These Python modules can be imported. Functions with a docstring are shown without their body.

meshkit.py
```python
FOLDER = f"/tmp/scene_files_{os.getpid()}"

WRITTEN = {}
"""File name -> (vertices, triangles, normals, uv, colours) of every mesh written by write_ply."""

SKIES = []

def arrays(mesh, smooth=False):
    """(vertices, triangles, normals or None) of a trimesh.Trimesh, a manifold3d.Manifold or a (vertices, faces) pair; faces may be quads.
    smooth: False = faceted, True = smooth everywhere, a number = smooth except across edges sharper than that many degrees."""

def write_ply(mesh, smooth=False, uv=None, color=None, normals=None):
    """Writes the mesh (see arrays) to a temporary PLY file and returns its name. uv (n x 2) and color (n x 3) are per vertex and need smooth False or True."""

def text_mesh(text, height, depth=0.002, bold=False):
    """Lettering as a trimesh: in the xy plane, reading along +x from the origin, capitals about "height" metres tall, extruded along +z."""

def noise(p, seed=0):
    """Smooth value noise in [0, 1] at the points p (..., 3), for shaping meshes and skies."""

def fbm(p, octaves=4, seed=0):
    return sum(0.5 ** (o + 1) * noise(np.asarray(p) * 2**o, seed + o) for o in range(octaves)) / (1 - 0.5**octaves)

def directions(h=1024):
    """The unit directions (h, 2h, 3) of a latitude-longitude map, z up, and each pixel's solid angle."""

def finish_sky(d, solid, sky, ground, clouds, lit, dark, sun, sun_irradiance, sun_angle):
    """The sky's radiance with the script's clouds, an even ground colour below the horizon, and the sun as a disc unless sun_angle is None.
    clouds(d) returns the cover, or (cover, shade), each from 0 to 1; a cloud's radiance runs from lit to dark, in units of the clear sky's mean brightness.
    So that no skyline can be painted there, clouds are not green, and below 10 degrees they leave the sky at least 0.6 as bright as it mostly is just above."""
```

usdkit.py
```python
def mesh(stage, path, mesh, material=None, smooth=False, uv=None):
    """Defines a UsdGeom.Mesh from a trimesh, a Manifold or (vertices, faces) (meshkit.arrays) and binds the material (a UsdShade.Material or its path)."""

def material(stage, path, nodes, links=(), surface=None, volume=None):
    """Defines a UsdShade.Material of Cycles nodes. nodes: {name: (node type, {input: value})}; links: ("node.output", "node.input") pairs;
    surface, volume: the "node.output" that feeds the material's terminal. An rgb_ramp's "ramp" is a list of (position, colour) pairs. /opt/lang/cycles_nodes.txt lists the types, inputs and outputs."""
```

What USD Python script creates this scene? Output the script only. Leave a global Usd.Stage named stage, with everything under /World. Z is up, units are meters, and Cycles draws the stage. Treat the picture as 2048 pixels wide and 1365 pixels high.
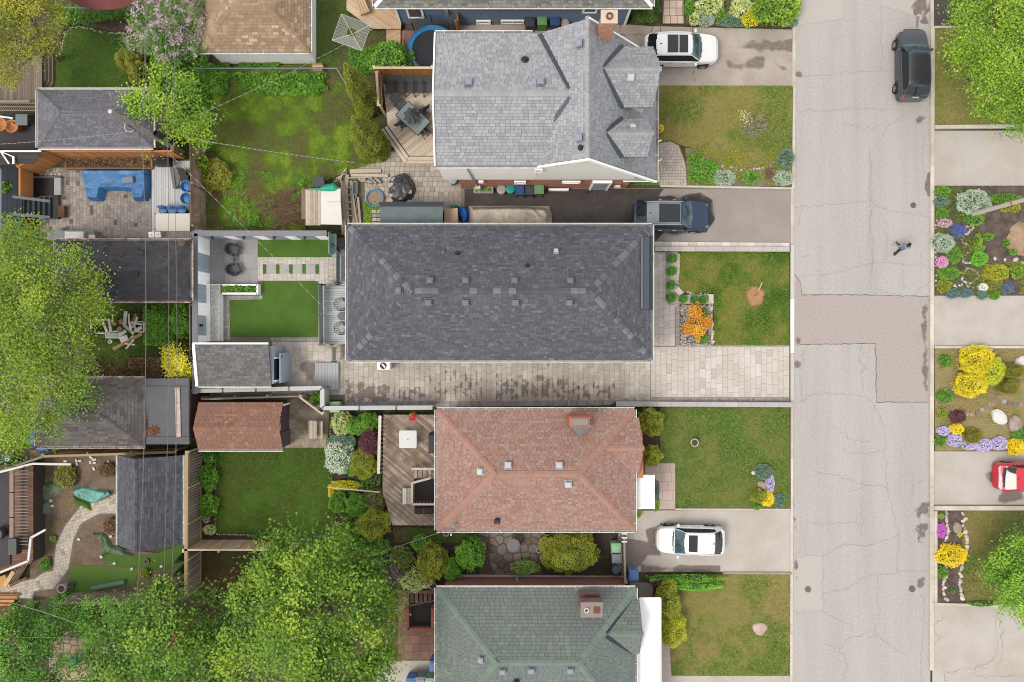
import math,numpy as np,trimesh,usdkit,meshkit
import shapely.geometry as sg
from shapely import affinity
from shapely.ops import unary_union,voronoi_diagram
from scipy import ndimage
from pxr import Usd,UsdGeom,UsdLux,UsdShade,Sdf,Gf,Vt

# ---------------------------------------------------------------- camera, sky, sun, exposure
stage=Usd.Stage.CreateInMemory()
UsdGeom.SetStageUpAxis(stage,'Z');UsdGeom.SetStageMetersPerUnit(stage,1.0)
UsdGeom.Xform.Define(stage,'/World');UsdGeom.Scope.Define(stage,'/World/Looks')
CAM_Z,PPM=46.0,31.0  # the drone hovers 46 m up; 31 photo pixels (of 2048) to the metre on the ground
cam=UsdGeom.Camera.Define(stage,'/World/camera')
cam.AddTranslateOp().Set((0,0,CAM_Z))
cam.CreateHorizontalApertureAttr(36.0);cam.CreateVerticalApertureAttr(24.0)
cam.CreateFocalLengthAttr(36.0*CAM_Z/(2048/PPM))
cam.CreateClippingRangeAttr((0.5,5000.0))
cam.CreateExposureAttr(EXPOSURE:=1.5)
SUN_EL,SUN_DIR=math.radians(56),np.array([-0.86,-0.5])
SUN_DIR=SUN_DIR/np.linalg.norm(SUN_DIR)
sun_vec=np.array([*(SUN_DIR*math.cos(SUN_EL)),math.sin(SUN_EL)])
dome=UsdLux.DomeLight.Define(stage,'/World/sky')
dome.GetPrim().SetCustomDataByKey('kind','structure')
usdkit.material(stage,'/World/Looks/sky_air',{
    'co':('texture_coordinate',{}),
    'sky':('sky_texture',{'sky_type':'single_scattering','sun_disc':False,'sun_elevation':SUN_EL,
                            'sun_rotation':math.atan2(SUN_DIR[0],SUN_DIR[1])}),
    'n':('noise_texture',{'scale':2.2,'detail':5.0,'roughness':0.6}),
    'r':('rgb_ramp',{'ramp':[(0.0,(4.5,4.5,4.45)),(0.5,(5.7,5.62,5.45)),(1.0,(6.7,6.55,6.25))]}),
    'm':('mix',{'fac':0.8}),
    'b':('background_shader',{'strength':0.1})},
    [('co.generated','n.vector'),('n.fac','r.fac'),('sky.color','m.color1'),('r.color','m.color2'),('m.color','b.color')],surface='b.background')
UsdShade.MaterialBindingAPI.Apply(dome.GetPrim()).Bind(UsdShade.Material.Get(stage,'/World/Looks/sky_air'))
sun=UsdLux.DistantLight.Define(stage,'/World/sun')
sun.CreateIntensityAttr(0.3);sun.CreateNormalizeAttr(True);sun.CreateAngleAttr(24.0);sun.CreateColorAttr((1.0,0.95,0.86))
sun.AddTransformOp().Set(Gf.Matrix4d(Gf.Rotation(Gf.Vec3d(0,0,1),Gf.Vec3d(*map(float,sun_vec))),Gf.Vec3d(0,0,60)))

# ---------------------------------------------------------------- helpers
RNG=np.random.default_rng(11)
def P(px,py,h=0.0):
    """The world point at height h that the photograph shows at pixel (px, py)."""
    k=(CAM_Z-h)/CAM_Z/PPM
    return np.array([(px-1024)*k,(682.5-py)*k,h])
def PL(pts,h=0.0):return np.array([P(x,y,h)for x,y in pts])
def lin(hexs):
    v=np.array([int(hexs[i:i+2],16)for i in(0,2,4)])/255.0
    return np.where(v<=0.04045,v/12.92,((v+0.055)/1.055)**2.4)
def C(c):
    """Albedo: a hex colour as it looks in the bright photograph, brought down to a surface colour."""
    return tuple(np.clip(lin(c)*0.5,0,0.82))if isinstance(c,str)else tuple(c)

USED,BASE={},{}
def numbered(parent,name):
    k=(parent,name);n=USED.get(k,0);USED[k]=n+1
    return f'{parent}/{name}' if n==0 else f'{parent}/{name}_{n:03d}'
def tag(path,label=None,cat=None,group=None,kind=None):
    p=stage.GetPrimAtPath(path)
    for k,v in(('label',label),('category',cat),('group',group),('kind',kind)):
        if v:p.SetCustomDataByKey(k,v)
    return path
def thing(name,label,cat,loc=(0,0,0),rz=0.0,group=None,local=False):
    """An Xform at the thing's base. local=False: its meshes are given in world coordinates."""
    path=numbered('/World',name);x=UsdGeom.Xform.Define(stage,path)
    x.AddTranslateOp().Set(Gf.Vec3d(*map(float,loc)))
    if rz:x.AddRotateZOp().Set(math.degrees(rz))
    BASE[path]=np.zeros(3)if local else np.asarray(loc,float)
    return tag(path,label,cat,group)
def dup(src,loc,rz=0.0,label=None,group=None,name=None):
    was=stage.GetPrimAtPath(src).GetCustomData()
    path=numbered('/World',name or src.rsplit('/',1)[1]);x=UsdGeom.Xform.Define(stage,path)
    x.GetPrim().GetReferences().AddInternalReference(src);x.GetPrim().SetInstanceable(True)
    UsdGeom.Xformable(x).ClearXformOpOrder()
    x=UsdGeom.Xformable(x.GetPrim())
    ops=[UsdGeom.XformOp(x.GetPrim().CreateAttribute('xformOp:translate',Sdf.ValueTypeNames.Double3))]
    ops[0].Set(Gf.Vec3d(*map(float,loc)))
    r=x.GetPrim().CreateAttribute('xformOp:rotateZ',Sdf.ValueTypeNames.Float);r.Set(float(math.degrees(rz)))
    x.SetXformOpOrder([ops[0],UsdGeom.XformOp(r)])
    return tag(path,label or was['label'],was['category'],group or was.get('group'))

class MB:
    """Collects faces; build() makes them one mesh of the scene."""
    def __init__(s):s.v,s.f,s.t,s.n=[],[],[],0
    def add(s,v,f,tone=0.5):
        v=np.asarray(v,float);f=np.asarray(f,int)
        if f.shape[1]==4:f=np.vstack([f[:,[0,1,2]],f[:,[0,2,3]]])
        s.v.append(v);s.f.append(f+s.n);s.n+=len(v)
        s.t.append(np.broadcast_to(np.asarray(tone,float),(len(v),)));return s
    def mesh(s,m,tone=0.5,T=None):
        v=np.asarray(m.vertices,float)
        if T is not None:v=v@np.asarray(T)[:3,:3].T+np.asarray(T)[:3,3]
        return s.add(v,m.faces,tone)
    BOXF=np.array([[0,3,2,1],[4,5,6,7],[0,1,5,4],[1,2,6,5],[2,3,7,6],[3,0,4,7]])
    def box(s,c,size,rz=0.0,tone=0.5,taper=1.0,R=None):
        x,y,z=np.asarray(size)/2
        v=np.array([[-x,-y,-z],[x,-y,-z],[x,y,-z],[-x,y,-z],[-x*taper,-y*taper,z],[x*taper,-y*taper,z],[x*taper,y*taper,z],[-x*taper,y*taper,z]])
        if R is None:
            ca,sa=math.cos(rz),math.sin(rz);R=np.array([[ca,-sa,0],[sa,ca,0],[0,0,1]])
        return s.add(v@np.asarray(R).T+np.asarray(c,float),s.BOXF,tone)
    def bar(s,p,q,w,h,tone=0.5):
        p,q=np.asarray(p,float),np.asarray(q,float);d=q-p;L=np.linalg.norm(d);d=d/L
        up=np.array([0,0,1.0])if abs(d[2])<0.95 else np.array([1.0,0,0])
        b=np.cross(up,d);b/=np.linalg.norm(b);u=np.cross(d,b)
        return s.box((p+q)/2,(L,w,h),tone=tone,R=np.stack([d,b,u],1))
    def tube(s,p,q,r0,r1=None,n=8,tone=0.5,cap=True):
        p,q=np.asarray(p,float),np.asarray(q,float);r1=r0 if r1 is None else r1
        d=(q-p)/np.linalg.norm(q-p);a=np.cross(d,[0,0,1]if abs(d[2])<.9 else[1,0,0]);a/=np.linalg.norm(a);b=np.cross(d,a)
        th=np.arange(n)*2*np.pi/n;ring=np.cos(th)[:,None]*a+np.sin(th)[:,None]*b
        v=np.vstack([p+ring*r0,q+ring*r1]+([p,q]if cap else[]));i=np.arange(n);j=(i+1)%n
        f=np.vstack([np.stack([i,j,j+n],1),np.stack([i,j+n,i+n],1)])
        if cap:f=np.vstack([f,np.stack([j,i,i*0+2*n],1),np.stack([i+n,j+n,i*0+2*n+1],1)])
        return s.add(v,f,tone)
    def path(s,pts,r,n=5,tone=0.5):
        for a,b in zip(pts[:-1],pts[1:]):s.tube(a,b,r,n=n,tone=tone,cap=False)
        return s
    def lathe(s,prof,c=(0,0,0),n=20,tone=0.5,T=None):
        prof=np.asarray(prof,float);th=np.arange(n)*2*np.pi/n;k=len(prof)
        v=np.stack([prof[:,None,0]*np.cos(th),prof[:,None,0]*np.sin(th),np.repeat(prof[:,None,1],n,1)],-1).reshape(-1,3)
        i,j=np.meshgrid(np.arange(k-1),np.arange(n),indexing='ij');j2=(j+1)%n
        f=np.stack([i*n+j,i*n+j2,(i+1)*n+j2,(i+1)*n+j],-1).reshape(-1,4)
        if T is not None:v=v@np.asarray(T)[:3,:3].T
        return s.add(v+np.asarray(c,float),f,tone)
    def prism(s,poly,z0,z1,tone=0.5):
        """A flat shape (shapely polygon or world xy points) with thickness."""
        g=poly if hasattr(poly,'exterior')else sg.Polygon(np.asarray(poly)[:,:2])
        if not g.is_valid:g=g.buffer(0)
        for q in getattr(g,'geoms',[g]):
            if q.area<1e-5:continue
            m=trimesh.creation.extrude_polygon(q,z1-z0,engine='earcut');m.apply_translation([0,0,z0]);s.mesh(m,tone)
        return s
    def slab(s,top,t,tone=0.5):
        """A convex plate of thickness t under the 3-D points 'top' (counter-clockwise from above)."""
        top=np.asarray(top,float);n=len(top);v=np.vstack([top,top-[0,0,t]]);i=np.arange(n);j=(i+1)%n;k=np.arange(1,n-1)
        f=np.vstack([np.stack([k*0,k,k+1],1),np.stack([k*0+n,k+n+1,k+n],1),np.stack([i,i+n,j+n],1),np.stack([i,j+n,j],1)])
        return s.add(v,f,tone)
    def build(s,name,mat,parent='/World',label=None,cat=None,group=None,kind=None,smooth=False):
        v,f,t=np.vstack(s.v),np.vstack(s.f),np.concatenate(s.t)
        top='/'+'/'.join(parent.split('/')[1:3]);v=v-BASE.get(top,0)
        path=numbered(parent,name);m=usdkit.mesh(stage,path,(v,f),mat,smooth=smooth)
        if smooth is False or smooth is True:
            UsdGeom.PrimvarsAPI(m).CreatePrimvar('tone',Sdf.ValueTypeNames.FloatArray,'vertex').Set(Vt.FloatArray.FromNumpy(t.astype(np.float32)))
        else:
            UsdGeom.PrimvarsAPI(m).CreatePrimvar('tone',Sdf.ValueTypeNames.FloatArray,'constant').Set(Vt.FloatArray([float(t.mean())]))
        return tag(path,label,cat,group,kind)
def one(name,mb,mat,label,cat,group=None,smooth=False):return mb.build(name,mat,'/World',label,cat,group,None,smooth)
def structure(name,mb,mat,smooth=False,label=None):return mb.build(name,mat,'/World',label,None,None,'structure',smooth)

LOOKS={}
def mat(name,base,rough=0.85,alpha=0.0,gain=1.0,var=0.12,scale=4.0,tv=0.35,var2=0.0,scale2=0.5,bump=0.0,bscale=30.0,metallic=0.0,spec=0.3,coat=0.0,leaf=0.0,tint2=None,glass=0.0,detail=4.0,stretch=None):
    """A procedural material. base: one colour, varied by the pieces' tone, or [(position, colour)] over it; noise of two sizes breaks it up."""
    if name in LOOKS:return LOOKS[name]
    N={'g':('geometry',{}),'a':('attribute',{'attribute':'tone'}),'n':('noise_texture',{'scale':scale,'detail':detail,'roughness':0.6}),
         'nr':('map_range',{'from_min':0.25,'from_max':0.75,'to_min':1-var,'to_max':1+var}),'p':('principled_bsdf',{'roughness':rough,'metallic':metallic,'specular_ior_level':spec,'coat_weight':coat})}
    L=[('g.position','n.vector'),('n.fac','nr.value')]
    if isinstance(base,list):
        N['b']=('rgb_ramp',{'ramp':[(p,tuple(min(.85,x*gain)for x in C(c)))for p,c in base]});L+=[('a.fac','b.fac')];src='b.color';mul='nr.result'
    else:
        N['c']=('color',{'value':C(base)});src='c.color'
        N['tr']=('map_range',{'from_min':0.0,'from_max':1.0,'to_min':1-tv,'to_max':1+tv});N['mm']=('math',{'math_type':'multiply'})
        L+=[('a.fac','tr.value'),('tr.result','mm.value1'),('nr.result','mm.value2')];mul='mm.value'
    if tint2 is not None or var2:
        N['n2']=('noise_texture',{'scale':scale2,'detail':5.0,'roughness':0.62});
        if stretch:N['mp']=('mapping',{'scale':stretch});L+=[('g.position','mp.vector'),('mp.vector','n2.vector')]
        else:L+=[('g.position','n2.vector')]
        if tint2 is not None:
            N['r2']=('map_range',{'from_min':0.38,'from_max':0.64,'to_min':0.0,'to_max':1.0});N['x2']=('mix',{'color2':C(tint2)})
            L+=[('n2.fac','r2.value'),('r2.result','x2.fac'),(src,'x2.color1')];src='x2.color'
        if var2:
            N['v2']=('map_range',{'from_min':0.3,'from_max':0.7,'to_min':1-var2,'to_max':1+var2});N['mv']=('math',{'math_type':'multiply'})
            L+=[('n2.fac','v2.value'),('v2.result','mv.value1'),(mul,'mv.value2')];mul='mv.value'
    N['sc']=('vector_math',{'math_type':'scale'});L+=[(src,'sc.vector1'),(mul,'sc.scale'),('sc.vector','p.base_color')]
    if bump:
        N['bn']=('noise_texture',{'scale':bscale,'detail':3.0});N['bu']=('bump',{'strength':0.6,'distance':bump});L+=[('g.position','bn.vector'),('bn.fac','bu.height'),('bu.normal','p.normal')]
    if alpha:
        N['am']=('math',{'math_type':'multiply','value2':alpha});N['tp']=('transparent_bsdf',{});N['ax']=('mix_closure',{});L+=[('a.fac','am.value1'),('am.value','ax.fac'),('tp.BSDF','ax.closure1'),('p.BSDF','ax.closure2')]
    out='ax.closure' if alpha else 'p.BSDF'
    if leaf:
        N['t']=('translucent_bsdf',{});N['lm']=('mix_closure',{'fac':leaf});L+=[('sc.vector','t.color'),('p.BSDF','lm.closure1'),('t.BSDF','lm.closure2')];out='lm.closure'
    if glass:
        N['tr_']=('transparent_bsdf',{'color':C(base)if not isinstance(base,list)else(1,1,1)});N['gl']=('glossy_bsdf',{'roughness':0.03});N['fr']=('fresnel',{'IOR':1.5});N['m1']=('mix_closure',{});N['m2']=('mix_closure',{'fac':glass})
        L+=[('fr.fac','m1.fac'),('tr_.BSDF','m1.closure1'),('gl.BSDF','m1.closure2'),('m1.closure','m2.closure1'),('p.BSDF','m2.closure2')];out='m2.closure'
    LOOKS[name]=usdkit.material(stage,'/World/Looks/'+name,N,L,surface=out)
    return LOOKS[name]

def clip_convex(poly,conv):
    """Sutherland-Hodgman: poly (n,2) clipped by the counter-clockwise convex conv."""
    out=list(map(tuple,poly))
    for a,b in zip(conv,np.roll(conv,-1,0)):
        if not out:break
        src,out=out,[];ex,ey=b-a
        side=[ex*(y-a[1])-ey*(x-a[0])for x,y in src]
        for i in range(len(src)):
            j=i-1
            if(side[i]>=0)!=(side[j]>=0):
                t=side[j]/(side[j]-side[i]);out.append((src[j][0]+t*(src[i][0]-src[j][0]),src[j][1]+t*(src[i][1]-src[j][1])))
            if side[i]>=0:out.append(src[i])
    return np.array(out)if len(out)>2 else None
def place_pieces(name,stuff_name,pieces,m,parent,limit=300,size=None):
    """pieces: MBs. The largest 'limit' become parts of their own, the rest one part."""
    order=np.argsort(-np.asarray(size),kind='stable')if size is not None else np.arange(len(pieces))
    for i in order[:limit]:pieces[i].build(name,m,parent)
    if len(order)>limit:
        r=MB()
        for i in order[limit:]:
            for v,f,t in zip(pieces[i].v,pieces[i].f,pieces[i].t):
                r.add(v,f-f.min(),t)
        r.build(stuff_name,m,parent,kind='stuff')
def plate(v2,z,t=0.05,tone=0.5):
    """A convex paving piece, its top at z."""
    v2=np.asarray(v2);return MB().slab(np.column_stack([v2,np.broadcast_to(z,(len(v2),))]),t,tone)
def paving(poly,w,lens,ang,z,m,parent,name='paver',stuff='small_pavers',gap=0.012,rng=None,limit=300,jitter=0.004,tones=None):
    """Rows of width w, cut to lens, over the polygon (world xy)."""
    rng=rng or np.random.default_rng(5);g=poly if hasattr(poly,'exterior')else sg.Polygon(np.asarray(poly)[:,:2])
    g=affinity.rotate(g.buffer(0),-math.degrees(ang),origin=(0,0));x0,y0,x1,y1=g.bounds;ca,sa=math.cos(ang),math.sin(ang);R=np.array([[ca,-sa],[sa,ca]])
    import shapely;shapely.prepare(g);out,sizes,row,y=[],[],0,y0
    while y<y1:
        x=x0-rng.random()*lens[0]
        while x<x1:
            l=lens[rng.integers(len(lens))]
            q=sg.box(x+gap/2,y+gap/2,x+l-gap/2,y+w-gap/2);x+=l
            if not g.intersects(q):continue
            for p in([q]if g.contains(q)else getattr(c:=g.intersection(q),'geoms',[c])):
                if p.geom_type!='Polygon' or p.area<0.002:continue
                v=np.array(p.convex_hull.exterior.coords)[:-1];v=v if p.exterior.is_ccw else v
                if sg.LinearRing(v).is_ccw is False:v=v[::-1]
                out.append(plate(v@R.T,z+rng.uniform(-jitter,jitter),0.05,rng.random()if tones is None else tones(rng)));sizes.append(p.area)
        y+=w;row+=1
    place_pieces(name,stuff,out,m,parent,limit,sizes)
def flagstones(poly,cell,z,m,parent,name='stone',gap=0.03,seed=3,tones=None):
    rng=np.random.default_rng(seed);g=sg.Polygon(np.asarray(poly)[:,:2]).buffer(0);x0,y0,x1,y1=g.bounds
    pts=[(x+rng.uniform(-.33,.33)*cell,y+rng.uniform(-.33,.33)*cell)for x in np.arange(x0,x1+cell,cell)for y in np.arange(y0,y1+cell,cell)]
    out,sz=[],[]
    for c in voronoi_diagram(sg.MultiPoint(pts)).geoms:
        p=c.intersection(g).buffer(-gap).buffer(0)
        if p.geom_type=='Polygon' and p.area>0.01:
            v=np.array(p.convex_hull.exterior.coords)[:-1];v=v if sg.LinearRing(v).is_ccw else v[::-1]
            out.append(plate(v,z+rng.uniform(-.006,.006),0.05,rng.random()));sz.append(p.area)
    place_pieces(name,'small_stones',out,m,parent,300,sz)
def stain_mesh(poly,thr,scale,z,seed=0,cell=0.05,edge=0.3,joint=None):
    """A ragged patch inside the polygon: the cells where noise passes the threshold (which rises towards the rim)."""
    g=sg.Polygon(np.asarray(poly)[:,:2]).buffer(0);x0,y0,x1,y1=g.bounds
    xs,ys=np.arange(x0,x1,cell),np.arange(y0,y1,cell);X,Y=np.meshgrid(xs,ys,indexing='ij')
    import shapely;inside=shapely.contains_xy(g,X,Y);d=ndimage.distance_transform_edt(np.pad(inside,1))[1:-1,1:-1]*cell
    n=meshkit.fbm(np.stack([X*scale,Y*scale,X*0+seed*7.3],-1),4,seed)
    if joint:q=np.abs((joint[0]-X)/joint[1]%1-.5);n=n+.16*np.exp(-((.5-q)*joint[1]/.05)**2)-.03
    A_=np.clip((n+0.25*np.clip(d/edge,0,1)-0.25-thr+.04)/.16,0,1);A_=np.pad(A_*inside,((0,1),(0,1)));on=A_[:-1,:-1]>.02;i,j=np.nonzero(on);mb=MB()
    if len(i):
        v=np.stack([np.stack([xs[i]+a*cell,ys[j]+b*cell,np.full(len(i),z)],-1)for a,b in((0,0),(1,0),(1,1),(0,1))],1).reshape(-1,3)
        mb.add(v,np.arange(len(v)).reshape(-1,4),np.stack([A_[i+a,j+b]for a,b in((0,0),(1,0),(1,1),(0,1))],1).ravel())
    return mb if len(i)else None
def ribbon(pts,w,z,seed=0,rough=0.06,tone=0.5,mb=None):
    """A cracked line: a thin flat strip along the points (world xy), jittered."""
    rng=np.random.default_rng(seed);pts=np.asarray(pts)[:,:2];out=[pts[0]]
    for a,b in zip(pts[:-1],pts[1:]):
        n=max(2,int(np.linalg.norm(b-a)/0.18))
        for k in range(1,n+1):out.append(a+(b-a)*k/n+(rng.normal(0,rough,2)if k<n else 0))
    out=np.array(out);d=np.gradient(out,axis=0);d/=np.linalg.norm(d,axis=1,keepdims=True)+1e-9;nrm=np.stack([-d[:,1],d[:,0]],1)
    ww=w*rng.uniform(0.4,1.2,len(out))[:,None]/2;v=np.vstack([np.column_stack([out+nrm*ww,np.full(len(out),z)]),np.column_stack([out-nrm*ww,np.full(len(out),z)])])
    n=len(out);i=np.arange(n-1);f=np.stack([i+n,i+1+n,i+1,i],1)
    return(mb or MB()).add(v,f,tone)
def drape(poly,hfun,m,name,parent='/World',wr=0.03,wscale=2.2,edge=0.25,cell=0.06,seed=0,z0=0.0,smooth=True,fold=1.0,**tagkw):
    """A cloth, tarpaulin or heap over the polygon (world xy): height hfun(x, y, distance to rim)."""
    g=sg.Polygon(np.asarray(poly)[:,:2]).buffer(0);x0,y0,x1,y1=g.bounds
    xs,ys=np.arange(x0-cell,x1+2*cell,cell),np.arange(y0-cell,y1+2*cell,cell);X,Y=np.meshgrid(xs,ys,indexing='ij')
    import shapely;ins=shapely.contains_xy(g,X,Y);d=ndimage.distance_transform_edt(ins)*cell
    q=np.stack([X*wscale,Y*wscale,X*0+seed*3.1],-1)
    ridge=1-np.abs(2*meshkit.fbm(q+1.5*meshkit.noise(q*0.7,seed)[...,None]*fold,3,seed)-1)
    e=np.clip(d/edge,0,1);e=e*e*(3-2*e)
    Z=z0+hfun(X,Y,d)*e+wr*(ridge-0.6)*3*np.clip(e*3,0,1)
    ok=ins[:-1,:-1]|ins[1:,:-1]|ins[1:,1:]|ins[:-1,1:];i,j=np.nonzero(ok);W=len(ys);ix=lambda a,b:a*W+b
    f=np.stack([ix(i,j),ix(i+1,j),ix(i+1,j+1),ix(i,j+1)],1);used,inv=np.unique(f,return_inverse=True)
    v=np.stack([X,Y,Z],-1).reshape(-1,3)[used]
    return MB().add(v,inv.reshape(f.shape),meshkit.fbm(v*1.3,3,seed)).build(name,m,parent,smooth=smooth,**tagkw)
def lump(c,r,seed,squash=0.6,rough=0.25,tone=0.5,sub=2):
    """A stone: a dented ball."""
    m=trimesh.creation.icosphere(sub);v=np.array(m.vertices);v=v*(1+rough*(meshkit.fbm(v*1.4+seed*5.1,3,seed)[:,None]*2-1))
    a=seed*2.4;R=np.array([[math.cos(a),-math.sin(a),0],[math.sin(a),math.cos(a),0],[0,0,1]])
    return MB().add((v*np.asarray([r*1.15,r*0.85,r*squash]))@R.T+np.asarray(c),m.faces,tone)
# ---------------------------------------------------------------- ground, road, drives, lawns
M_soil=mat('soil','6b5a4a',var=0.3,scale=6,tint2='4d4236',scale2=1.2,bump=0.02,bscale=20)
M_rough=mat('rough_ground','4a5a28',var=0.35,scale=5,tint2='5c4a3a',scale2=0.6,bump=0.02)
M_road=mat('old_asphalt','c6c0ba',var=0.14,scale=7,tint2='b7b1ac',scale2=0.5,var2=.05,stretch=(1.6,.12,1),rough=0.9,bump=0.004,bscale=60,detail=8)
M_patch=mat('patch_asphalt','b8aca5',var=0.14,scale=7,tint2='b8aea8',scale2=0.4,rough=0.9,bump=0.004,bscale=60,detail=8)
M_crack=mat('crack','a39b95',var=0.3,scale=3,rough=1.0)
M_crackd=mat('dark_seam','756c67',var=0.3,scale=3,rough=1.0)
M_wet=mat('wet_asphalt','8a7b72',var=0.2,scale=6,rough=0.55,spec=0.3,alpha=.85,tv=0)
M_kerb=mat('kerb_concrete','e4d8c9',var=0.1,scale=5,tv=0.08,tint2='cfc3b5',scale2=0.8)
M_conc=mat('drive_concrete','cdc5bd',var=0.12,scale=12,tint2='c2b6aa',scale2=0.35,bump=0.004,bscale=50,detail=8)
M_gravel=mat('worn_drive','beb2a6',var=0.2,scale=22,tint2='afa194',scale2=0.7,bump=0.008,bscale=50,detail=8)
M_taup=mat('taupe_asphalt','9f968f',var=0.12,scale=9,tint2='aaa19a',scale2=0.4,bump=0.004,bscale=60,detail=8)
M_black=mat('dark_asphalt','463d3a',var=0.14,scale=9,tint2='4f4643',scale2=0.7,rough=0.55,spec=0.3,detail=8)
M_blackw=mat('blackish_asphalt','433a37',var=0.2,scale=4,tint2='524844',scale2=0.9,rough=0.5,spec=0.3,detail=8)
M_mulch=mat('mulch','75655b',var=0.6,scale=26,tint2='52463f',scale2=2.0,bump=0.03,bscale=40,detail=8)
M_straw=mat('straw_mulch','c0a186',var=0.35,scale=22,tint2='a88a6c',scale2=2.0,bump=0.03,bscale=40,detail=8)
M_stone_w=mat('pale_stone','dccdc0',var=0.15,scale=6,tv=0.25)
def pg(pts):return sg.Polygon(PL(pts)[:,:2])
g=MB();g.add([(-700,-700,-.06),(700,-700,-.06),(700,700,-.06),(-700,700,-.06)],[[0,1,2,3]]);structure('ground',g,M_rough)
FLATS=[0]
def flat(name,pts,z,m,t=0.3):
    FLATS[0]+=1;z+=0.00012*FLATS[0];return structure(name,MB().prism(pg(pts),z-t-.0003*FLATS[0],z),m)
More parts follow.
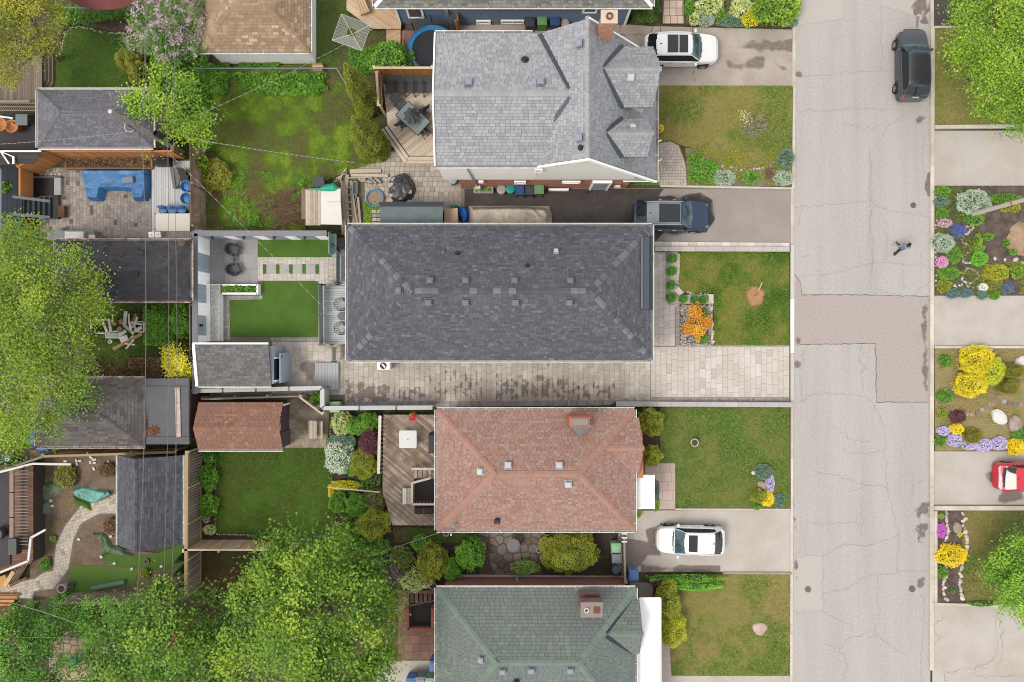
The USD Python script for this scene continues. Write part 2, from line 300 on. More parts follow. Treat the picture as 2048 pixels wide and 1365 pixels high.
# road: one long sheet, repaired patches laid in, seams and cracks
ROAD=flat('road',[(1590,-700),(1862,-700),(1860,2100),(1583,2100)],0.0,M_road)
PATCHES=[[(1592,554),(1601,562),(1604,590),(1861,594),(1861,804),(1753,805),(1751,687),(1600,690),(1588,694)],
           [(1604,0),(1688,-60),(1688,38),(1592,55)],[(1763,-80),(1859,-80),(1859,47),(1763,10)],[(1587,1110),(1645,1112),(1645,1223),(1586,1224)]]
for i,p in enumerate(PATCHES):MB().prism(pg(p),-0.1,0.004).build('asphalt_patch',M_patch if i==0 else mat('pale_patch','c6beb7',var=0.08,scale=16,rough=0.9),ROAD)
CR=[[(1590,415),(1660,410),(1740,404),(1760,416),(1800,425),(1857,433)],[(1742,320),(1744,404),(1741,450),(1748,520),(1742,528),(1748,548)],[(1600,552),(1660,548),(1742,528),(1790,527),(1857,531)],
      [(1592,221),(1650,224),(1700,217),(1790,219)],[(1822,221),(1790,245),(1756,278),(1755,290)],[(1690,247),(1730,259),(1760,251)],[(1763,10),(1764,140)],[(1592,52),(1688,38)],[(1688,-60),(1688,38)],[(1763,10),(1857,47)],
      [(1606,154),(1700,145),(1790,140)],[(1738,300),(1741,400),(1738,470),(1745,530),(1740,575),(1752,592)],[(1848,270),(1845,320),(1850,360)],[(1772,440),(1775,480),(1770,520)],[(1805,540),(1806,580)],
      [(1598,806),(1620,792),(1660,788),(1710,788),(1745,800)],[(1723,690),(1725,780)],[(1744,805),(1760,830),(1768,858),(1770,880),(1772,930),(1774,980),(1785,1015),(1793,1050)],[(1688,895),(1700,908),(1730,908),(1760,902)],[(1630,944),(1680,952),(1710,965),(1740,970)],[(1700,985),(1730,972),(1760,970),(1790,985)],
      [(1624,1048),(1722,1047)],[(1723,1000),(1723,1060),(1728,1074)],[(1586,1112),(1645,1112)],[(1645,1112),(1645,1223)],[(1586,1224),(1645,1223)],[(1645,1112),(1690,1088),(1720,1092),(1750,1088),(1790,1075),(1800,1068)],
      [(1645,1187),(1690,1178),(1720,1160),(1750,1151),(1780,1148),(1800,1143),(1856,1143)],[(1796,1148),(1792,1120),(1797,1085),(1793,1050)],[(1755,1152),(1756,1240),(1750,1270),(1780,1290),(1812,1312)],[(1735,1278),(1750,1270)],[(1645,1223),(1680,1244),(1700,1246),(1705,1266)],
      [(1650,1290),(1680,1297),(1690,1320),(1697,1335),(1685,1350),(1684,1400)],[(1680,1297),(1700,1275),(1730,1268)],[(1843,1186),(1848,1220),(1846,1260),(1842,1320),(1845,1400)],[(1822,940),(1826,970),(1820,1005)],[(1848,960),(1830,968)],[(1663,852),(1690,865),(1695,880),(1740,885)],
      [(1612,690),(1600,740),(1604,805)],[(1595,455),(1602,430),(1606,415)],[(1602,513),(1620,512)],[(1725,690),(1718,720),(1735,740),(1723,745)],[(1752,577),(1790,590)],[(1825,592),(1845,575),(1857,570)]]
for i,c in enumerate(CR):ribbon(PL(c),0.026,0.0075,seed=i).build('crack',M_crack,ROAD)
for i,c in enumerate([[(1588,549),(1600,562),(1604,590),(1700,590),(1857,593)],[(1600,690),(1751,687),(1753,805),(1857,805)]]):ribbon(PL(c),0.05,0.0085,seed=80+i,rough=0.02).build('seam',M_crackd,ROAD)
for i,(p,t)in enumerate([([(1820,-10),(1860,-10),(1860,50),(1840,48),(1838,38),(1822,28)],.36),([(1826,200),(1840,200),(1838,216),(1826,214)],.42),([(1826,232),(1852,232),(1850,256),(1826,256)],.42),([(1848,345),(1860,345),(1860,395),(1850,392)],.3),
        ([(1842,600),(1860,600),(1860,800),(1846,800),(1840,690)],.42),([(1830,1000),(1862,1000),(1862,1100),(1826,1090)],.43),([(1828,1154),(1850,1154),(1850,1184),(1830,1184)],.36),([(1586,670),(1606,670),(1602,740),(1588,760)],.42),([(1589,140),(1606,142),(1606,156),(1589,154)],.36),([(1585,1005),(1596,1005),(1590,1080),(1585,1080)],.38),([(1586,1085),(1597,1085),(1596,1190),(1586,1190)],.45),([(1830,34),(1838,34),(1836,62),(1830,62)],.3)]):
    s=stain_mesh(PL(p),t,2.0,0.011+.001*i,seed=i)
    if s:s.build('damp_stain',M_wet,ROAD)
def disc(px,py,r,z,h,name,lab,cat,m,m2):
    t=thing(name,lab,cat,P(px,py,0));c=P(px,py,0);MB().lathe([(0.001,z+h),(r*.84,z+h),(r*.84,z)],c,20).build('lid',m2,t);MB().lathe([(r*.88,z+h+.002),(r,z+h+.002),(r*1.02,z)],c,20).build('frame',m,t)
    b=MB()
    for k in range(-2,3):b.box((c[0]+k*r*.28,c[1],z+h+.004),(r*.08,1.4*r*math.sqrt(max(.05,1-(k*.3)**2)),.008))
    b.build('rib',m,t)
M_iron=mat('cast_iron','8a8078',var=0.2,scale=8,rough=0.6,metallic=0.3);M_iron2=mat('cast_iron_dark','6f645c',var=0.2,scale=8,rough=0.6)
disc(1826.5,411,.19,.0,.012,'manhole_cover','small round iron cover in the road north of the walking person','manhole cover',M_iron,M_iron2)
disc(1824,1178,.21,.012,.012,'manhole_cover','small round iron cover in a damp patch by the right kerb','manhole cover',M_iron,M_iron2)
disc(1616,1179,.2,.004,.012,'manhole_cover','small round iron cover near the left kerb in the southern road patch','manhole cover',M_iron2,M_iron)
# kerbs: cast in lengths
def kerb(name,a,b,w,z,lens=3.0,M_kerb=M_kerb):
    A,B=P(*a)[:2],P(*b)[:2];L=np.linalg.norm(B-A);n=max(1,round(L/lens));d=(B-A)/L;nn=np.array([-d[1],d[0]])*w/2
    base=structure(name,MB().prism(sg.Polygon([A+nn*.9,B+nn*.9,B-nn*.9,A-nn*.9]),-0.3,z-0.05),M_kerb)
    for k in range(n):
        p,q=A+d*(L*k/n+.006),A+d*(L*(k+1)/n-.006);MB().prism(sg.Polygon([p+nn,q+nn,q-nn,p-nn]).buffer(.0),-0.2,z,RNG.random()).build('kerb_length',M_kerb,base)
M_kerbw=mat('new_kerb','f4eee6',var=0.05,scale=4)
kerb('left_kerb',(1588,55),(1587,175),.2,.05);kerb('left_kerb',(1588,175),(1585.5,378),.16,.09);kerb('left_kerb',(1584,378),(1584,490),.2,.05)
kerb('left_kerb',(1584,490),(1584,815),.22,.08,M_kerb=M_kerbw);kerb('left_kerb',(1583.5,815),(1583,1020),.14,.09);kerb('left_kerb',(1583,1020),(1582,1350),.17,.06);kerb('left_kerb',(1582,1350),(1581,1800),.17,.05);kerb('left_kerb',(1590,-500),(1588,55),.16,.08)
kerb('right_kerb',(1863,-500),(1863,55),.22,.09);kerb('right_kerb',(1864,55),(1862.5,700),.24,.1);kerb('right_kerb',(1862.5,700),(1862,1340),.25,.1)
# drives
flat('north_drive',[(920,50),(1260,50),(1300,53),(1592,60),(1586,172),(1310,172),(1240,110),(920,75)],.012,M_gravel)
for c in[[(1242,49),(1242,74)],[(1305,53),(1306,70),(1242,73)],[(1322,53),(1322,68)],[(1388,141),(1388,165)],[(1385,55),(1386,66)]]:ribbon(PL(c),.05,.0165,seed=9).build('seam',M_crackd,'/World/north_drive')
for i,p in enumerate([[(1442,82),(1588,78),(1588,105),(1520,106),(1445,112)],[(1446,118),(1530,112),(1532,135),(1500,150),(1446,148)],[(1544,124),(1582,126),(1580,148),(1546,146)],[(1330,150),(1384,152),(1384,168),(1330,168)]]):
    s=stain_mesh(PL(p),.36,1.0,.017+.002*i,seed=20+i,edge=.5,cell=.04)
    if s:s.build('worn_patch',mat('exposed_gravel','94877c',var=0.5,scale=25,tint2='84786e',scale2=3,alpha=.9,tv=0),'/World/north_drive')
flat('asphalt_drive',[(880,376),(1585,378),(1584,487),(880,487)],.010,M_taup)
flat('damp_drive',[(928,378),(1328,378),(1320,388),(1316,398),(1350,410),(1330,462),(1310,486),(928,487)],.016,M_blackw)  # much darker area of the asphalt drive
flat('drive_edging',[(920,372),(929,372),(929,460),(920,460)],.022,mat('edging_slab','9a9088',var=.1))
s=stain_mesh(PL([(1400,386),(1424,400),(1430,440),(1412,466),(1380,470),(1300,478),(1300,396)]),.3,1.3,.0135,seed=3,edge=.5);s.build('damp_stain',mat('dark_fringe','463d3a',var=.15,alpha=1.0,tv=0,rough=.6),'/World/asphalt_drive')  # soft dark fringe around the darker asphalt
s=stain_mesh(PL([(1110,380),(1240,384),(1230,420),(1100,410)]),.62,1.6,.0205,seed=5,edge=.8);s and s.build('worn_patch',mat('pale_scuff','8a7f78',var=.3,scale=12,alpha=.5,tv=0),'/World/damp_drive')
s=stain_mesh(PL([(938,386),(958,386),(958,404),(938,402)]),.36,3,.0205,seed=6);s and s.build('worn_patch',mat('pale_scuff','8a7f78',var=.3,scale=12,alpha=.5,tv=0),'/World/damp_drive')
flat('south_drive',[(1240,1022),(1583,1019),(1583,1144),(1230,1144)],.012,M_conc)
for i,p in enumerate([[(1230,1075),(1316,1085),(1325,1115),(1300,1112),(1270,1140),(1230,1140)],[(1280,1128),(1440,1132),(1440,1146),(1280,1146)],[(1290,1060),(1320,1050),(1318,1090),(1296,1090)],[(1318,1045),(1450,1048),(1452,1056),(1320,1056)]]):
    s=stain_mesh(PL(p),.3,.9,.0185+.002*i,seed=40+i,edge=.35);s and s.build('damp_stain',M_wet,'/World/south_drive')
flat('bottom_drive',[(1270,1352),(1583,1352),(1582,1700),(1270,1700)],.012,M_conc)
flat('rear_slab',[(745,1322),(880,1322),(880,1700),(745,1700)],.012,M_conc)
flat('tarmac_drive',[(1868,-200),(1972,-200),(1972,55),(1868,57)],.012,mat('black_drive','544b4b',var=.12,scale=12,detail=8))
flat('right_drive',[(1868,262),(2400,262),(2400,371),(1868,372)],.012,M_conc)
flat('right_drive',[(1868,592),(2400,592),(2400,694),(1868,694)],.012,mat('grey_drive','cdc4bb',var=.08,scale=14,tint2='bfb5ad',scale2=.5,detail=8))
flat('right_drive',[(1868,903),(2400,903),(2400,1010),(1868,1010)],.012,M_conc)
flat('right_drive',[(1866,1207),(2400,1216),(2400,1800),(1862,1800)],.012,M_conc)
for i,c in enumerate([[(1992,1218),(1990,1260),(1995,1300),(1985,1320),(1960,1335),(1940,1350)],[(2000,1220),(2004,1300),(1996,1330)],[(1950,1350),(2100,1356)],[(1870,1250),(1885,1240),(1880,1225)],[(1868,1260),(1880,1275),(1870,1290)],[(1890,1345),(1930,1340),(1960,1330),(1980,1345)],[(1885,1342),(1895,1362)]]):ribbon(PL(c),.04,.0165,seed=60+i,rough=.09).build('crack',M_crack,'/World/right_drive_003')
s=stain_mesh(PL([(1960,945),(2000,925),(2060,920),(2060,1010),(1970,1008),(2000,985)]),.4,1.0,.0165,seed=8,edge=.6);s and s.build('damp_stain',M_wet,'/World/right_drive_002')
flat('porch_walk',[(1320,1195),(1346,1195),(1346,1352),(1320,1352)],.02,mat('pink_concrete','d0c0b6',var=.1,scale=5))
flat('porch_step',[(1258,1163),(1306,1166),(1304,1196),(1258,1196)],.22,mat('dark_concrete','857a74',var=.12,scale=5))
# wall-like borders of the drives
def border(name,pts,z,m,label=None):structure(name,MB().prism(pg(pts),-.1,z),m)
border('drive_border',[(1320,371),(1584,376),(1584,379.5),(1320,375)],.12,M_kerb);border('drive_border',[(1868,252),(2200,249),(2200,256),(1868,259)],.15,M_kerb)
border('drive_border',[(1867,692.5),(2200,692.5),(2200,697),(1867,697)],.15,M_kerb);border('drive_border',[(1866,1011.5),(2200,1011.5),(2200,1020),(1866,1020)],.18,M_kerb)
border('drive_border',[(1868,53.5),(1940,53.5),(1940,57),(1868,58)],.1,M_kerb);border('drive_border',[(1866,1022),(1872,1022),(1872,1204),(1866,1204)],.16,M_kerb);border('drive_border',[(1866,1205),(2000,1209),(2000,1214),(1866,1210)],.12,M_kerb)
border('drive_border',[(1445,1144),(1583,1144.5),(1583,1149),(1445,1148)],.1,mat('mossy_kerb','a9a184',var=.25,scale=5));border('drive_border',[(1350,1017),(1580,1017.5),(1580,1020.5),(1350,1020)],.08,M_kerb)
def blockrow(name,a,b,w,z,l,m,label=None):
    A,B=P(*a)[:2],P(*b)[:2];L=np.linalg.norm(B-A);d=(B-A)/L;nn=np.array([-d[1],d[0]])*w/2;n=round(L/l)
    base=structure(name,MB().prism(sg.Polygon([A+nn*.9,B+nn*.9,B-nn*.9,A-nn*.9]),-.1,z-.06),M_soil)
    for k in range(n):
        p,q=A+d*(L*k/n+.006),A+d*(L*(k+1)/n-.006);MB().prism(sg.Polygon([p+nn,q+nn,q-nn,p-nn]),-.02,z+RNG.uniform(-.006,.006),RNG.random()).build('block',m,base)
M_blockw=mat('white_block','e6ddd2',var=.1,scale=6,tv=.15);M_blockg=mat('grey_block','bdb7b2',var=.08,scale=6,tv=.12);M_blockl=mat('pale_wall_block','c9bfba',var=.06,scale=6,tv=.08)
blockrow('edging_blocks',(1308,488.5),(1578,491),.28,.1,.55,M_blockw);blockrow('low_wall',(1308,499),(1576,500),.3,.3,.9,M_blockl)
blockrow('low_wall',(1230,807.5),(1580,809),.3,.42,.85,M_blockl)
# paver drive and front path of the dark roofed house
M_pav=mat('pale_paver',[(0,'c8bcb0'),(.4,'dad0c6'),(.75,'e2dad2'),(1,'cec8c3')],var=.08,scale=8,tint2='cfc4b8',scale2=.6)
M_pavg=mat('grey_paver',[(0,'98938f'),(.5,'aaa5a1'),(1,'b5b0ac')],var=.08,scale=8)
M_pavy=mat('yard_paver',[(0,'c8bbad'),(.5,'dacfc4'),(1,'e4dbd1')],var=.1,scale=7,tint2='bdb1a3',scale2=.8)
PD=flat('paver_drive',[(686,690),(1582,690),(1582,806),(686,815)],.010,mat('joint_sand','81776d',var=.2,scale=9))
paving(pg([(1301,694),(1578,694),(1578,795),(1301,795)]),.36,[.42,.62,.8],math.pi/2,.03,M_pav,PD,rng=np.random.default_rng(1),limit=150)
paving(pg([(690,715),(1300,715),(1300,800),(690,804)]),.33,[.55,.66,.5],math.pi/2,.03,M_pavy,PD,rng=np.random.default_rng(2),limit=150)
paving(pg([(690,804),(1300,796),(1578,796),(1578,803),(1230,804),(1220,811),(690,816)]),.17,[.6],math.pi/2,.028,M_pavg,PD,name='border_paver',stuff='border_pavers',rng=np.random.default_rng(3),limit=150)
paving(pg([(1352,691),(1578,691),(1578,694),(1352,694)]),.17,[.4],math.pi/2,.029,M_pavg,PD,name='border_paver',stuff='border_pavers',limit=100)
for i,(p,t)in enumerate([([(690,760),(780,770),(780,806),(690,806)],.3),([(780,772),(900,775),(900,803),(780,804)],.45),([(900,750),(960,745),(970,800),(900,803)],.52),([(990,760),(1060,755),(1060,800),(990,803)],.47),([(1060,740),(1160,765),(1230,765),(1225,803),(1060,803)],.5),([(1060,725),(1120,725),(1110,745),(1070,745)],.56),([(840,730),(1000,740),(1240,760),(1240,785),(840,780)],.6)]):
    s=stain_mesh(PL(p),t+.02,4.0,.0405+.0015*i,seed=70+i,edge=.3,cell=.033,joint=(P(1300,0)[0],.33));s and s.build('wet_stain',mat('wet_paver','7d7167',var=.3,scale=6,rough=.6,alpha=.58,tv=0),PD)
FP=flat('front_path',[(1306,495),(1350,495),(1350,585),(1365,606),(1360,692),(1306,692)],.010,mat('joint_sand','8d8379'))
paving(pg([(1308,505),(1331,505),(1331,609),(1360,609),(1350,612),(1350,692),(1308,692)]),.35,[.42,.62],math.pi/2,.03,M_pav,FP,rng=np.random.default_rng(4),limit=120)
paving(pg([(1332,505),(1340,505),(1340,606),(1332,606)]),.26,[.18],math.pi/2,.029,M_pavg,FP,name='border_paver',stuff='border_pavers',limit=100);paving(pg([(1351,612),(1359,612),(1359,691),(1351,691)]),.26,[.18],math.pi/2,.029,M_pavg,FP,name='border_paver',stuff='border_pavers',limit=100)
# rear yard of that house
RY=flat('rear_yard',[(418,476),(700,476),(700,800),(418,800)],.010,mat('joint_sand','8d8379'))
M_slab=mat('grey_slab',[(0,'a6a4a2'),(1,'b4b2af')],var=.05,scale=6,tint2='a3a19f',scale2=.8)
paving(pg([(419,478),(516,478),(516,569),(419,569)]),1.0,[1.0,1.6],0,.034,M_slab,RY,name='slab',rng=np.random.default_rng(7))
paving(pg([(516,515),(686,515),(686,575),(648,575),(648,676),(637,676),(637,562),(516,562)]),.3,[.24,.36,.48],math.pi/2,.03,M_pav,RY,rng=np.random.default_rng(8),limit=200)
paving(pg([(443,592),(525,592),(525,600),(460,602),(460,680),(443,680)]),.24,[.36],0,.03,M_pavg,RY,name='border_paver',rng=np.random.default_rng(9),limit=120)
paving(pg([(545,684),(700,684),(700,725),(690,725),(690,790),(545,790)]),.4,[.42,.6,.75],math.pi/2,.03,M_pavy,RY,name='yard_paver',stuff='small_yard_pavers',rng=np.random.default_rng(10),limit=200);paving(pg([(540,675),(648,675),(648,683),(545,683)]),.24,[.18],0,.029,M_pavg,RY,name='border_paver',limit=60)
for k in range(5):
    MB().prism(pg([(533.5+k*26.2,529.5),(552+k*26.2,529.5),(552+k*26.2,548),(533.5+k*26.2,548)])if k<4 else pg([(637,529),(640,529),(640,547),(637,547)]),-.02,.042,.5).build('stepping_slab',mat('step_slab','b9b7b5',var=.05),RY)
s=stain_mesh(PL([(598,722),(640,716),(640,776),(600,776)]),.36,1.2,.0395,seed=77,edge=.5,cell=.04);s and s.build('wet_stain',mat('wet_paver','7d7167',alpha=.85),RY)
s=stain_mesh(PL([(650,530),(664,530),(664,566),(650,560)]),.42,1.8,.0395,seed=78,edge=.3,cell=.04);s and s.build('wet_stain',mat('wet_paver','7d7167',alpha=.85),RY)
# other paved places
SQ=flat('tile_patio',[(686,330),(705,318),(790,300),(935,300),(935,450),(700,450)],.008,mat('mossy_joint','7c7258',var=.3,scale=5))
M_tile=mat('square_tile',[(0,'9c8f80'),(.12,'b5a898'),(.5,'c9bcae'),(.9,'d6cbbf'),(1,'b8b0a8')],var=.1,scale=7,tint2='c0b3a5',scale2=.7)
paving(pg([(716,322),(790,302),(922,302),(922,445),(730,445),(730,352),(700,350)]),.325,[.325],0,.03,M_tile,SQ,name='tile',stuff='small_tiles',gap=.02,rng=np.random.default_rng(12),limit=280)
LP=flat('block_patio',[(78,335),(303,335),(303,478),(78,478)],.008,mat('joint_sand','8d8379'))
paving(pg([(80,337),(303,337),(303,476),(80,476)]),.22,[.3,.34,.22],math.pi/2,.03,mat('taupe_block',[(0,'6f635c'),(.05,'746860'),(.08,'9c9087'),(.6,'ada299'),(1,'b9afa6')],var=.1,scale=8),LP,name='block',stuff='small_blocks',rng=np.random.default_rng(13),limit=280)
CP=flat('curved_path',[(236,952),(232,985),(200,1000),(160,1010),(128,1050),(110,1090),(105,1130),(70,1155),(0,1165),(0,1195),(66,1200),(70,1185),(110,1180),(140,1140),(150,1080),(165,1050),(200,1030),(238,1030)],.008,mat('joint_sand','8d8379'))
paving(pg([(236,955),(232,988),(200,1003),(162,1012),(131,1052),(113,1090),(108,1132),(70,1158),(0,1168),(0,1192),(64,1197),(68,1182),(108,1177),(137,1138),(147,1080),(162,1047),(199,1027),(238,1027)]),.2,[.22,.3],.25,.03,mat('sand_block',[(0,'a89886'),(.1,'c6b9a8'),(1,'dccfbf')],var=.08,scale=8),CP,name='block',stuff='small_blocks',rng=np.random.default_rng(14),limit=280)
HX=flat('flagstone_patio',[(100,1282),(118,1275),(135,1262),(180,1256),(210,1268),(220,1300),(190,1360),(100,1362)],.008,mat('dark_joint','6b5648',var=.2));flagstones(PL([(100,1282),(118,1275),(135,1262),(180,1256),(210,1268),(220,1300),(190,1360),(100,1362)]),.52,.03,mat('tan_flag',[(0,'b3967f'),(1,'c7aa94')],var=.08,scale=6),HX,gap=.022)
FS=flat('flagstone_yard',[(940,1062),(1085,1062),(1085,1150),(930,1150)],.008,mat('dark_joint','6b5648'));flagstones(PL([(950,1062),(1085,1062),(1080,1150),(990,1150)]),.55,.03,mat('grey_flag',[(0,'6f655c'),(.5,'857a70'),(1,'978c80')],var=.15,scale=6),FS,gap=.035,seed=6)
RP=flat('front_walk',[(1271,925),(1351,925),(1351,1020),(1271,1020)],.010,mat('joint_sand','8d8379'));paving(pg([(1290,927),(1350,927),(1350,1019),(1318,1019),(1318,960),(1290,950)]),.6,[.62],0,.03,mat('pink_slab',[(0,'c7aea2'),(1,'d6c0b4')],var=.07,scale=7,tint2='cbb5a9',scale2=.8),RP,name='slab',rng=np.random.default_rng(15))
GW=flat('cobble_walk',[(1316,290),(1340,281),(1358,290),(1372,325),(1376,372),(1316,372)],.010,mat('mossy_joint','7c7258'));paving(pg([(1318,288),(1340,283),(1357,292),(1370,326),(1374,371),(1318,371)]),.185,[.185],0,.026,mat('beige_cobble',[(0,'bfb0a2'),(1,'d2c6ba')],var=.08,scale=8),GW,name='cobble',stuff='small_cobbles',gap=.018,rng=np.random.default_rng(16),limit=280)
BW=flat('stone_walk',[(1318,-120),(1366,-120),(1369,49),(1324,49)],.016,mat('dark_joint','6b5648'));paving(pg([(1330,-60),(1365,-60),(1367,48),(1326,48)]),.5,[.42],0,.036,mat('peach_slab',[(0,'d6bda6'),(1,'e3cdb8')],var=.06,scale=6),BW,name='slab',gap=.03,rng=np.random.default_rng(17))
RSL=flat('red_slab_path',[(766,48),(875,48),(875,100),(766,105)],.010,M_soil);paving(pg([(802,62),(872,62),(872,98),(802,98)]),.6,[.6],0,.03,mat('red_slab',[(0,'b5837a'),(1,'c79389')],var=.08,scale=6),RSL,name='slab',rng=np.random.default_rng(18))
SHD=flat('slab_yard',[(575,790),(660,790),(655,898),(560,898)],.010,mat('mossy_joint','7c7258'));paving(pg([(583,792),(632,792),(655,830),(652,896),(570,896)]),.62,[.62],0,.03,mat('tan_slab',[(0,'a89a86'),(1,'c2b5a2')],var=.12,scale=5,tint2='8f8069',scale2=1.2),SHD,name='slab',rng=np.random.default_rng(19))
RPT=flat('brick_yard',[(796,1180),(880,1180),(880,1322),(796,1322)],.010,mat('mossy_joint','7c7258'));paving(pg([(796,1182),(876,1182),(876,1318),(796,1318)]),.5,[.55],0,.03,mat('rust_slab',[(0,'87665a'),(1,'9d7a6c')],var=.12,scale=6),RPT,name='slab',rng=np.random.default_rng(20))
# beds
flat('soil_bed',[(110,60),(125,38),(150,30),(262,30),(262,72),(240,68),(200,58),(162,54),(130,58),(122,80),(120,112),(104,118)],.006,M_soil)
flat('garden_soil',[(60,900),(236,895),(236,1100),(370,1110),(370,1200),(140,1200),(60,1190)],.004,mat('garden_soil','8a745f',var=.25,scale=6,tint2='6f5c4b',scale2=.9,bump=.02));flat('dark_bed',[(395,895),(433,895),(430,1068),(560,1072),(560,1100),(395,1100)],.006,mat('dark_soil','4a3d34',var=.3,scale=6))
flat('planting_bed',[(1370,296),(1400,300),(1450,330),(1540,325),(1560,300),(1585,298),(1585,374),(1376,371)],.012,mat('dry_bed','93876a',var=.3,scale=7,tint2='7d7450',scale2=1.4));flat('planting_bed',[(1369,-120),(1592,-120),(1590,56),(1369,52)],.014,M_soil)
flat('rock_garden',[(1868,372),(2300,372),(2300,592),(1868,592)],.010,M_mulch);flat('dry_garden',[(1870,697),(2300,697),(2300,902),(1870,902)],.010,mat('dry_ground','a8926a',var=.3,scale=9,tint2='8a8a50',scale2=.9,bump=.02,detail=8));flat('flower_bed',[(1872,1021),(1930,1021),(1922,1100),(1924,1190),(1930,1206),(1872,1206)],.010,M_mulch)
flat('gravel_bed',[(1340,503),(1362,503),(1358,560),(1352,570),(1364,580),(1364,590),(1427,590),(1427,608),(1340,608)],.014,mat('fine_gravel','cfc2b0',var=.2,scale=30));flat('stone_bed',[(1360,608),(1427,608),(1427,692),(1360,692)],.016,M_soil)
flat('side_bed',[(660,825),(765,825),(762,1060),(875,1062),(945,1062),(960,1150),(875,1170),(760,1180),(676,1060),(655,930)],.006,mat('dark_soil','4a3d34'));flat('front_bed',[(1270,816),(1330,816),(1322,925),(1285,925)],.012,mat('dark_soil','4a3d34'));flat('side_bed',[(1085,1062),(1240,1062),(1240,1150),(1085,1150)],.006,mat('dark_soil','4a3d34'))
# ---------------------------------------------------------------- roofs and houses
def shingle_face(poly,w,e,rng,out,tone=(0,1),t=0.016,gap=0.016,lap=0.012):  # bare strip of dark deck stands in for the shadow under each course
    """Spaced courses of shingles over one flat convex roof face (3-D, counter-clockwise from above)."""
    poly=np.asarray(poly,float);n=np.cross(poly[1]-poly[0],poly[2]-poly[0]);n/=np.linalg.norm(n)
    if n[2]<0:poly,n=poly[::-1],-n
    u=np.cross([0,0,1],n);u/=np.linalg.norm(u);v=np.cross(n,u);o=poly[0]
    q=np.stack([(poly-o)@u,(poly-o)@v],1);(u0,v0),(u1,v1)=q.min(0),q.max(0);row,y=0,v0
    edge=np.roll(q,-1,0)-q
    while y<v1:
        x=u0-w+(row%2)*w*.5+rng.uniform(-.05,.05)
        while x<u1:
            ww=w*rng.choice([.8,1,1,1.2]);r=np.array([[x+gap/2,y+lap],[x+ww-gap/2,y+lap],[x+ww-gap/2,y+e],[x+gap/2,y+e]]);x+=ww
            s=np.array([edge[:,0]*(p[1]-q[:,1])-edge[:,1]*(p[0]-q[:,0])for p in r])
            if(s.max(0)<0).any():continue
            if(s<0).any():
                r=clip_convex(r,q)
                if r is None:continue
                a=0.5*abs(np.dot(r[:,0],np.roll(r[:,1],1))-np.dot(r[:,1],np.roll(r[:,0],1)))
                if a<.004:continue
            else:a=ww*e
            h=t*(1-(r[:,1]-y)/e*.8)+rng.uniform(0,.004);k=len(r)
            top=o+r[:,:1]*u+r[:,1:]*v+h[:,None]*n;low=o+r[:,:1]*u+r[:,1:]*v
            i=np.arange(k);j=(i+1)%k;m=np.arange(1,k-1)
            out.append((MB().add(np.vstack([top,low]),np.vstack([np.stack([m*0,m,m+1],1),np.stack([i,i+k,j+k],1),np.stack([i,j+k,j],1)]),tone[0]+(tone[1]-tone[0])*rng.random()),a))
        y+=e;row+=1
def caps(lines,w,l,rng,m,parent,tone=(0,1),name='ridge_cap'):
    """Folded cap shingles along hips and ridges: (p, q, normal1, normal2)."""
    for p,q,n1,n2 in lines:
        p,q=np.asarray(p,float),np.asarray(q,float);L=np.linalg.norm(q-p);d=(q-p)/L;k=max(1,int(L/l))
        a=np.cross(n1,d);b=np.cross(n2,d);a=a if a@n2<0 or True else-a
        sides=[]
        for n_,o_ in((n1,n2),(n2,n1)):
            s=np.cross(n_,d);s/=np.linalg.norm(s);s=s if s@o_<0 else-s;sides.append(s)
        up=n1+n2;up=up/np.linalg.norm(up)
        for i in range(k):
            s0,s1=p+d*L*i/k,p+d*L*((i+1)/k+.02);lift=up*(.03+.012*(i%2));t=tone[0]+(tone[1]-tone[0])*rng.random();mb=MB()
            for s in sides:
                v=np.array([s0+lift,s1+lift*.75,s1+lift*.75+s*w,s0+lift+s*w]);n=np.cross(v[1]-v[0],v[2]-v[0]);mb.add(v if n[2]>0 else v[::-1],[[0,1,2,3]],t)
            mb.build(name,m,parent)
def nrm(poly):
    poly=np.asarray(poly);n=np.cross(poly[1]-poly[0],poly[2]-poly[0]);n/=np.linalg.norm(n);return n if n[2]>0 else-n
def roof(house,faces,m,deck,w=.3,e=.145,seed=1,cap=None,tone=(0,1),capw=.14,capl=.24,capm=None,limit=300,**kw):
    """roof part of a house: the deck with its shingles and ridge caps."""
    d=MB()
    for f in faces:
        f=np.asarray(f,float);f=f if np.cross(f[1]-f[0],f[2]-f[0])[2]>0 else f[::-1];d.slab(f,.12,.5)
    R=d.build('roof',deck,house);rng=np.random.default_rng(seed);out=[]
    for f in faces:shingle_face(f,w,e,rng,out,tone,**kw)
    place_pieces('shingle','small_shingles',[a for a,_ in out],m,R,limit,[b for _,b in out])
    if cap:caps([(p,q,nrm(faces[i]),nrm(faces[j]))for p,q,i,j in cap],capw,capl,rng,capm or m,R,tone)
    return R
def gutter(house,runs,m,w=.12,h=.12,name='gutter',clips=None):
    for a,b in runs:
        a,b=np.asarray(a,float),np.asarray(b,float);d=(b-a)/np.linalg.norm(b-a);s=np.array([d[1],-d[0],0]);mb=MB()
        m=M_gut if m is M_white else m;mb.bar(a+s*w/2-[0,0,h/2],b+s*w/2-[0,0,h/2],w,h*.5,.0);mb.bar(a+s*w-[0,0,.03],b+s*w-[0,0,.03],.03,.11,1);mb.bar(a+s*.012-[0,0,.05],b+s*.012-[0,0,.05],.02,.1,.2)
        g_=mb.build(name,m,house)
        if clips:
            n=max(2,int(np.linalg.norm(b-a)/clips))
            for k in range(n+1):
                p=a+(b-a)*(k+.5)/(n+1);MB().bar(p-[0,0,-.015],p+s*(w+.02)+[0,0,.015],.035,.012).build('gutter_strap',m,g_)
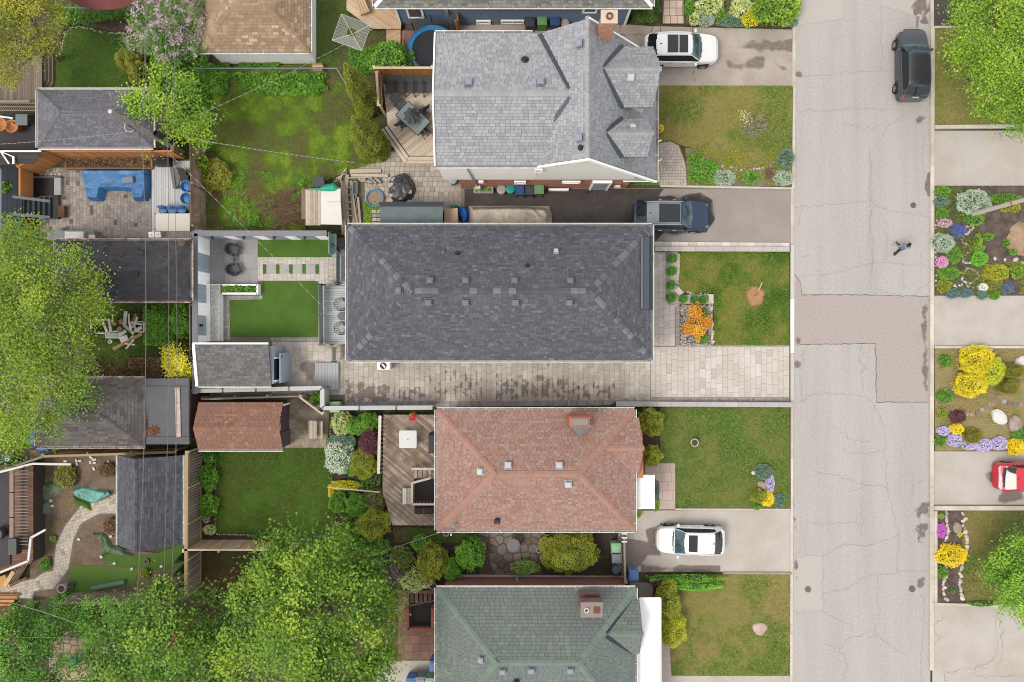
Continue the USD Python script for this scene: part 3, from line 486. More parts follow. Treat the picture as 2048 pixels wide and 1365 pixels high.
M_white=mat('white_paint',(.66,.65,.63),var=.03,tv=.1,rough=.5);M_gut=mat('gutter',[(0,(.13,.12,.11)),(.3,(.3,.29,.27)),(1,(.55,.53,.5))],var=.25,scale=3,rough=.5);M_offw=mat('offwhite_trim','ece6dc',var=.06,rough=.6);M_rustg=mat('rusty_gutter','a8897a',var=.35,scale=6,tint2='d8cfc6',scale2=2)
M_deck=mat('roof_underlay','54545a',var=.1);M_ventg=mat('grey_vent','9a9aa6',var=.06,rough=.5,metallic=.2);M_ventd=mat('dark_vent','74747e',var=.08,rough=.5);M_ventw=mat('pale_vent','c6c4c8',var=.05,rough=.5)
M_pipe=mat('black_pipe','2c2c30',var=.1,rough=.5);M_win=mat('window_glass','3c4850',var=.2,scale=3,rough=.08,spec=.6);M_flash=mat('dark_flashing','464c56',var=.1,rough=.5,metallic=.2)
def vent(R,p,n,m,s=.36,h=.16,rz=0):
    """A box vent with a flange, part of the roof."""
    p=np.asarray(p,float);n=np.asarray(n)/np.linalg.norm(n);x=np.cross([-math.sin(rz),math.cos(rz),0],n);x=np.cross(n,np.cross([math.cos(rz),math.sin(rz),0],n));x/=np.linalg.norm(x);y=np.cross(n,x);B=np.stack([x,y,n],1)
    mb=MB();mb.box(p+n*.035,(s*1.25,s*1.25,.03),R=B,tone=.3);mb.box(p+n*(.05+h/2),(s*.72,s*.72,h),R=B,tone=.1);mb.box(p+n*(.06+h),(s,s,.05),R=B,tone=.7);mb.box(p+n*(.1+h),(s*.8,s*.8,.04),R=B,tone=.8,taper=.8);mb.build('roof_vent',m,R)
def pipe(R,p,r=.06,h=.4):
    MB().lathe([(r*2.6,.0),(r*2.2,.05),(r*1.3,.1),(r,.12),(r,h),(r*.7,h),(r*.7,h-.05),(.001,h-.06)],p,12).build('vent_pipe',M_pipe,R)
def on_face(face,px,py):
    """The point of a sloping face that shows at the pixel."""
    n=nrm(face);o=np.asarray(face[0]);r=np.array([(px-1024)/PPM/CAM_Z,(682.5-py)/PPM/CAM_Z,-1.0]);c=np.array([0,0,CAM_Z]);return c+r*(((o-c)@n)/(r@n))
def walls(house,poly,z1,m,name='wall',t=.2):
    """One wall mesh per side of the plan (world xy, counter-clockwise)."""
    poly=np.asarray(poly)[:,:2]
    for a,b in zip(poly,np.roll(poly,-1,0)):
        d=(b-a)/np.linalg.norm(b-a);s=np.array([-d[1],d[0]]);MB().prism(sg.Polygon([a+d*.002,b-d*(t+.002),b-d*(t+.002)+s*t,a+d*.002+s*t]),-.2,z1).build(name,m,house)
def inset(c4,o):return np.array(sg.Polygon(np.asarray(c4)[:,:2]).buffer(-o,join_style=2).exterior.coords)[:-1][::1]
def ccw(p):p=np.asarray(p);return p if sg.LinearRing(p[:,:2]).is_ccw else p[::-1]
def hip(name,label,c4,ridge,he,hr,m,wallm,seed,w=.3,e=.145,over=.35,tone=(0,1),capm=None,deck=None,gut=None,clips=None,group=None,gutm=None,limit=300,sub=True,cat='house',capl=.24,capw=.14):
    """A hip roofed building. c4: eave pixels NW, NE, SE, SW; ridge: west and east end pixels."""
    c=PL(c4,he);xw,xe,yn,ys=(c[0,0]+c[3,0])/2,(c[1,0]+c[2,0])/2,(c[0,1]+c[1,1])/2,(c[2,1]+c[3,1])/2
    nw,ne,se,sw=np.array([[xw,yn,he],[xe,yn,he],[xe,ys,he],[xw,ys,he]]);rw,re_=P(*ridge[0],hr),P(*ridge[1],hr);rw[1]=re_[1]=(rw[1]+re_[1])/2
    o=np.array([*(PL(c4).mean(0)[:2]),0]);t=thing(name,label,cat,o,group=group)
    F=[[sw,se,re_,rw],[ne,nw,rw,re_],[nw,sw,rw],[se,ne,re_]]
    R=roof(t,F,m,deck or M_deck,w,e,seed,[(rw,re_,0,1),(nw,rw,1,2),(sw,rw,0,2),(ne,re_,1,3),(se,re_,0,3)],tone,capm=capm,limit=limit,capl=capl,capw=capw)
    walls(t,ccw(inset([nw,ne,se,sw],over)),he-.05,wallm)
    gutter(t,[(sw,se),(se,ne),(ne,nw),(nw,sw)]if gut is None else gut(nw,ne,se,sw),gutm or M_white,clips=clips)
    return t,R,F
M_ch=mat('charcoal_shingle',[(0,'57575e'),(.3,'5f5f67'),(.7,'67676f'),(.93,'6e6e76'),(1,'7d7d86')],var=.07,scale=20,var2=.07,scale2=.4)
M_chcap=mat('charcoal_cap',[(0,'55555c'),(.5,'62626a'),(.6,'71717a'),(1,'86868f')],var=.06,scale=12)
M_brick=None
def brick_mat(name,c1,c2,mo):
    usdkit.material(stage,'/World/Looks/'+name,{'g':('geometry',{}),'s':('separate_xyz',{}),'a':('math',{'math_type':'add'}),'c':('combine_xyz',{}),
        'b':('brick_texture',{'scale':1.0,'brick_width':.22,'row_height':.075,'mortar_size':.007,'color1':C(c1),'color2':C(c2),'mortar':C(mo)}),'n':('noise_texture',{'scale':7.0,'detail':4.0}),'r':('map_range',{'from_min':.3,'from_max':.7,'to_min':.7,'to_max':1.3}),'v':('vector_math',{'math_type':'scale'}),'p':('principled_bsdf',{'roughness':.9})},
        [('g.position','s.vector'),('s.x','a.value1'),('s.y','a.value2'),('a.value','c.x'),('s.z','c.y'),('c.vector','b.vector'),('g.position','n.vector'),('n.fac','r.value'),('b.color','v.vector1'),('r.result','v.scale'),('v.vector','p.base_color')],surface='p.BSDF')
    return UsdShade.Material.Get(stage,'/World/Looks/'+name)
M_brick=brick_mat('red_brick','cc7a58','ae6246','d4b8a6');M_brickd=brick_mat('dark_brick','8d4a3a','74392e','9a8478')
def window(house,c,size,face,wide=.09,panes=1,fm=None,glass=None):
    """A framed window on a wall; face = the outward direction."""
    f=np.array([*face,0.0]);s=np.array([-f[1],f[0],0]);c=np.asarray(c,float)+f*.02;w,h=size;B=np.stack([s,f,[0,0,1]],1);fr=MB()
    for k in(-1,1):fr.box(c+s*k*w/2,(wide,.1,h+wide),R=B);fr.box(c+np.array([0,0,k*h/2]),(w-wide,.1,wide),R=B)
    for k in range(1,panes):fr.box(c+s*(w*k/panes-w/2),(wide*.7,.08,h-wide),R=B)
    p=fr.build('window',fm or M_white,house);MB().box(c-f*.01,(w-wide,.05,h-wide),R=B).build('pane',glass or M_win,p)
# the charcoal roofed bungalow in the middle
H1,R1,F1=hip('hip_roof_house','long bungalow with charcoal hip roof beside the pale paver drive',[(696,451),(1304,451),(1303,721),(694,720)],[(822,583),(1181,581)],3.3,5.6,M_ch,mat('grey_stucco','b9b4ae'),1,capm=M_chcap,capw=.19,capl=.22,w=.28)
for i,(px,py)in enumerate([(860,565),(931,565),(1029,565),(1140,565),(801,582),(857,603),(931,603),(1031,603),(1138,603)]):
    f=F1[1]if py<570 else F1[2]if px==801 else F1[0];vent(R1,on_face(f,px,py),nrm(f),M_ventd,.36,.14)
for px,py in((915,508),(1055,532)):pipe(R1,on_face(F1[1],px,py))
vent(R1,on_face(F1[1],886,507),nrm(F1[1]),M_ventd,.18,.05);vent(R1,on_face(F1[1],1112,505),nrm(F1[1]),M_ventw,.24,.12)
c=PL([(1283,474),(1300,474),(1300,618),(1283,618)],3.75);mb=MB().slab([c[3],c[2]-[0,0,.15],c[1]-[0,0,.15],c[0]],.25);mb.build('awning',mat('slate_metal','5b6470',var=.06,rough=.4,metallic=.3),H1)
c=PL([(1300.5,472),(1306.5,472),(1306.5,620),(1300.5,620)],3.5);MB().slab([c[3],c[2]-[0,0,.2],c[1]-[0,0,.2],c[0]],.3).build('awning_edge',mat('dark_metal','474d57',rough=.4,metallic=.3),H1)
MB().slab(PL([(1282,476),(1285.5,476),(1285.5,617),(1282,617)][::-1],3.86),.1).build('awning_flashing',M_ventd,H1)
hp=P(771,731,0);ac=thing('heat_pump','white outdoor heat pump with round fan under the south eave','heat pump',hp);MB().box(hp+[0,0,.4],(.8,.5,.75)).build('cabinet',M_white,ac);MB().lathe([(.01,.79),(.2,.79),(.22,.775)],hp,18).build('fan_grille',M_pipe,ac);MB().box(hp+[.02,0,.8],(.1,.3,.03),rz=.7).build('fan_hub',M_white,ac)
dsp=MB().path(PL([(1308,502),(1335,503),(1352,501),(1361,508)],.1),.055,8);one('drain_hose',dsp,mat('dark_plastic','4a4347',rough=.5),'dark drain pipe curving from the house corner to the lawn','drain pipe')
def gable_end(xr0,xr1,yr,xe1,xe0,zr,ze,hw):
    a,b=P(xr0,yr,zr),P(xr1,yr,zr);b[1]=a[1];e1,e0=P(xe1,yr,ze)[0],P(xe0,yr,ze)[0];y=a[1]
    return a,b,np.array([e1,y+hw,ze]),np.array([e1,y-hw,ze]),np.array([e0,y+hw,ze]),np.array([e0,y-hw,ze])
# the salmon roofed bungalow
M_sal=mat('salmon_shingle',[(0,'a37c6f'),(.35,'ad8678'),(.7,'b48c7f'),(.85,'ab9389'),(1,'b99a8d')],var=.07,scale=20,var2=.05,scale2=.35);M_salcap=mat('salmon_cap',[(0,'b08574'),(1,'b98e7d')],var=.06,scale=12)
H2,R2,F2=hip('salmon_roof_house','bungalow with a salmon pink hip roof and white front awning',[(875,819),(1270,821),(1268,1062),(872,1060)],[(990,948),(1157,949)],3.2,5.15,M_sal,M_brick,2,capm=M_salcap,clips=.85,capw=.2,deck=mat('salmon_underlay','6b4a44'))
g0,g1,na,sa,nb,sb_=gable_end(1207,1287,897,1278,1255,4.25,3.2,52/31)
R2b=roof(H2,[[na,nb,g0,g1],[g1,g0,sb_,sa]],M_sal,mat('salmon_underlay','6b4a44'),.3,.145,22,[(g0,g1,0,1)],capm=M_salcap,capw=.18,limit=120)
MB().prism(pg([(1254,850),(1268,850),(1269,938),(1254,938)]),0,3.1).build('porch_wall',M_brick,H2)
for px,py in((963,943),(1016,933),(1118,933),(1136,966)):
    f=F2[2]if px<980 else F2[1]if py<945 else F2[0];vent(R2,on_face(f,px,py),nrm(f),M_ventw,.36,.14)
pipe(R2,on_face(F2[0],995,1039),.07);b=on_face(F2[0],994,1043);vent(R2,b,nrm(F2[0]),M_flash,.28,.02)
c=P(1154,838,3.4)[:2];ch=MB().box((c[0],c[1],4.0),(1.2,.55,1.9)).build('chimney',mat('orange_brick','d2664c',var=.12,scale=12),H2);MB().box((c[0],c[1],5.0),(1.05,.42,.1),taper=.9).build('chimney_cap',mat('pale_mortar','9a8d86'),ch)
a,b,d_=P(1140,852,4.1),P(1186,852,4.1),on_face(F2[1],1162,876);e_=P(1163,846,4.5);mb=MB();mb.slab([e_,a,d_],.05,.45);mb.slab([e_,d_,b],.05,.6);mb.build('chimney_cricket',mat('galvanised','8f8d90',rough=.4,metallic=.4),ch)
aw=P(1289,985,2.5);MB().slab(PL([(1271,1019),(1308,1018),(1307,951),(1271,950)],2.6),.1).build('awning',M_white,H2)
for k in(0,1):MB().bar(P(1270,952+k*64,2.9),P(1304,953+k*63,2.68),.04,.04).build('awning_bracket',M_white,H2)
MB().slab(PL([(1307,1018.5),(1309.5,1018.5),(1309.5,950.5),(1307,950.5)],2.55),.2).build('awning_valance',M_white,H2)
# the green roofed bungalow
M_gr=mat('green_shingle',[(0,'717b74'),(.5,'7b857d'),(1,'869088')],var=.07,scale=20,tint2='7a827f',scale2=.5);M_grcap=mat('green_cap',[(0,'79887e'),(1,'829187')],var=.05)
H3,R3,F3=hip('green_roof_house','bungalow with a green hip roof, brick chimney and white porch roof',[(874,1176),(1271,1177),(1270,1478),(872,1476)],[(992,1325),(1158,1328)],3.2,5.3,M_gr,M_brickd,3,w=.32,e=.2,capm=M_grcap,clips=.85,capw=.2,deck=mat('green_underlay','4c5a52'))
g0,g1,na,sa,nb,sb_=gable_end(1213,1286,1269,1279,1258,4.3,3.25,50/31)
roof(H3,[[na,nb,g0,g1],[g1,g0,sb_,sa]],M_gr,mat('green_underlay','4c5a52'),.32,.2,33,[(g0,g1,0,1)],capm=M_grcap,capw=.2,limit=120)
mb=MB();mb.bar(g0+[0,.12,.05],nb+[.1,.05,.08],.2,.03);mb.bar(g0+[0,-.12,.05],sb_+[.1,-.05,.08],.2,.03);mb.build('valley_flashing',mat('navy_flashing','2b3442',rough=.5),R3)
for px,py in((965,1319),(1005,1340),(1062,1338),(1140,1338)):
    f=F3[2]if px<980 else F3[0];vent(R3,on_face(f,px,py),nrm(f),M_ventg,.34,.14)
pipe(R3,on_face(F3[0],1033,1361),.08)
c=P(1176,1196,3.5)[:2];ch=MB().box((c[0],c[1],4.15),(1.15,.75,2.3)).build('chimney',M_brickd,H3);MB().box((c[0],c[1],5.36),(1.25,.85,.12)).build('chimney_cap',mat('pale_mortar','d8cdc0',var=.15),ch)
MB().lathe([(.14,5.42),(.14,5.55),(.1,5.55),(.1,5.43)],(c[0]-.3,c[1],0),12).build('flue',M_offw,ch);MB().box((c[0]+.3,c[1],5.44),(.36,.36,.06)).build('flue',mat('rust_tile','7a4a38'),ch);MB().box((c[0]-.02,c[1]+.46,4.5),(1.25,.16,.06)).build('flashing',M_flash,ch)
MB().slab(PL([(1271,1500),(1320,1500),(1320,1196),(1281,1196),(1271,1204)][::1],2.7),.12).build('porch_roof',M_white,H3)
MB().slab(PL([(1321,1500),(1323,1500),(1322.5,1197),(1320.5,1197)],2.62),.2).build('porch_fascia',M_white,H3)
yb=P(0,1155,0)[1]-.02
for px in(938,1221):window(H3,(P(px,0,0)[0],P(0,1157,.3)[1]-.1,.3),(.8,.36),(0,1),.09,2)
window(H3,(P(1003,0,0)[0],P(0,1166,1.4)[1]-.13,2.1),(.5,.5),(0,1))
MB().prism(pg([(895,1149),(1245,1152),(1245,1156),(895,1155)]),0,.12).build('plinth',M_conc,H3);MB().box(P(1034,1153,.5)+[0,-.1,.2],(.16,.16,.5)).build('meter',mat('grey_plastic','9a948e'),H3)
# the pale grey house: rear block, front cape with two dormers
M_lg=mat('grey_shingle',[(0,'9a9b9f'),(.35,'a3a4a8'),(.7,'abacb0'),(1,'b3b4b8')],var=.08,scale=18,var2=.06,scale2=.35);M_lgd=mat('grey_underlay','66666a');M_lgcap=mat('grey_cap',[(0,'a4a4a8'),(1,'b2b0b0')],var=.05)
H4=thing('dormer_house','two storey house with light grey shingle roof, two dormers and brick base','house',(2,13,0))
yS,yN,yM,xW,zE,zR=9.72,16.98,13.35,-4.26,6.6,7.62;xF,zF,xE,zEa=4.05,8.25,8.66,2.95
XI=lambda x,y,z:np.array([x,y,z])
def west(x):return zF-(xF-x)*(zF-zE)/2.55  # west slope of the front block
xv=xF-2.55*(zF-zR)/(zF-zE)  # where the rear ridge meets it
Fa=[[XI(xW,yS,zE),XI(xF-2.55,yS,zE),XI(xv,yM,zR),XI(xW,yM,zR)],[XI(xF-2.55,yN,zE),XI(xW,yN,zE),XI(xW,yM,zR),XI(xv,yM,zR)],
      [XI(xF-2.55,yS,zE),XI(xF,yS-.1,zF),XI(xF,yM,zF),XI(xv,yM,zR)],[XI(xF,yM,zF),XI(xF,yN+.1,zF),XI(xF-2.55,yN,zE),XI(xv,yM,zR)],[XI(xE,yS-.1,zEa),XI(xE,yN+.1,zEa),XI(xF,yN+.1,zF),XI(xF,yS-.1,zF)]]
R4=roof(H4,Fa,M_lg,M_lgd,.3,.17,4,[(XI(xW,yM,zR),XI(xv,yM,zR),0,1),(XI(xF,yS-.1,zF),XI(xF,yN+.1,zF),2,4)],capm=M_lgcap,capw=.2)
mb=MB();mb.bar(XI(xv+.05,yM+.25,zR+.05),XI(xF-2.5,yN-.05,zE+.1),.28,.03);mb.bar(XI(xv+.05,yM-.25,zR+.05),XI(xF-2.5,yS+1.4,zE+.28),.2,.03);mb.build('valley_flashing',mat('slate_flashing','444b53',rough=.5),R4)
def east(x):return zF-(x-xF)*(zF-zEa)/(xE-xF)
def xat(z):return xF+(zF-z)*(xE-xF)/(zF-zEa)
def dormer(ym,yn,ys,xf,zr,ze,xn):
    a,b=XI(xat(zr)-.05,ym,zr),XI(xf+.15,ym,zr);n0,n1,s0,s1=XI(xat(ze),yn,ze),XI(xf,yn,ze),XI(xat(ze),ys,ze),XI(xf,ys,ze)
    F=[[n1,n0,a,b],[s0,s1,b,a]];d=MB().prism(sg.Polygon([(xat(ze)-.3,ys+.25),(xf-.35,ys+.25),(xf-.35,yn-.25),(xat(ze)-.3,yn-.25)]),ze-1.9,ze-.06).build('dormer',M_offw,H4)
    rr=roof(H4,F,M_lg,M_lgd,.3,.17,int(zr*10+xf),[(a,b,0,1)],capm=M_lgcap,capw=.18,limit=150)
    g=MB();g.add([XI(xf-.34,yn-.25,ze-.06),XI(xf-.34,ys+.25,ze-.06),XI(xf-.34,ym,zr-.1)],[[0,1,2]]);g.build('dormer_gable',M_offw,H4);window(H4,(xf-.35,ym,ze-.6),(1.0,.9),(1,0))
    mb=MB();mb.bar(a+[0,.1,.06],n0+[.1,.05,.1],.2,.03);mb.bar(a+[0,-.1,.06],s0+[.1,-.05,.1],.2,.03);mb.build('valley_flashing',mat('slate_flashing','444b53'),rr);return F,rr
D1,RD1=dormer(14.85,16.56,13.13,7.95,7.2,5.9,0);D2,RD2=dormer(11.42,12.49,10.35,7.6,6.95,5.9,0)
for px,py,f in((937,168,Fa[1]),(1081,167,Fa[1]),(1161,89,Fa[3]),(1161,277,Fa[2])):vent(R4,on_face(f,px,py),nrm(f),M_ventg,.38,.14)
vent(RD1,on_face(D1[1],1261,153),nrm(D1[1]),M_ventw,.36,.12);vent(RD2,on_face(D2[0],1265,257),nrm(D2[0]),M_ventw,.34,.12)
pipe(R4,on_face(Fa[1],1050,121),.09,.3);pipe(R4,on_face(Fa[2],1162,296),.07,.3)
M_sid=mat('cream_siding',(.52,.5,.44),var=.04,scale=3)
def clap(house,a,b,z0,z1,m,out,name='siding',step=.2,top=None):
    """Overlapping boards on a wall from a to b; top(x) trims a gable."""
    a,b,out=np.asarray(a,float),np.asarray(b,float),np.asarray(out,float);z=z0
    while z<z1-.02:
        za=min(z+step,z1);p,q=a,b
        if top:
            p,q=top(z+step*.5)
            if p is None:break
        mb=MB();v=[[*(p+out*.03),z],[*(q+out*.03),z],[*(q+out*.012),za],[*(p+out*.012),za],[*p,z],[*q,z],[*q,za],[*p,za]];mb.add(v,[[0,1,2,3],[4,5,1,0],[1,5,6,2],[4,0,3,7],[3,2,6,7]]);mb.build(name+'_board',m,house);z+=step
MB().prism(sg.box(xW+.1,yS+.1,xF-.2,yN-.1),2.75,zE-.1).build('upper_wall',M_sid,H4);MB().prism(sg.box(xW+1.0,yS+.13,xE-1.32,yN-.13),-.1,2.75).build('brick_wall',M_brick,H4)
clap(H4,(xW+.1,yS+.1),(xF-2.62,yS+.1),2.75,zE-.3,M_sid,(0,-1))
gp=sg.Polygon([(xF-2.6,2.75),(xE-1.3,2.75),(xE-1.3,east(xE-1.3)-.2),(xF,zF-.2),(xF-2.6,zE-.3)]);mm=trimesh.creation.extrude_polygon(gp,.1,engine='earcut')
for y in(yS+.17,yN-.07):MB().mesh(mm,.5,[[1,0,0,0],[0,0,-1,y],[0,1,0,0],[0,0,0,1]]).build('gable_wall',M_sid,H4)
mb=MB();mb.bar(XI(xF-2.6,yS-.1,zE-.05),XI(xF+.02,yS-.12,zF+.02),.1,.2);mb.bar(XI(xF-.02,yS-.12,zF+.02),XI(xE+.02,yS-.12,zEa),.1,.2);mb.build('rake_trim',M_white,H4)
mb=MB();mb.bar(XI(xF,yN+.12,zF),XI(xE,yN+.12,zEa),.08,.16);mb.build('rake_trim',M_white,H4)
gutter(H4,[(XI(xW,yS,zE),XI(xF-2.55,yS,zE))],M_white,.16,.14);gutter(H4,[(XI(xF-2.9,yN,zE),XI(xW,yN,zE)),(XI(xE,yS-.1,zEa),XI(xE,yN+.1,zEa))],M_white,.16,.14,clips=1.2)
MB().bar(XI(xW,yS-.05,zE+.02),XI(xW,yM,zR+.02),.08,.14).build('rake_trim',M_white,H4);MB().bar(XI(xW,yN+.05,zE+.02),XI(xW,yM,zR+.02),.08,.14).build('rake_trim',M_white,H4)
po=PL([(1249,344),(1306,356),(1303,362),(1249,362)],3.0);MB().slab(ccw(po),.12).build('porch_roof',M_lg,H4);MB().slab(ccw(PL([(1247,361),(1314,361),(1314,363.5),(1247,363.5)],2.95)),.15).build('porch_gutter',M_white,H4)
yb=yS+.13
for px,z,w,h in((1077,5.4,.36,.5),(1040,2.35,.62,.5),(1142,2.4,1.0,.36),(962,2.5,.2,.3),(1117,.25,1.2,.3)):window(H4,(((px-1024)/PPM*(CAM_Z-z)/CAM_Z),yb-.13,z),(w,h),(0,-1),.1)
dr=MB();dr.box((5.55,yb-.06,1.05),(.95,.1,2.1));D=dr.build('side_door',mat('grey_door','b8bcc2',var=.05),H4);MB().box((5.55,yb-.12,1.4),(.6,.04,1.1)).build('door_pane',mat('door_glass','9fb0bd',rough=.1),D);mb=MB()
for k in(-1,1):mb.box((5.55+k*.54,yb-.08,1.08),(.1,.16,2.2))
mb.box((5.55,yb-.08,2.2),(1.2,.16,.1));mb.build('door_frame',M_white,D);MB().box((6.65,yb-.14,1.2),(.4,.2,.25),taper=.7).build('mailbox',M_offw,H4)
MB().path([XI(-2.55,yS+.04,6.3),XI(-2.55,yb-.1,5.9),XI(-2.2,yb-.1,1.2),XI(-2.15,yb-.12,.4)],.05,6).build('downspout',mat('grey_metal','b5b2ae',metallic=.3,rough=.4),H4);MB().box((-2.15,yb-.15,.9),(.3,.2,.4)).build('meter_box',M_offw,H4)
c=P(1206,76,6.8)[:2];CH=MB().box((c[0],c[1],7.9),(.75,.58,2.7)).build('chimney',mat('speckled_brick','c4805f',var=.35,scale=14,tint2='d8b199',scale2=8),H4);MB().box((c[0],c[1],9.31),(.86,.68,.14)).build('chimney_cap',mat('peach_mortar','e2cbb5',var=.06),CH);MB().lathe([(.18,9.36),(.18,9.48),(.12,9.48),(.12,9.36)],(c[0],c[1],0),12).build('flue',mat('rust_tile','7a4a38'),CH)
for y in(10.9,12.1):MB().bar(XI(xE+.05,y,2.2),XI(xE+.55,y+.3,2.0),.06,.06).build('porch_bracket',M_white,H4)
nest=MB();q=on_face(Fa[0],1115,300)
for k in range(150):
    a=RNG.normal(0,.12,3)*[.8,2.2,.3];d_=RNG.normal(0,1,3)*[.5,1,.15];d_*=.35/np.linalg.norm(d_);nest.bar(q+[0,0,.06]+a-d_,q+[0,0,.1]+a+d_,.018,.018,RNG.random())
one('twig_nest',nest,mat('dry_twig',[(0,'8a7468'),(1,'c4ab98')],var=.1),'heap of dry twigs caught in the grey roof valley','nest')
# blue sided house along the top edge
H5=thing('blue_house','blue clapboard house with grey roof and white trim along the top edge','house',P(1020,-40,0));he=2.95;nw,ne,se,sw=PL([(748,-330),(1305,-330),(1305,13.5),(749,13.5)],he);rw,re_=P(900,-160,5.2),P(1150,-160,5.2)
M_og=mat('olive_shingle',[(0,'6e6c68'),(.5,'888682'),(.9,'9b9894'),(1,'7c7a60')],var=.1,scale=18);F5=[[sw,se,re_,rw],[ne,nw,rw,re_],[nw,sw,rw],[se,ne,re_]]
roof(H5,F5,M_og,M_lgd,.3,.16,5,[(sw,rw,0,2),(se,re_,0,3)],capm=M_white,capw=.12,limit=300);gutter(H5,[(sw,se),(se,ne),(nw,sw)],M_white,clips=1.6)
b=ccw(inset([nw,ne,se,sw],.32));b[:,0]=np.clip(b[:,0],P(800,0,0)[0],P(1251,0,0)[0]);M_blue=mat('blue_clapboard',(.095,.14,.2),var=.06,scale=4);yb=P(0,48,0)[1]
x0,x1=b[:,0].min(),b[:,0].max();MB().prism(sg.box(x0,yb,x1,b[:,1].max()),-.1,he-.1).build('wall',M_blue,H5);clap(H5,(x0,yb),(x1,yb),.05,he-.15,M_blue,(0,-1))
for px,z,w,h,n in((830,1.7,.9,1.3,1),(967,.35,.8,.35,1),(1025,.4,1.35,.35,2),(1180,2.1,.8,.7,1)):window(H5,((px-1024)/PPM*(CAM_Z-z)/CAM_Z,yb-.04,z),(w,h),(0,-1),.13,n)
for x in(x0+.06,x1-.06):MB().box((x,yb-.05,he/2),(.14,.12,he)).build('corner_trim',M_white,H5)
MB().box(((893-1024)/PPM*.96,yb-.1,1.8),(.22,.16,.55)).build('meter',mat('grey_plastic','9a948e'),H5);MB().box(((1165-1024)/PPM,yb-.1,.3),(.35,.14,.3)).build('tap_box',M_white,H5)
# ---------------------------------------------------------------- garages and sheds
M_tan=mat('tan_shingle',[(0,'9b8067'),(.4,'ae9378'),(.75,'b99f83'),(.9,'d0b795'),(1,'dcc6a4')],var=.1,scale=10,tint2='a0856e',scale2=.5)
T1,_,_=hip('tan_garage','white garage with a worn tan shingle roof at the top edge',[(400,-72),(619,-72),(619,105),(400,103)],[(456,16),(541,17)],2.6,4.0,M_tan,M_white,11,w=.45,e=.19,over=.3,capm=M_tan,deck=mat('tan_underlay','5a4a3c'),gut=lambda nw,ne,se,sw:[(sw,se),(se,ne),(nw,sw)],clips=1.2,cat='garage',limit=200,capw=.2)
M_g2=mat('mid_grey_shingle',[(0,'6c6a70'),(.6,'78767c'),(1,'84828a')],var=.06,scale=18);M_trimw=mat('weathered_trim','e6dfd8',var=.12,scale=4)
hip('grey_garage','garage with a plain mid grey hip roof behind the leaning utility pole',[(76,181),(306,180),(306,295),(76,296)],[(120,223),(221,222)],2.5,3.7,M_g2,mat('beige_wall','b0a698'),12,capm=M_g2,capw=.1,cat='garage',limit=150,gutm=M_trimw)
M_g3=mat('slate_shingle',[(0,'3a3a3f'),(.5,'4b4a50'),(1,'5c5a60')],var=.12,scale=9,tint2='504c50',scale2=.9)
hip('dark_garage','garage with a blackish hip roof and rusty gutters partly under the lime green tree',[(112,481),(381,482),(382,602),(112,602)],[(180,541),(318,541)],2.5,3.5,M_g3,mat('beige_wall','b0a698'),13,w=.34,e=.16,capm=M_g3,cat='garage',limit=150,gutm=M_rustg)
vg=P(271,547,3.5);BASE_='/World/dark_garage';MB().box(vg+[0,0,-.02],(.3,.26,.2)).build('roof_vent',M_pipe,BASE_);MB().lathe([(.16,2.6),(.2,2.9),(.1,3.0),(.22,3.12),(.01,3.2)],P(371,488,2.6)*[1,1,0],14).build('flue',mat('rusty_flue','6b5648',var=.3),BASE_)
M_g4=mat('brown_grey_shingle',[(0,'58504f'),(.3,'5e5654'),(.4,'6d6766'),(1,'7d7776')],var=.08,scale=12,tint2='6a6360',scale2=.7)
T4,_,_=hip('brown_garage','garage with a mottled brown grey hip roof and a flat roofed extension',[(73,758),(290,758),(290,893),(73,893)],[(125,828),(193,828)],2.5,3.8,M_g4,mat('beige_wall','b0a698'),14,w=.5,e=.19,capm=M_g4,capw=.12,cat='garage',limit=200,gut=lambda nw,ne,se,sw:[(sw,se),(ne,nw),(nw,sw)],clips=.75,gutm=M_rustg)
c=ccw(PL([(291,758),(377,757),(378,889),(291,889)],2.45));fr_=MB().slab(c,.2).build('flat_roof',mat('roll_roofing','6f6f72',var=.08,scale=5,tint2='66666a',scale2=.5),T4);MB().prism(sg.Polygon(c[:,:2]).buffer(-.2),-.1,2.2).build('flat_roof_wall',mat('maroon_wall','5a3630'),T4)
MB().slab(ccw(PL([(291,773),(377,773),(377,772),(291,772)],2.47)),.03).build('roof_lap',M_g3,fr_);MB().slab(ccw(PL([(291,874),(378,874),(378,873),(291,873)],2.47)),.03).build('roof_lap',M_g3,fr_)
bd=ccw(PL([(349.5,776),(359,775),(361.5,874),(352,875)],2.52));one('plank',MB().slab(bd,.05),mat('weathered_board','d2bfb8',var=.25,scale=5,tint2='c0a69e',scale2=2),'pale weathered board lying on the flat garage roof','plank')
def heap(name,label,cat,px,py,z,rx,ry,n,m,sz,seed,h=.1):
    r=np.random.default_rng(seed);c=P(px,py,z);mb=MB()
    for k in range(n):
        a=r.normal(0,.45,2);p=c+[a[0]*rx,a[1]*ry,h*r.random()*math.exp(-a@a*2)+.01];leaf_quads(mb,p[None],sz,r,.5,r.random(1))
    return mb.build(name,m,'/World',label=label,cat=cat,kind='stuff')
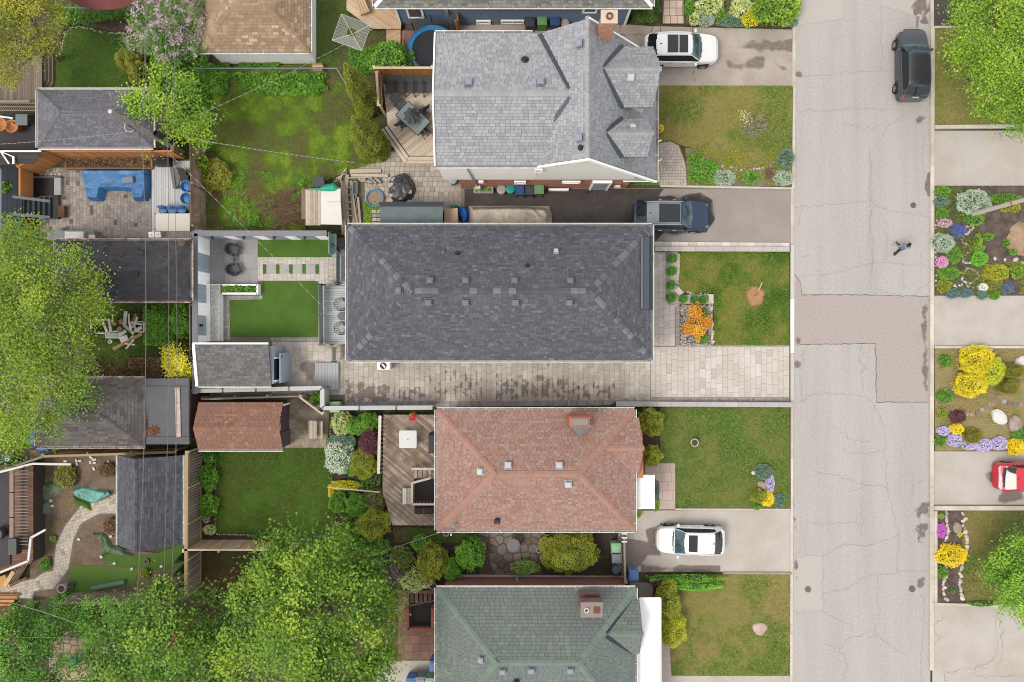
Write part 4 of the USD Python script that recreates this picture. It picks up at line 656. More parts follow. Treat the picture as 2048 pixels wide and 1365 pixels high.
def leaf_quads(mb,pts,size,rng,up=.6,tone=None,aspect=.7):
    """Leaf-sized folded quads at the points, facing mostly up."""
    n=len(pts);nn=rng.normal(0,1,(n,3));nn[:,2]=np.abs(nn[:,2])+up*2;nn/=np.linalg.norm(nn,axis=1,keepdims=True)
    a=np.cross(nn,rng.normal(0,1,(n,3)));a/=np.linalg.norm(a,axis=1,keepdims=True)+1e-9;b=np.cross(nn,a);s=size*rng.uniform(.6,1.3,(n,1))/2;w=s*aspect
    v=np.stack([pts-a*s,pts+b*w+nn*s*.25,pts+a*s,pts-b*w+nn*s*.25],1).reshape(-1,3)
    return mb.add(v,np.arange(4*n).reshape(-1,4),np.repeat(.5 if tone is None else np.broadcast_to(tone,(n,)),4)if tone is not None else.5)
M_rustl=mat('rusty_leaves',[(0,'7a4a30'),(1,'b5774e')],var=.1);heap('leaf_pile','small pile of rust brown leaves on the flat garage roof','leaf pile',308,862,2.47,.32,.3,260,M_rustl,.09,1);heap('leaf_pile','streak of rust brown leaves along the step between the garage roofs','leaf pile',291,850,2.52,.09,.8,200,M_rustl,.08,2)
def gable_ns(name,label,px_w,px_e,px_r,py_n,py_s,he,hr,m,wallm,seed,cat='shed',w=.3,e=.15,trim=None):
    """A small roof whose ridge runs north to south."""
    xw,xe,xr=P(px_w,0,he)[0],P(px_e,0,he)[0],P(px_r,0,hr)[0];yn,ys=P(0,py_n,he)[1],P(0,py_s,he)[1];o=((xw+xe)/2,(yn+ys)/2,0);t=thing(name,label,cat,o)
    A=lambda x,y,z:np.array([x,y,z]);F=[[A(xw,yn,he),A(xw,ys,he),A(xr,ys,hr),A(xr,yn,hr)],[A(xe,ys,he),A(xe,yn,he),A(xr,yn,hr),A(xr,ys,hr)]]
    roof(t,F,m,M_deck,w,e,seed,[(A(xr,yn,hr),A(xr,ys,hr),0,1)],limit=200,capw=.13);MB().prism(sg.box(xw+.25,ys+.25,xe-.25,yn-.25),-.1,he).build('wall',wallm,t)
    gutter(t,[(A(xe,ys,he),A(xe,yn,he)),(A(xw,yn,he),A(xw,ys,he))],trim or M_white,.1,.1,clips=1.0);return t
gable_ns('dark_shed','shed with slate grey gable roof between the curved path and tall fence',236,365,270.5,911,1090,2.2,3.75,mat('blue_slate_shingle',[(0,'505057'),(.5,'5e5e67'),(1,'6c6c76')],var=.08,scale=10),mat('grey_wall','8b8680'),15)
def gable_ew(name,label,px_w,px_e,py_n,py_s,py_r,he,hr,m,wallm,seed,over=.25,w=.3,e=.15):
    xw,xe=P(px_w,0,he)[0],P(px_e,0,he)[0];yn,ys,yr=P(0,py_n,he)[1],P(0,py_s,he)[1],P(0,py_r,hr)[1];t=thing(name,label,'shed',((xw+xe)/2,(yn+ys)/2,0));A=lambda x,y,z:np.array([x,y,z])
    F=[[A(xw,ys,he),A(xe,ys,he),A(xe,yr,hr),A(xw,yr,hr)],[A(xe,yn,he),A(xw,yn,he),A(xw,yr,hr),A(xe,yr,hr)]];roof(t,F,m,mat('rust_underlay','5c3d33'),w,e,seed,[(A(xw,yr,hr),A(xe,yr,hr),0,1)],limit=250,capw=.15)
    gp=sg.Polygon([(ys+over,-.1),(yn-over,-.1),(yn-over,he-.05),(yr,hr-.2),(ys+over,he-.05)]);mm=trimesh.creation.extrude_polygon(gp,xe-xw-2*over,engine='earcut')
    MB().mesh(mm,.5,[[0,0,1,xw+over],[1,0,0,0],[0,1,0,0],[0,0,0,1]]).build('wall',wallm,t);gutter(t,[(A(xw,ys,he),A(xe,ys,he))],M_white,.1,.1);return t,xe-over,yn,ys,yr
M_rsh=mat('rust_shingle',[(0,'8a6252'),(.5,'a07462'),(.8,'aa7e6a'),(1,'b48a78')],var=.12,scale=10,tint2='96705f',scale2=.6)
S1,xe,yn,ys,yr=gable_ew('rust_roof_shed','garden shed with reddish brown roof and dark plum end wall',397,566,805,900,857,2.2,2.95,M_rsh,mat('plum_wall','54424a',var=.06),16,.3)
MB().box((xe+.02,yr,2.1),(.06,.5,.4)).build('window',M_white,S1);MB().box((xe+.05,yr-.9,1.0),(.06,.95,1.9)).build('door',mat('plum_door','5c4a52'),S1);mb=MB()
for a,b in((ys+.25,ys+.25),(yn-.25,yn-.25)):mb.box((xe+.02,a,1.05),(.08,.1,2.1))
mb.build('corner_trim',M_white,S1)
c=PL([(393,686),(539,680),(544,774),(398,776)],2.35);S2=thing('grey_shed','shed with a sloping grey shingle roof and blue grey doors','shed',((c[0]+c[2])/2)*[1,1,0]);A=lambda p,z:np.array([p[0],p[1],z])
xa,xb,ya,yb_=c[:,0].min()+.05,c[:,0].max()-.1,c[0,1]-.1,c[2,1]+.03;q=lambda x,y,z:np.array([x,y,z]);M_g5=mat('weathered_shingle',[(0,'6a6666'),(.5,'787474'),(1,'868282')],var=.08,scale=14)
roof(S2,[[q(xa,yb_,2.2),q(xb,yb_,2.2),q(xb,ya,2.7),q(xa,ya,2.7)]],M_g5,M_deck,.32,.16,17,limit=250);mb=MB();mb.bar(q(xa-.1,ya+.06,2.72),q(xb,ya+.06,2.72),.1,.12);mb.bar(q(xa-.06,yb_,2.24),q(xa-.06,ya,2.72),.16,.12);mb.build('fascia',M_white,S2);gutter(S2,[(q(xa,yb_,2.2),q(xb,yb_,2.2))],M_trimw,.1,.1,clips=.5)
M_bg=mat('blue_grey_paint',(.22,.26,.31),var=.04,tv=.12);MB().prism(sg.box(xa+.15,yb_+.15,xb+.12,ya-.12),-.1,2.15).build('wall',M_bg,S2);xd=xb+.13
MB().box((xd,ya-1.55,1.05),(.06,1.35,1.95)).build('doorway',mat('dark_opening','22262a',var=.1),S2);MB().box((xd+.33,yb_+1.1,1.0),(.06,1.85,1.95),rz=.0).build('door',M_bg,S2);mb=MB()
for k in(0,1):mb.box((xd+.04,ya-.85-k*1.4,1.05),(.1,.09,2.0))
mb.build('door_frame',M_white,S2);MB().box((xd+.4,yb_+1.8,1.9),(.12,.12,.12)).build('wall_lamp',M_pipe,S2);MB().prism(sg.box(xd+.02,yb_-.1,xd+.5,ya+.1),-.05,.07).build('step',M_blockg,S2)
# small structures left of the dark roofed house
c=PL([(761,409),(886,409),(886,452),(761,452)],2.0);S3=thing('green_shed','lean-to shed with smooth grey green roof north of the charcoal roof','shed',c.mean(0)*[1,1,0]);c[2:,1]-=.5;c[:2,2]=2.25;c[2:,2]=1.95
MB().slab(ccw(c),.08).build('roof',mat('sage_roofing','78868a',var=.05,scale=3,tint2='6e7d7c',scale2=.6),S3);k=PL([(759,404),(887,404),(887,413),(759,413)],2.3);MB().slab(ccw(k),.1).build('roof_edge',mat('dark_edge','3f454b'),S3);MB().prism(sg.Polygon(c[:,:2]).buffer(-.12),0,1.85).build('wall',mat('shed_wall','7d7468'),S3)
MB().prism(sg.Polygon(PL([(889,418),(915,416),(915,452),(887,452)],1.2)[:,:2]),0,1.15).build('crate',mat('pine_board','d9bc9e',var=.12,scale=3),thing('pine_box','open pine board box between the green shed and blue tarp','box',P(902,434)))
M_drift=mat('driftwood',[(0,'b7a48f'),(1,'d9cab6')],var=.15,scale=5)
S4=thing('lumber_hut','low hut roofed with white boards and weathered planks at lawn corner','hut',P(648,415));cx=PL([(640,382),(680,380),(684,450),(640,449)],1.3);MB().slab(ccw(cx),.06).build('white_board',mat('white_sheet','f1ece6',var=.05,scale=3),S4);cx=PL([(655,378),(681,378),(681,403),(654,403)],1.38);MB().slab(ccw(cx),.04).build('white_board',mat('white_sheet','f1ece6'),S4)
for k in range(6):
    x=611+k*5;cx=PL([(x,380),(x+4.6,380),(x+4.8,451),(x+.3,451)],1.33);MB().slab(ccw(cx),.05,RNG.random()).build('plank',M_drift,S4)
MB().prism(sg.Polygon(PL([(614,386),(676,386),(678,445),(614,445)])[:,:2]),0,1.22).build('wall',mat('drift_wall','8c7a66',var=.2),S4)
# dark red roof peeking in at the top, lean-to awning on the left edge
RG=thing('red_awning','dark red canopy with curved front edge at the top of the photo','awning',P(208,-20));th=np.linspace(0,math.pi,12);c=P(205,-14,2.4);rim=np.array([[c[0]+2.3*math.cos(-t),c[1]-.95*math.sin(t),2.2]for t in th]);top=np.array([[c[0]+2.3*math.cos(-t)*.9,c[1]+1.5-.2*math.sin(t),2.9]for t in th])
for k in range(11):MB().slab(ccw(np.array([rim[k],rim[k+1],top[k+1],top[k]])),.04,RNG.random()).build('canopy_panel',mat('dark_red_canvas','7c4440',var=.08,tv=.12),RG)
for px in(140,268):MB().box(P(px,-12,0)+[0,0,1.1],(.1,.1,2.2)).build('post',M_white,RG)
LT=thing('dark_lean_to','dark lean-to roof with white edging at the left edge','shed',P(35,316));c=PL([(-60,303),(84,303),(66,328),(-60,328)],2.4)
for k in range(7):MB().slab(ccw(PL([(-60,304+k*3.4),(84-k*2.4,304+k*3.4),(84-(k+1)*2.4,307.1+k*3.4),(-60,307.1+k*3.4)],2.4-k*.03)),.05,RNG.random()).build('roof_board',mat('charcoal_board','4c4648',var=.1),LT)
mb=MB();mb.bar(P(-60,303,2.48),P(82,303,2.48),.08,.08);mb.bar(P(2,304,2.5),P(18,328,2.4),.07,.07);mb.bar(P(2,304,2.5),P(27,314,2.45),.05,.05);mb.bar(P(27,313,2.45),P(27,328,2.4),.1,.1);mb.build('white_edge',M_white,LT)
MB().box(P(-5,316,1.1)+[-.6,0,0],(3,.6,2.2)).build('wall',mat('dark_wall','3d3a3c'),LT)
# ---------------------------------------------------------------- fences, decks, stairs, planters
def fence(name,label,a,b,h,m,bw=.14,gap=.012,side=1,rails=2,post=2.4,cat='fence',top=None,pm=None,t=.025,group=None,lean=0,z0=0):
    """Upright boards from a to b (world xy), each a part; rails and posts on one side."""
    A,B=np.asarray(a,float)[:2],np.asarray(b,float)[:2];L=np.linalg.norm(B-A);d=(B-A)/L;s=np.array([-d[1],d[0]])*side;ang=math.atan2(d[1],d[0]);f=thing(name,label,cat,(*(A+B)/2,0),group=group);n=max(1,int(L/(bw+gap)));pm=pm or m;st=L/n
    for k in range(n):c=A+d*st*(k+.5);MB().box((*c,z0+(h-z0)/2+.02),(st-gap,t,h-z0-.04+RNG.uniform(-.015,.015)),ang,RNG.random()).build('board',m,f)
    for k in range(rails):zz=z0+.25+(h-z0-.45)*k/max(1,rails-1);MB().box((*((A+B)/2+s*(t/2+.026)),zz),(L,.05,.09),ang,RNG.random()).build('rail',pm,f)
    q=max(1,round(L/post))
    for k in range(q+1):c=A+d*L*k/q+s*(t/2+.1);MB().box((*c,h/2+.03),(.1,.1,h+.06),ang,RNG.random()).build('post',pm,f)
    if top:MB().box((*((A+B)/2),h+.03),(L+.1,top,.05),ang,.6).build('top_rail',pm,f)
    return f
M_oran=mat('orange_stain',[(0,'bd7a44'),(1,'d8955c')],var=.1,scale=6);M_brown=mat('brown_fence',[(0,'a08672'),(1,'bda28c')],var=.14,scale=6,tint2='84705f',scale2=1.2);M_greyw=mat('grey_wood',[(0,'8a7c6e'),(1,'aa9b8b')],var=.14,scale=6);M_tanw=mat('tan_wood',[(0,'a98d68'),(1,'c6aa82')],var=.12,scale=6)
M_cedar=mat('cedar_rail','d8b083',var=.12,scale=4);M_fg=mat('fence_grey',(.24,.27,.31),var=.04,tv=.08);M_fw=mat('fence_white',(.78,.77,.75),var=.03,tv=.06);M_fcap=mat('fence_cap','8e8d93',var=.05)
# grey and white striped privacy fence round the rear yard
def striped(name,label,a,b,segs,h=1.85,side=1,lampside=1):
    A,B=np.asarray(a)[:2],np.asarray(b)[:2];L=np.linalg.norm(B-A);d=(B-A)/L;s=np.array([-d[1],d[0]])*lampside;ang=math.atan2(d[1],d[0]);f=thing(name,label,'fence',(*((A+B)/2),0));x=0
    for w,grey in segs:
        w=min(w,L-x)
        if w<.05:break
        c=A+d*(x+w/2);n=max(1,round(w/.3))
        for k in range(n):cc=A+d*(x+w*(k+.5)/n);MB().box((*cc,h/2),(w/n-.006,.06 if grey else.075,h),ang,RNG.random()).build('panel_board',M_fg if grey else M_fw,f)
        if grey and w>1.2:l=c+s*.1;lm=MB().box((*l,1.55),(.12,.12,.1),ang).build('wall_lamp',M_pipe,f);MB().box((*(l+s*.03),1.48),(.16,.16,.05),ang).build('lamp_hood',M_pipe,lm)
        x+=w
    MB().box((*((A+B)/2-s*.1),h+.03),(L+.3,.34,.06),ang,.5).build('cap',M_fcap,f);MB().box((*((A+B)/2-s*.2),h/2-.02),(L,.12,h-.04),ang).build('backing',M_fcap,f);return f
xw,yn_=P(419,0)[0],P(0,479)[1]
striped('striped_fence','grey fence with white stripes and black lamps along the west of the turf yard',(xw,yn_-.06),(xw,P(0,779)[1]),[(1.0,0),(1.15,1),(.8,0),(1.15,1),(.8,0),(1.25,1),(.75,0),(1.25,1),(.75,0),(1.2,1),(2,0)],lampside=1)
striped('striped_fence','grey fence with white stripes along the north of the turf yard',(P(664,0)[0],yn_),(xw,yn_),[(.7,0),(1.25,1),(.65,0),(1.25,1),(.65,0),(1.25,1),(.65,0),(1.4,1),(.9,0)],lampside=1)
def plain(name,label,pts,h,m,capm,capw=.2,seg=2.3):
    f=thing(name,label,'fence',(*np.mean([p[:2]for p in pts],0),0))
    for a,b in zip(pts[:-1],pts[1:]):
        A,B=np.asarray(a)[:2],np.asarray(b)[:2];L=np.linalg.norm(B-A);d=(B-A)/L;ang=math.atan2(d[1],d[0]);n=max(1,round(L/seg))
        for k in range(n):
            c=A+d*L*(k+.5)/n;MB().box((*c,h/2),(L/n-.14,.05,h),ang,RNG.random()).build('panel',m,f);MB().box((*c,h+.03),(L/n-.1,capw,.05),ang,RNG.random()).build('cap',capm,f);e=A+d*L*k/n;MB().box((*e,h/2+.03),(.13,.13,h+.08),ang).build('post',M_fcap,f)
    return f
M_fpale=mat('fence_pale','c9c7c6',var=.04,tv=.1)
plain('panel_fence','pale grey panel fence stepping along the paver drive beside the shed and deck',[P(402,779),P(658,773),P(658,812),P(872,811)],1.6,M_fpale,M_fpale,.26)
# stained and weathered fences on the left
fence('stained_fence','orange stained board fence behind the long planter',P(132,319),P(372,319),1.95,M_oran,.19,.004,1,2,2.3,top=.12)
fence('stained_fence','short angled orange stained fence at the planter corner',P(78,349),P(131,320),1.95,M_oran,.19,.004,1,2,2.4,top=.1)
fence('stained_fence','orange stained fence along the left edge beside the dark stairs',P(-30,338),P(76,338),2.0,M_oran,.19,.004,1,2,2.4,top=.1)
fence('stained_fence','low orange stained board panel south of the dark stairs',P(62,437),P(62,480),.9,M_oran,.19,.004,1,2,1.4)
fence('board_fence','tall brown weathered fence between block patio and weedy lawn',P(411,300),P(413,463),2.25,M_brown,.17,.006,1,3,2.4)
fence('slat_fence','tall fence with spaced boards and tan top rail east of the dark shed',P(405,893),P(403,1168),2.2,M_greyw,.13,.05,1,2,2.4,top=.2,pm=M_tanw)
fence('slat_fence','weathered spaced board fence along the south of the turf garden',P(372,1184),P(150,1184),2.0,M_greyw,.12,.09,1,2,2.4,top=.14)
fence('lawn_fence','tan board fence with white cap south of the red shed lawn',P(398,1080),P(600,1080),2.2,mat('tan_fence',[(0,'a98c6c'),(1,'c6a985')],var=.12,scale=5),.2,.008,-1,2,2.6,top=.12,pm=mat('pale_cap','cfc0ac',var=.1))
fence('garden_fence','weathered rail fence running east from the brown garage',P(120,905),P(375,897),1.6,M_greyw,.14,.03,1,2,2.6,top=.14,pm=M_tanw)
fence('garden_fence','weathered fence slanting from the raised deck to the brown garage',P(-20,952),P(118,906),1.6,M_greyw,.14,.03,1,2,2.6,top=.14)
fence('yard_fence','narrow weathered fence at the edge of the junk pile yard',P(398,612),P(399,782),1.3,M_greyw,.14,.01,1,2,2.5,top=.08)
fence('narrow_fence','pale post and rail fence slanting behind the red roof shed',P(612,792),P(655,824),1.3,M_greyw,.2,.3,1,2,1.2,top=.1,pm=mat('pale_cap','cfc0ac'))
fence('low_fence','low pale fence between the red shed and striped yard',P(416,797),P(608,791),.9,M_greyw,.1,.6,1,2,2.4,top=.08,pm=mat('pale_cap','cfc0ac'))
fence('cedar_screen','golden cedar privacy screen along the north of the lounge chair deck',P(762,165),P(872,165),2.4,mat('golden_cedar',[(0,'b5793f'),(1,'cf9658')],var=.1,scale=5),.18,.004,1,2,2.0,top=.14,pm=mat('pale_cedar','e2c4a4',var=.08),z0=.5)
fence('cedar_screen','cedar screen with pale cap along the west of the lounge chair deck',P(768,232),P(765,168),2.0,mat('golden_cedar','b5793f'),.16,.02,-1,2,2.0,top=.14,pm=mat('pale_cedar','e2c4a4'),z0=.5)
fence('divider_board','single orange board divider beside the blue house wall',P(919,66),P(920,50),1.7,M_oran,.2,.004,1,2,1.0)
fence('bin_fence','slatted weathered fence next to the green bin and blue bin',P(1241,1064),P(1243,1150),1.5,M_greyw,.12,.12,1,2,2.6,top=.12)
def chain(name,label,pts,h=1.1):
    f=thing(name,label,'fence',pts[0]*[1,1,0]);M=mat('galvanised_wire','aab5b0',rough=.4,metallic=.3,var=.1)
    for a,b in zip(pts[:-1],pts[1:]):
        a,b=np.asarray(a),np.asarray(b);MB().tube(a+[0,0,h],b+[0,0,h],.03,n=6).build('top_rail',M,f);L=np.linalg.norm(b-a);n=int(L/2.2)+1
        for k in range(n+1):MB().tube(a+(b-a)*k/n,a+(b-a)*k/n+[0,0,h],.03,n=6).build('post',M,f)
        mb=MB();m=int(L/.16);d=(b-a)/L
        for k in range(m):
            for s in(1,-1):
                p=a+d*.16*k;q=p+d*h*.9*s;t_=np.clip([(p-a)@d,(q-a)@d],0,L)
                if t_[1]!=t_[0]:mb.add([a+d*t_[0]+[0,0,.05],a+d*t_[0]+[0,0,.062],a+d*t_[1]+[0,0,.05+abs(t_[1]-t_[0])],a+d*t_[1]+[0,0,.038+abs(t_[1]-t_[0])]],[[0,1,2,3]])
        mb.build('wire_mesh',M,f,kind='stuff')
chain('chain_fence','chain link fence along the north of the weedy lawn',[P(402,150),P(682,150),P(706,192)]);chain('chain_fence','chain link fence behind the bare soil bed at top left',[P(118,42),P(152,32),P(262,33)])
# decks
def deck(name,label,poly,z,m,bw,ang,cat='deck',skirt=None,rng=None,gap=.012,edge=None):
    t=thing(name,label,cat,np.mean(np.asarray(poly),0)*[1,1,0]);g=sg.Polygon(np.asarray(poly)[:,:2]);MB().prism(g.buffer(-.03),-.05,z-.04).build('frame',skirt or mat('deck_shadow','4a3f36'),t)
    paving(g,bw,[40.0],ang,z,m,t,'plank','short_planks',gap,rng or np.random.default_rng(21),260)
    if edge:
        q=np.asarray(poly);
        for i in edge:a,b=q[i],q[(i+1)%len(q)];MB().bar(np.array([*a[:2],z-.05]),np.array([*b[:2],z-.05]),.12,.16).build('edge_board',m,t)
    return t
M_dk1=mat('pale_deck',[(0,'d2b99f'),(.5,'e4cfb8'),(1,'efdfca')],var=.1,scale=5);M_dk2=mat('weathered_deck',[(0,'9a7f6e'),(.3,'b69d8a'),(.7,'cdb9a7'),(1,'dccdbe')],var=.22,scale=3,tint2='9a8372',scale2=1.1);M_dk3=mat('grey_deck',[(0,'d0cfcf'),(1,'e0dedd')],var=.05,scale=6);M_dk4=mat('brown_deck',[(0,'75665a'),(1,'988878')],var=.15,scale=6);M_dk5=mat('fresh_deck',[(0,'d5ad86'),(.5,'e2bf9b'),(1,'ecd3b5')],var=.08,scale=5)
deck('cedar_deck','pale cedar deck with diagonal planks holding the dark lounge chairs',PL([(767,168),(885,168),(885,312),(818,312),(775,250)],.55),.55,M_dk1,.14,math.radians(38));p1=PL([(818,313),(885,313),(885,322),(813,322)],.36);t=thing('deck_steps','two pale wooden steps wrapping the cedar deck corner','steps',p1.mean(0)*[1,1,0])
for k,(o,z)in enumerate(((0,.36),(7.5,.18))):
    for q in([(818-o*.5,313.5+o),(886,313.5+o),(886,320+o),(814-o*.5,320+o)],[(774-o,252+o*.6),(817-o*.5,313.5+o),(813-o*.5,319.5+o),(769-o,256+o*.6)]):MB().prism(sg.Polygon(PL(q,z)[:,:2]),0,z,RNG.random()).build('tread',M_dk1,t)
deck('diagonal_deck','weathered wooden deck with diagonal planks west of the salmon roof',PL([(767,830),(890,830),(890,1051),(785,1051),(765,985)],.6),.6,M_dk2,.135,math.radians(-40))
deck('composite_deck','pale grey composite deck strip beside the brown fence',PL([(303,322),(411,322),(411,478),(303,478)],.2),.2,M_dk3,.15,math.pi/2)
deck('white_deck','pale painted deck with glass rails behind the charcoal roof house',PL([(648,572),(700,572),(700,688),(648,688)],.5),.5,mat('white_deck_board',[(0,'cfd2d2'),(1,'dfe2e1')],var=.03),.14,0);deck('white_deck','narrow upper landing of the painted deck by the house corner',PL([(679,500),(700,500),(700,571),(679,571)],.5),.5,mat('white_deck_board','cfd2d2'),.14,0)
deck('grey_ramp','small grey plank platform beside the rear pavers',PL([(630,726),(677,726),(677,780),(630,780)],.2),.2,mat('ramp_board',[(0,'b3b4b6'),(1,'c4c4c6')],var=.05),.18,math.pi/2)
deck('brown_deck','brown weathered deck under the yellow green tree at left edge',PL([(-60,85),(84,85),(84,208),(-60,208)],.6),.6,M_dk4,.14,math.pi/2);t=thing('deck_steps','three angled brown steps from the brown deck down to the dark lawn','steps',P(95,140))
for k in range(3):z=.45-.14*k;x=84+k*7.5;MB().prism(sg.Polygon(PL([(x-7,104-k*4+6),(x+.5,112-k*4),(x+7,120-k*4),(x+7,160+k*3),(x-7,178+k*4)],z)[:,:2]),0,z,.4+k*.1).build('tread',M_dk4,t)
deck('fresh_deck','new pale wood deck with diagonal planks beside the blue house',PL([(693,-60),(802,-60),(802,58),(745,58),(693,20)],.4),.4,M_dk5,.14,math.radians(-35));deck('fresh_walkway','new wood walkway leading from the deck along the clothesline lawn',PL([(772,58),(801,58),(801,112),(774,112)],.2),.2,M_dk5,.14,math.radians(30))
bt=thing('deck_bench','long new wooden bench on the deck beside the blue house','bench',P(720,20));
for k in range(4):MB().bar(P(700+k*5,-30,.85),P(722+k*5,30-k*2,.85),.14,.04,RNG.random()).build('slat',M_dk5,bt)
MB().bar(P(704,-28,.6),P(727,28,.6),.4,.4).build('base',M_dk5,bt)
# stair well and rails in the weathered deck
M_pit=mat('stairwell_dark','3a322c',var=.2,scale=5);ST=thing('deck_stairs','stairwell with white handrails cut into the weathered deck','stairs',P(848,975));MB().prism(sg.Polygon(PL([(829,958),(890,958),(890,1013),(829,1013)],.6)[:,:2]),.55,.63).build('pit_floor',M_pit,ST)
for k in range(5):MB().box(P(831+k*9.5,947,.62)+[0,0,.03],(.22,.6,.06),tone=RNG.random()).build('tread',M_dk2,ST)
M_rail=mat('pale_rail','e3d8c9',var=.1,scale=4)
for a,b in(((823,938),(890,938)),((824,1009),(890,1009)),((824,965),(824,1009)),((826,966),(860,957))):
    A,B=P(*a,1.5),P(*b,1.5);r_=MB().bar(A,B,.12,.08).build('handrail',M_rail,ST);L=np.linalg.norm(B-A)
    for k in range(int(L/.22)+1):p=A+(B-A)*k*.22/L;MB().box(p-[0,0,.45],(.05,.05,.85)).build('baluster',M_dk2,r_)
bn=thing('deck_bench','small slatted bench beside the deck stairwell','bench',P(815,990))
for k in range(5):MB().box(P(807+k*3.6,993,1.0),(.1,1.0,.04),tone=RNG.random()).build('slat',M_rail,bn)
for py in(980,1006):MB().box(P(814,py,.8),(.5,.08,.4)).build('leg',M_dk2,bn)
WR=thing('deck_rail','pale weathered railing on the west side of the diagonal deck','railing',P(765,890));MB().bar(P(760,832,1.6),P(757,948,1.6),.18,.06).build('top_rail',M_rail,WR)
for k in range(14):MB().box(P(763,836+k*8.4,1.1),(.05,.05,.95)).build('baluster',M_dk2,WR)
pb=thing('deck_planter','dark two compartment planter box beside the stairwell','planter',P(848,1021));MB().box(P(848,1021,.75),(1.15,.4,.3)).build('box',mat('dark_planter','3a3436'),pb);MB().box(P(848,1021,.75)+[0,0,.14],(1.05,.32,.04)).build('soil',mat('dark_soil','4a3d34'),pb);MB().box(P(848,1021,.75)+[0,0,.15],(.05,.4,.06)).build('divider',mat('planter_rim','6a6466'),pb)
# sunken steps behind the green roof house
SW=thing('red_stairwell','rust red framed basement stairwell behind the green roof house','stairwell',P(848,1230));M_rr=mat('rust_paint','9a6555',var=.15,scale=5);MB().prism(sg.Polygon(PL([(818,1185),(880,1185),(880,1252),(818,1252)])[:,:2]),.03,.05).build('pit_floor',M_pit,SW)
for k in range(6):MB().box(P(824+k*9,1196,.1),(.2,.62,.06),tone=RNG.random()).build('tread',mat('dusky_tread','7d655a',var=.2),SW)
for a,b,w in(((815,1216),(815,1258),.22),((815,1258),(880,1258),.22),((818,1183),(880,1183),.18)):MB().bar(P(*a,.4),P(*b,.4),w,.3).build('curb',M_rr,SW)
MB().box(P(868,1232,.5),(.3,1.2,.8)).build('red_panel',mat('bright_rust','c46a4a',var=.1),SW);MB().bar(P(820,1212,.9),P(880,1198,.9),.07,.07).build('handrail',M_rr,SW)
# raised deck with slatted pergola on the left edge
RD=deck('raised_deck','raised dark deck with white rail at the left edge',PL([(-60,935),(66,928),(66,1120),(60,1128),(-60,1166)],1.2),1.2,mat('rust_board',[(0,'7d5b4a'),(1,'9c7461')],var=.15,scale=5),.14,0);M_rw=mat('white_rail','e9e4de',var=.05)
for a,b in(((-60,960),(65,928)),((65,928),(142,929)),((91,1060),(62,1076)),((62,1076),(57,1122)),((57,1122),(-60,1170))):MB().bar(P(*a,2.1),P(*b,2.1),.13,.09).build('top_rail',M_rw,RD)
for k in range(24):MB().box(P(28,942+k*6.4,1.7)+[.35,0,0],(1.1,.05,.06),tone=RNG.random()).build('slat',mat('grey_slat',[(0,'6f6a68'),(1,'98928e')],var=.1),RD)
for k in range(3):MB().box(P(24+k*0,960+k*50,1.75),(.24,1.6,.12)).build('beam',mat('beam_wood','a08674',var=.15),RD)
MB().prism(sg.Polygon(PL([(-60,945),(20,938),(20,1130),(-60,1150)],1.3)[:,:2]),1.22,1.3).build('dark_mat',mat('dark_mat','4e464a',var=.15),RD);MB().lathe([(.01,1.9),(.33,1.85),(.38,1.6),(.3,1.35),(.2,1.3)],P(2,1066,1.5)*[1,1,0],16).build('grill',M_pipe,RD);MB().box(P(30,1092,1.7),(.5,1.0,.5)).build('black_box',M_pipe,RD)
SS=thing('timber_steps','new timber stairs at the corner of the raised deck','stairs',P(28,1150))
for k in range(5):c=P(18+k*6,1158-k*3.5,.9-k*.16);MB().box(c,(.24,1.1,.05),-.55,RNG.random()).build('tread',M_dk5,SS)
for k in(-1,1):MB().bar(P(12+k*6,1158+k*14,.95),P(45+k*6,1142+k*14,.15),.06,.25).build('stringer',M_dk5,SS)
MB().prism(sg.Polygon(PL([(-60,1175),(10,1150),(20,1175),(-60,1178)],.9)[:,:2]),0,.9).build('landing',mat('gold_ply','d2a360',var=.08),SS)
TP=thing('timber_stack','stack of orange brown timbers at the left edge below the path','lumber',P(15,1195))
for k in range(6):MB().bar(P(-60,1189+k*4,.15+.1*(k%2)),P(38-k*3,1190+k*4,.15+.1*(k%2)),.13,.1,RNG.random()).build('timber',mat('fresh_timber',[(0,'b87f52'),(1,'d6a878')],var=.1),TP)
for k in range(8):MB().bar(P(-60,1214+k*2.2,.3),P(30-k,1214+k*2.6,.3),.06,.06,RNG.random()).build('rail',mat('rust_rail','7a4c38',var=.2),TP)
# dark stairs and hot tub corner on the left
DS=thing('dark_stairs','charcoal stairs with grey handrails at the left edge','stairs',P(72,415));M_ds=mat('charcoal_step','3f4246',var=.1)
for k in range(7):MB().box(P(44+k*10.5,416,1.1-k*.15),(.3,1.35,.06),tone=RNG.random()).build('tread',M_ds,DS)
for y,y2 in((394,403),(429,435)):MB().bar(P(25,y,2.0),P(100,y2,1.2),.16,.08).build('handrail',mat('grey_handrail','7c7f88',rough=.5),DS);MB().bar(P(25,y+2,1.0),P(100,y2+2,.2),.06,.3).build('stringer',M_ds,DS)
MB().box(P(114,415,.12),(.35,1.5,.24)).build('bottom_step',M_ds,DS);MB().box(P(126,424,.2),(.4,.7,.4)).build('brown_box',mat('brown_box','6e4a32',var=.1),DS)
DD=thing('dark_terrace','dark painted terrace with string lights at the left edge','deck',P(20,400));
for k in range(9):MB().box(P(-40+k*10,400,1.15),(.33,4.6,.08),tone=RNG.random()).build('plank',mat('navy_plank','333a42',var=.12),DD)
MB().box(P(52,364,.9),(.12,2.0,1.2)).build('orange_post',M_oran,DD);MB().bar(P(2,338,1.9),P(2,480,1.9),.08,.05).build('cable_rail',mat('grey_handrail','7c7f88'),DD)
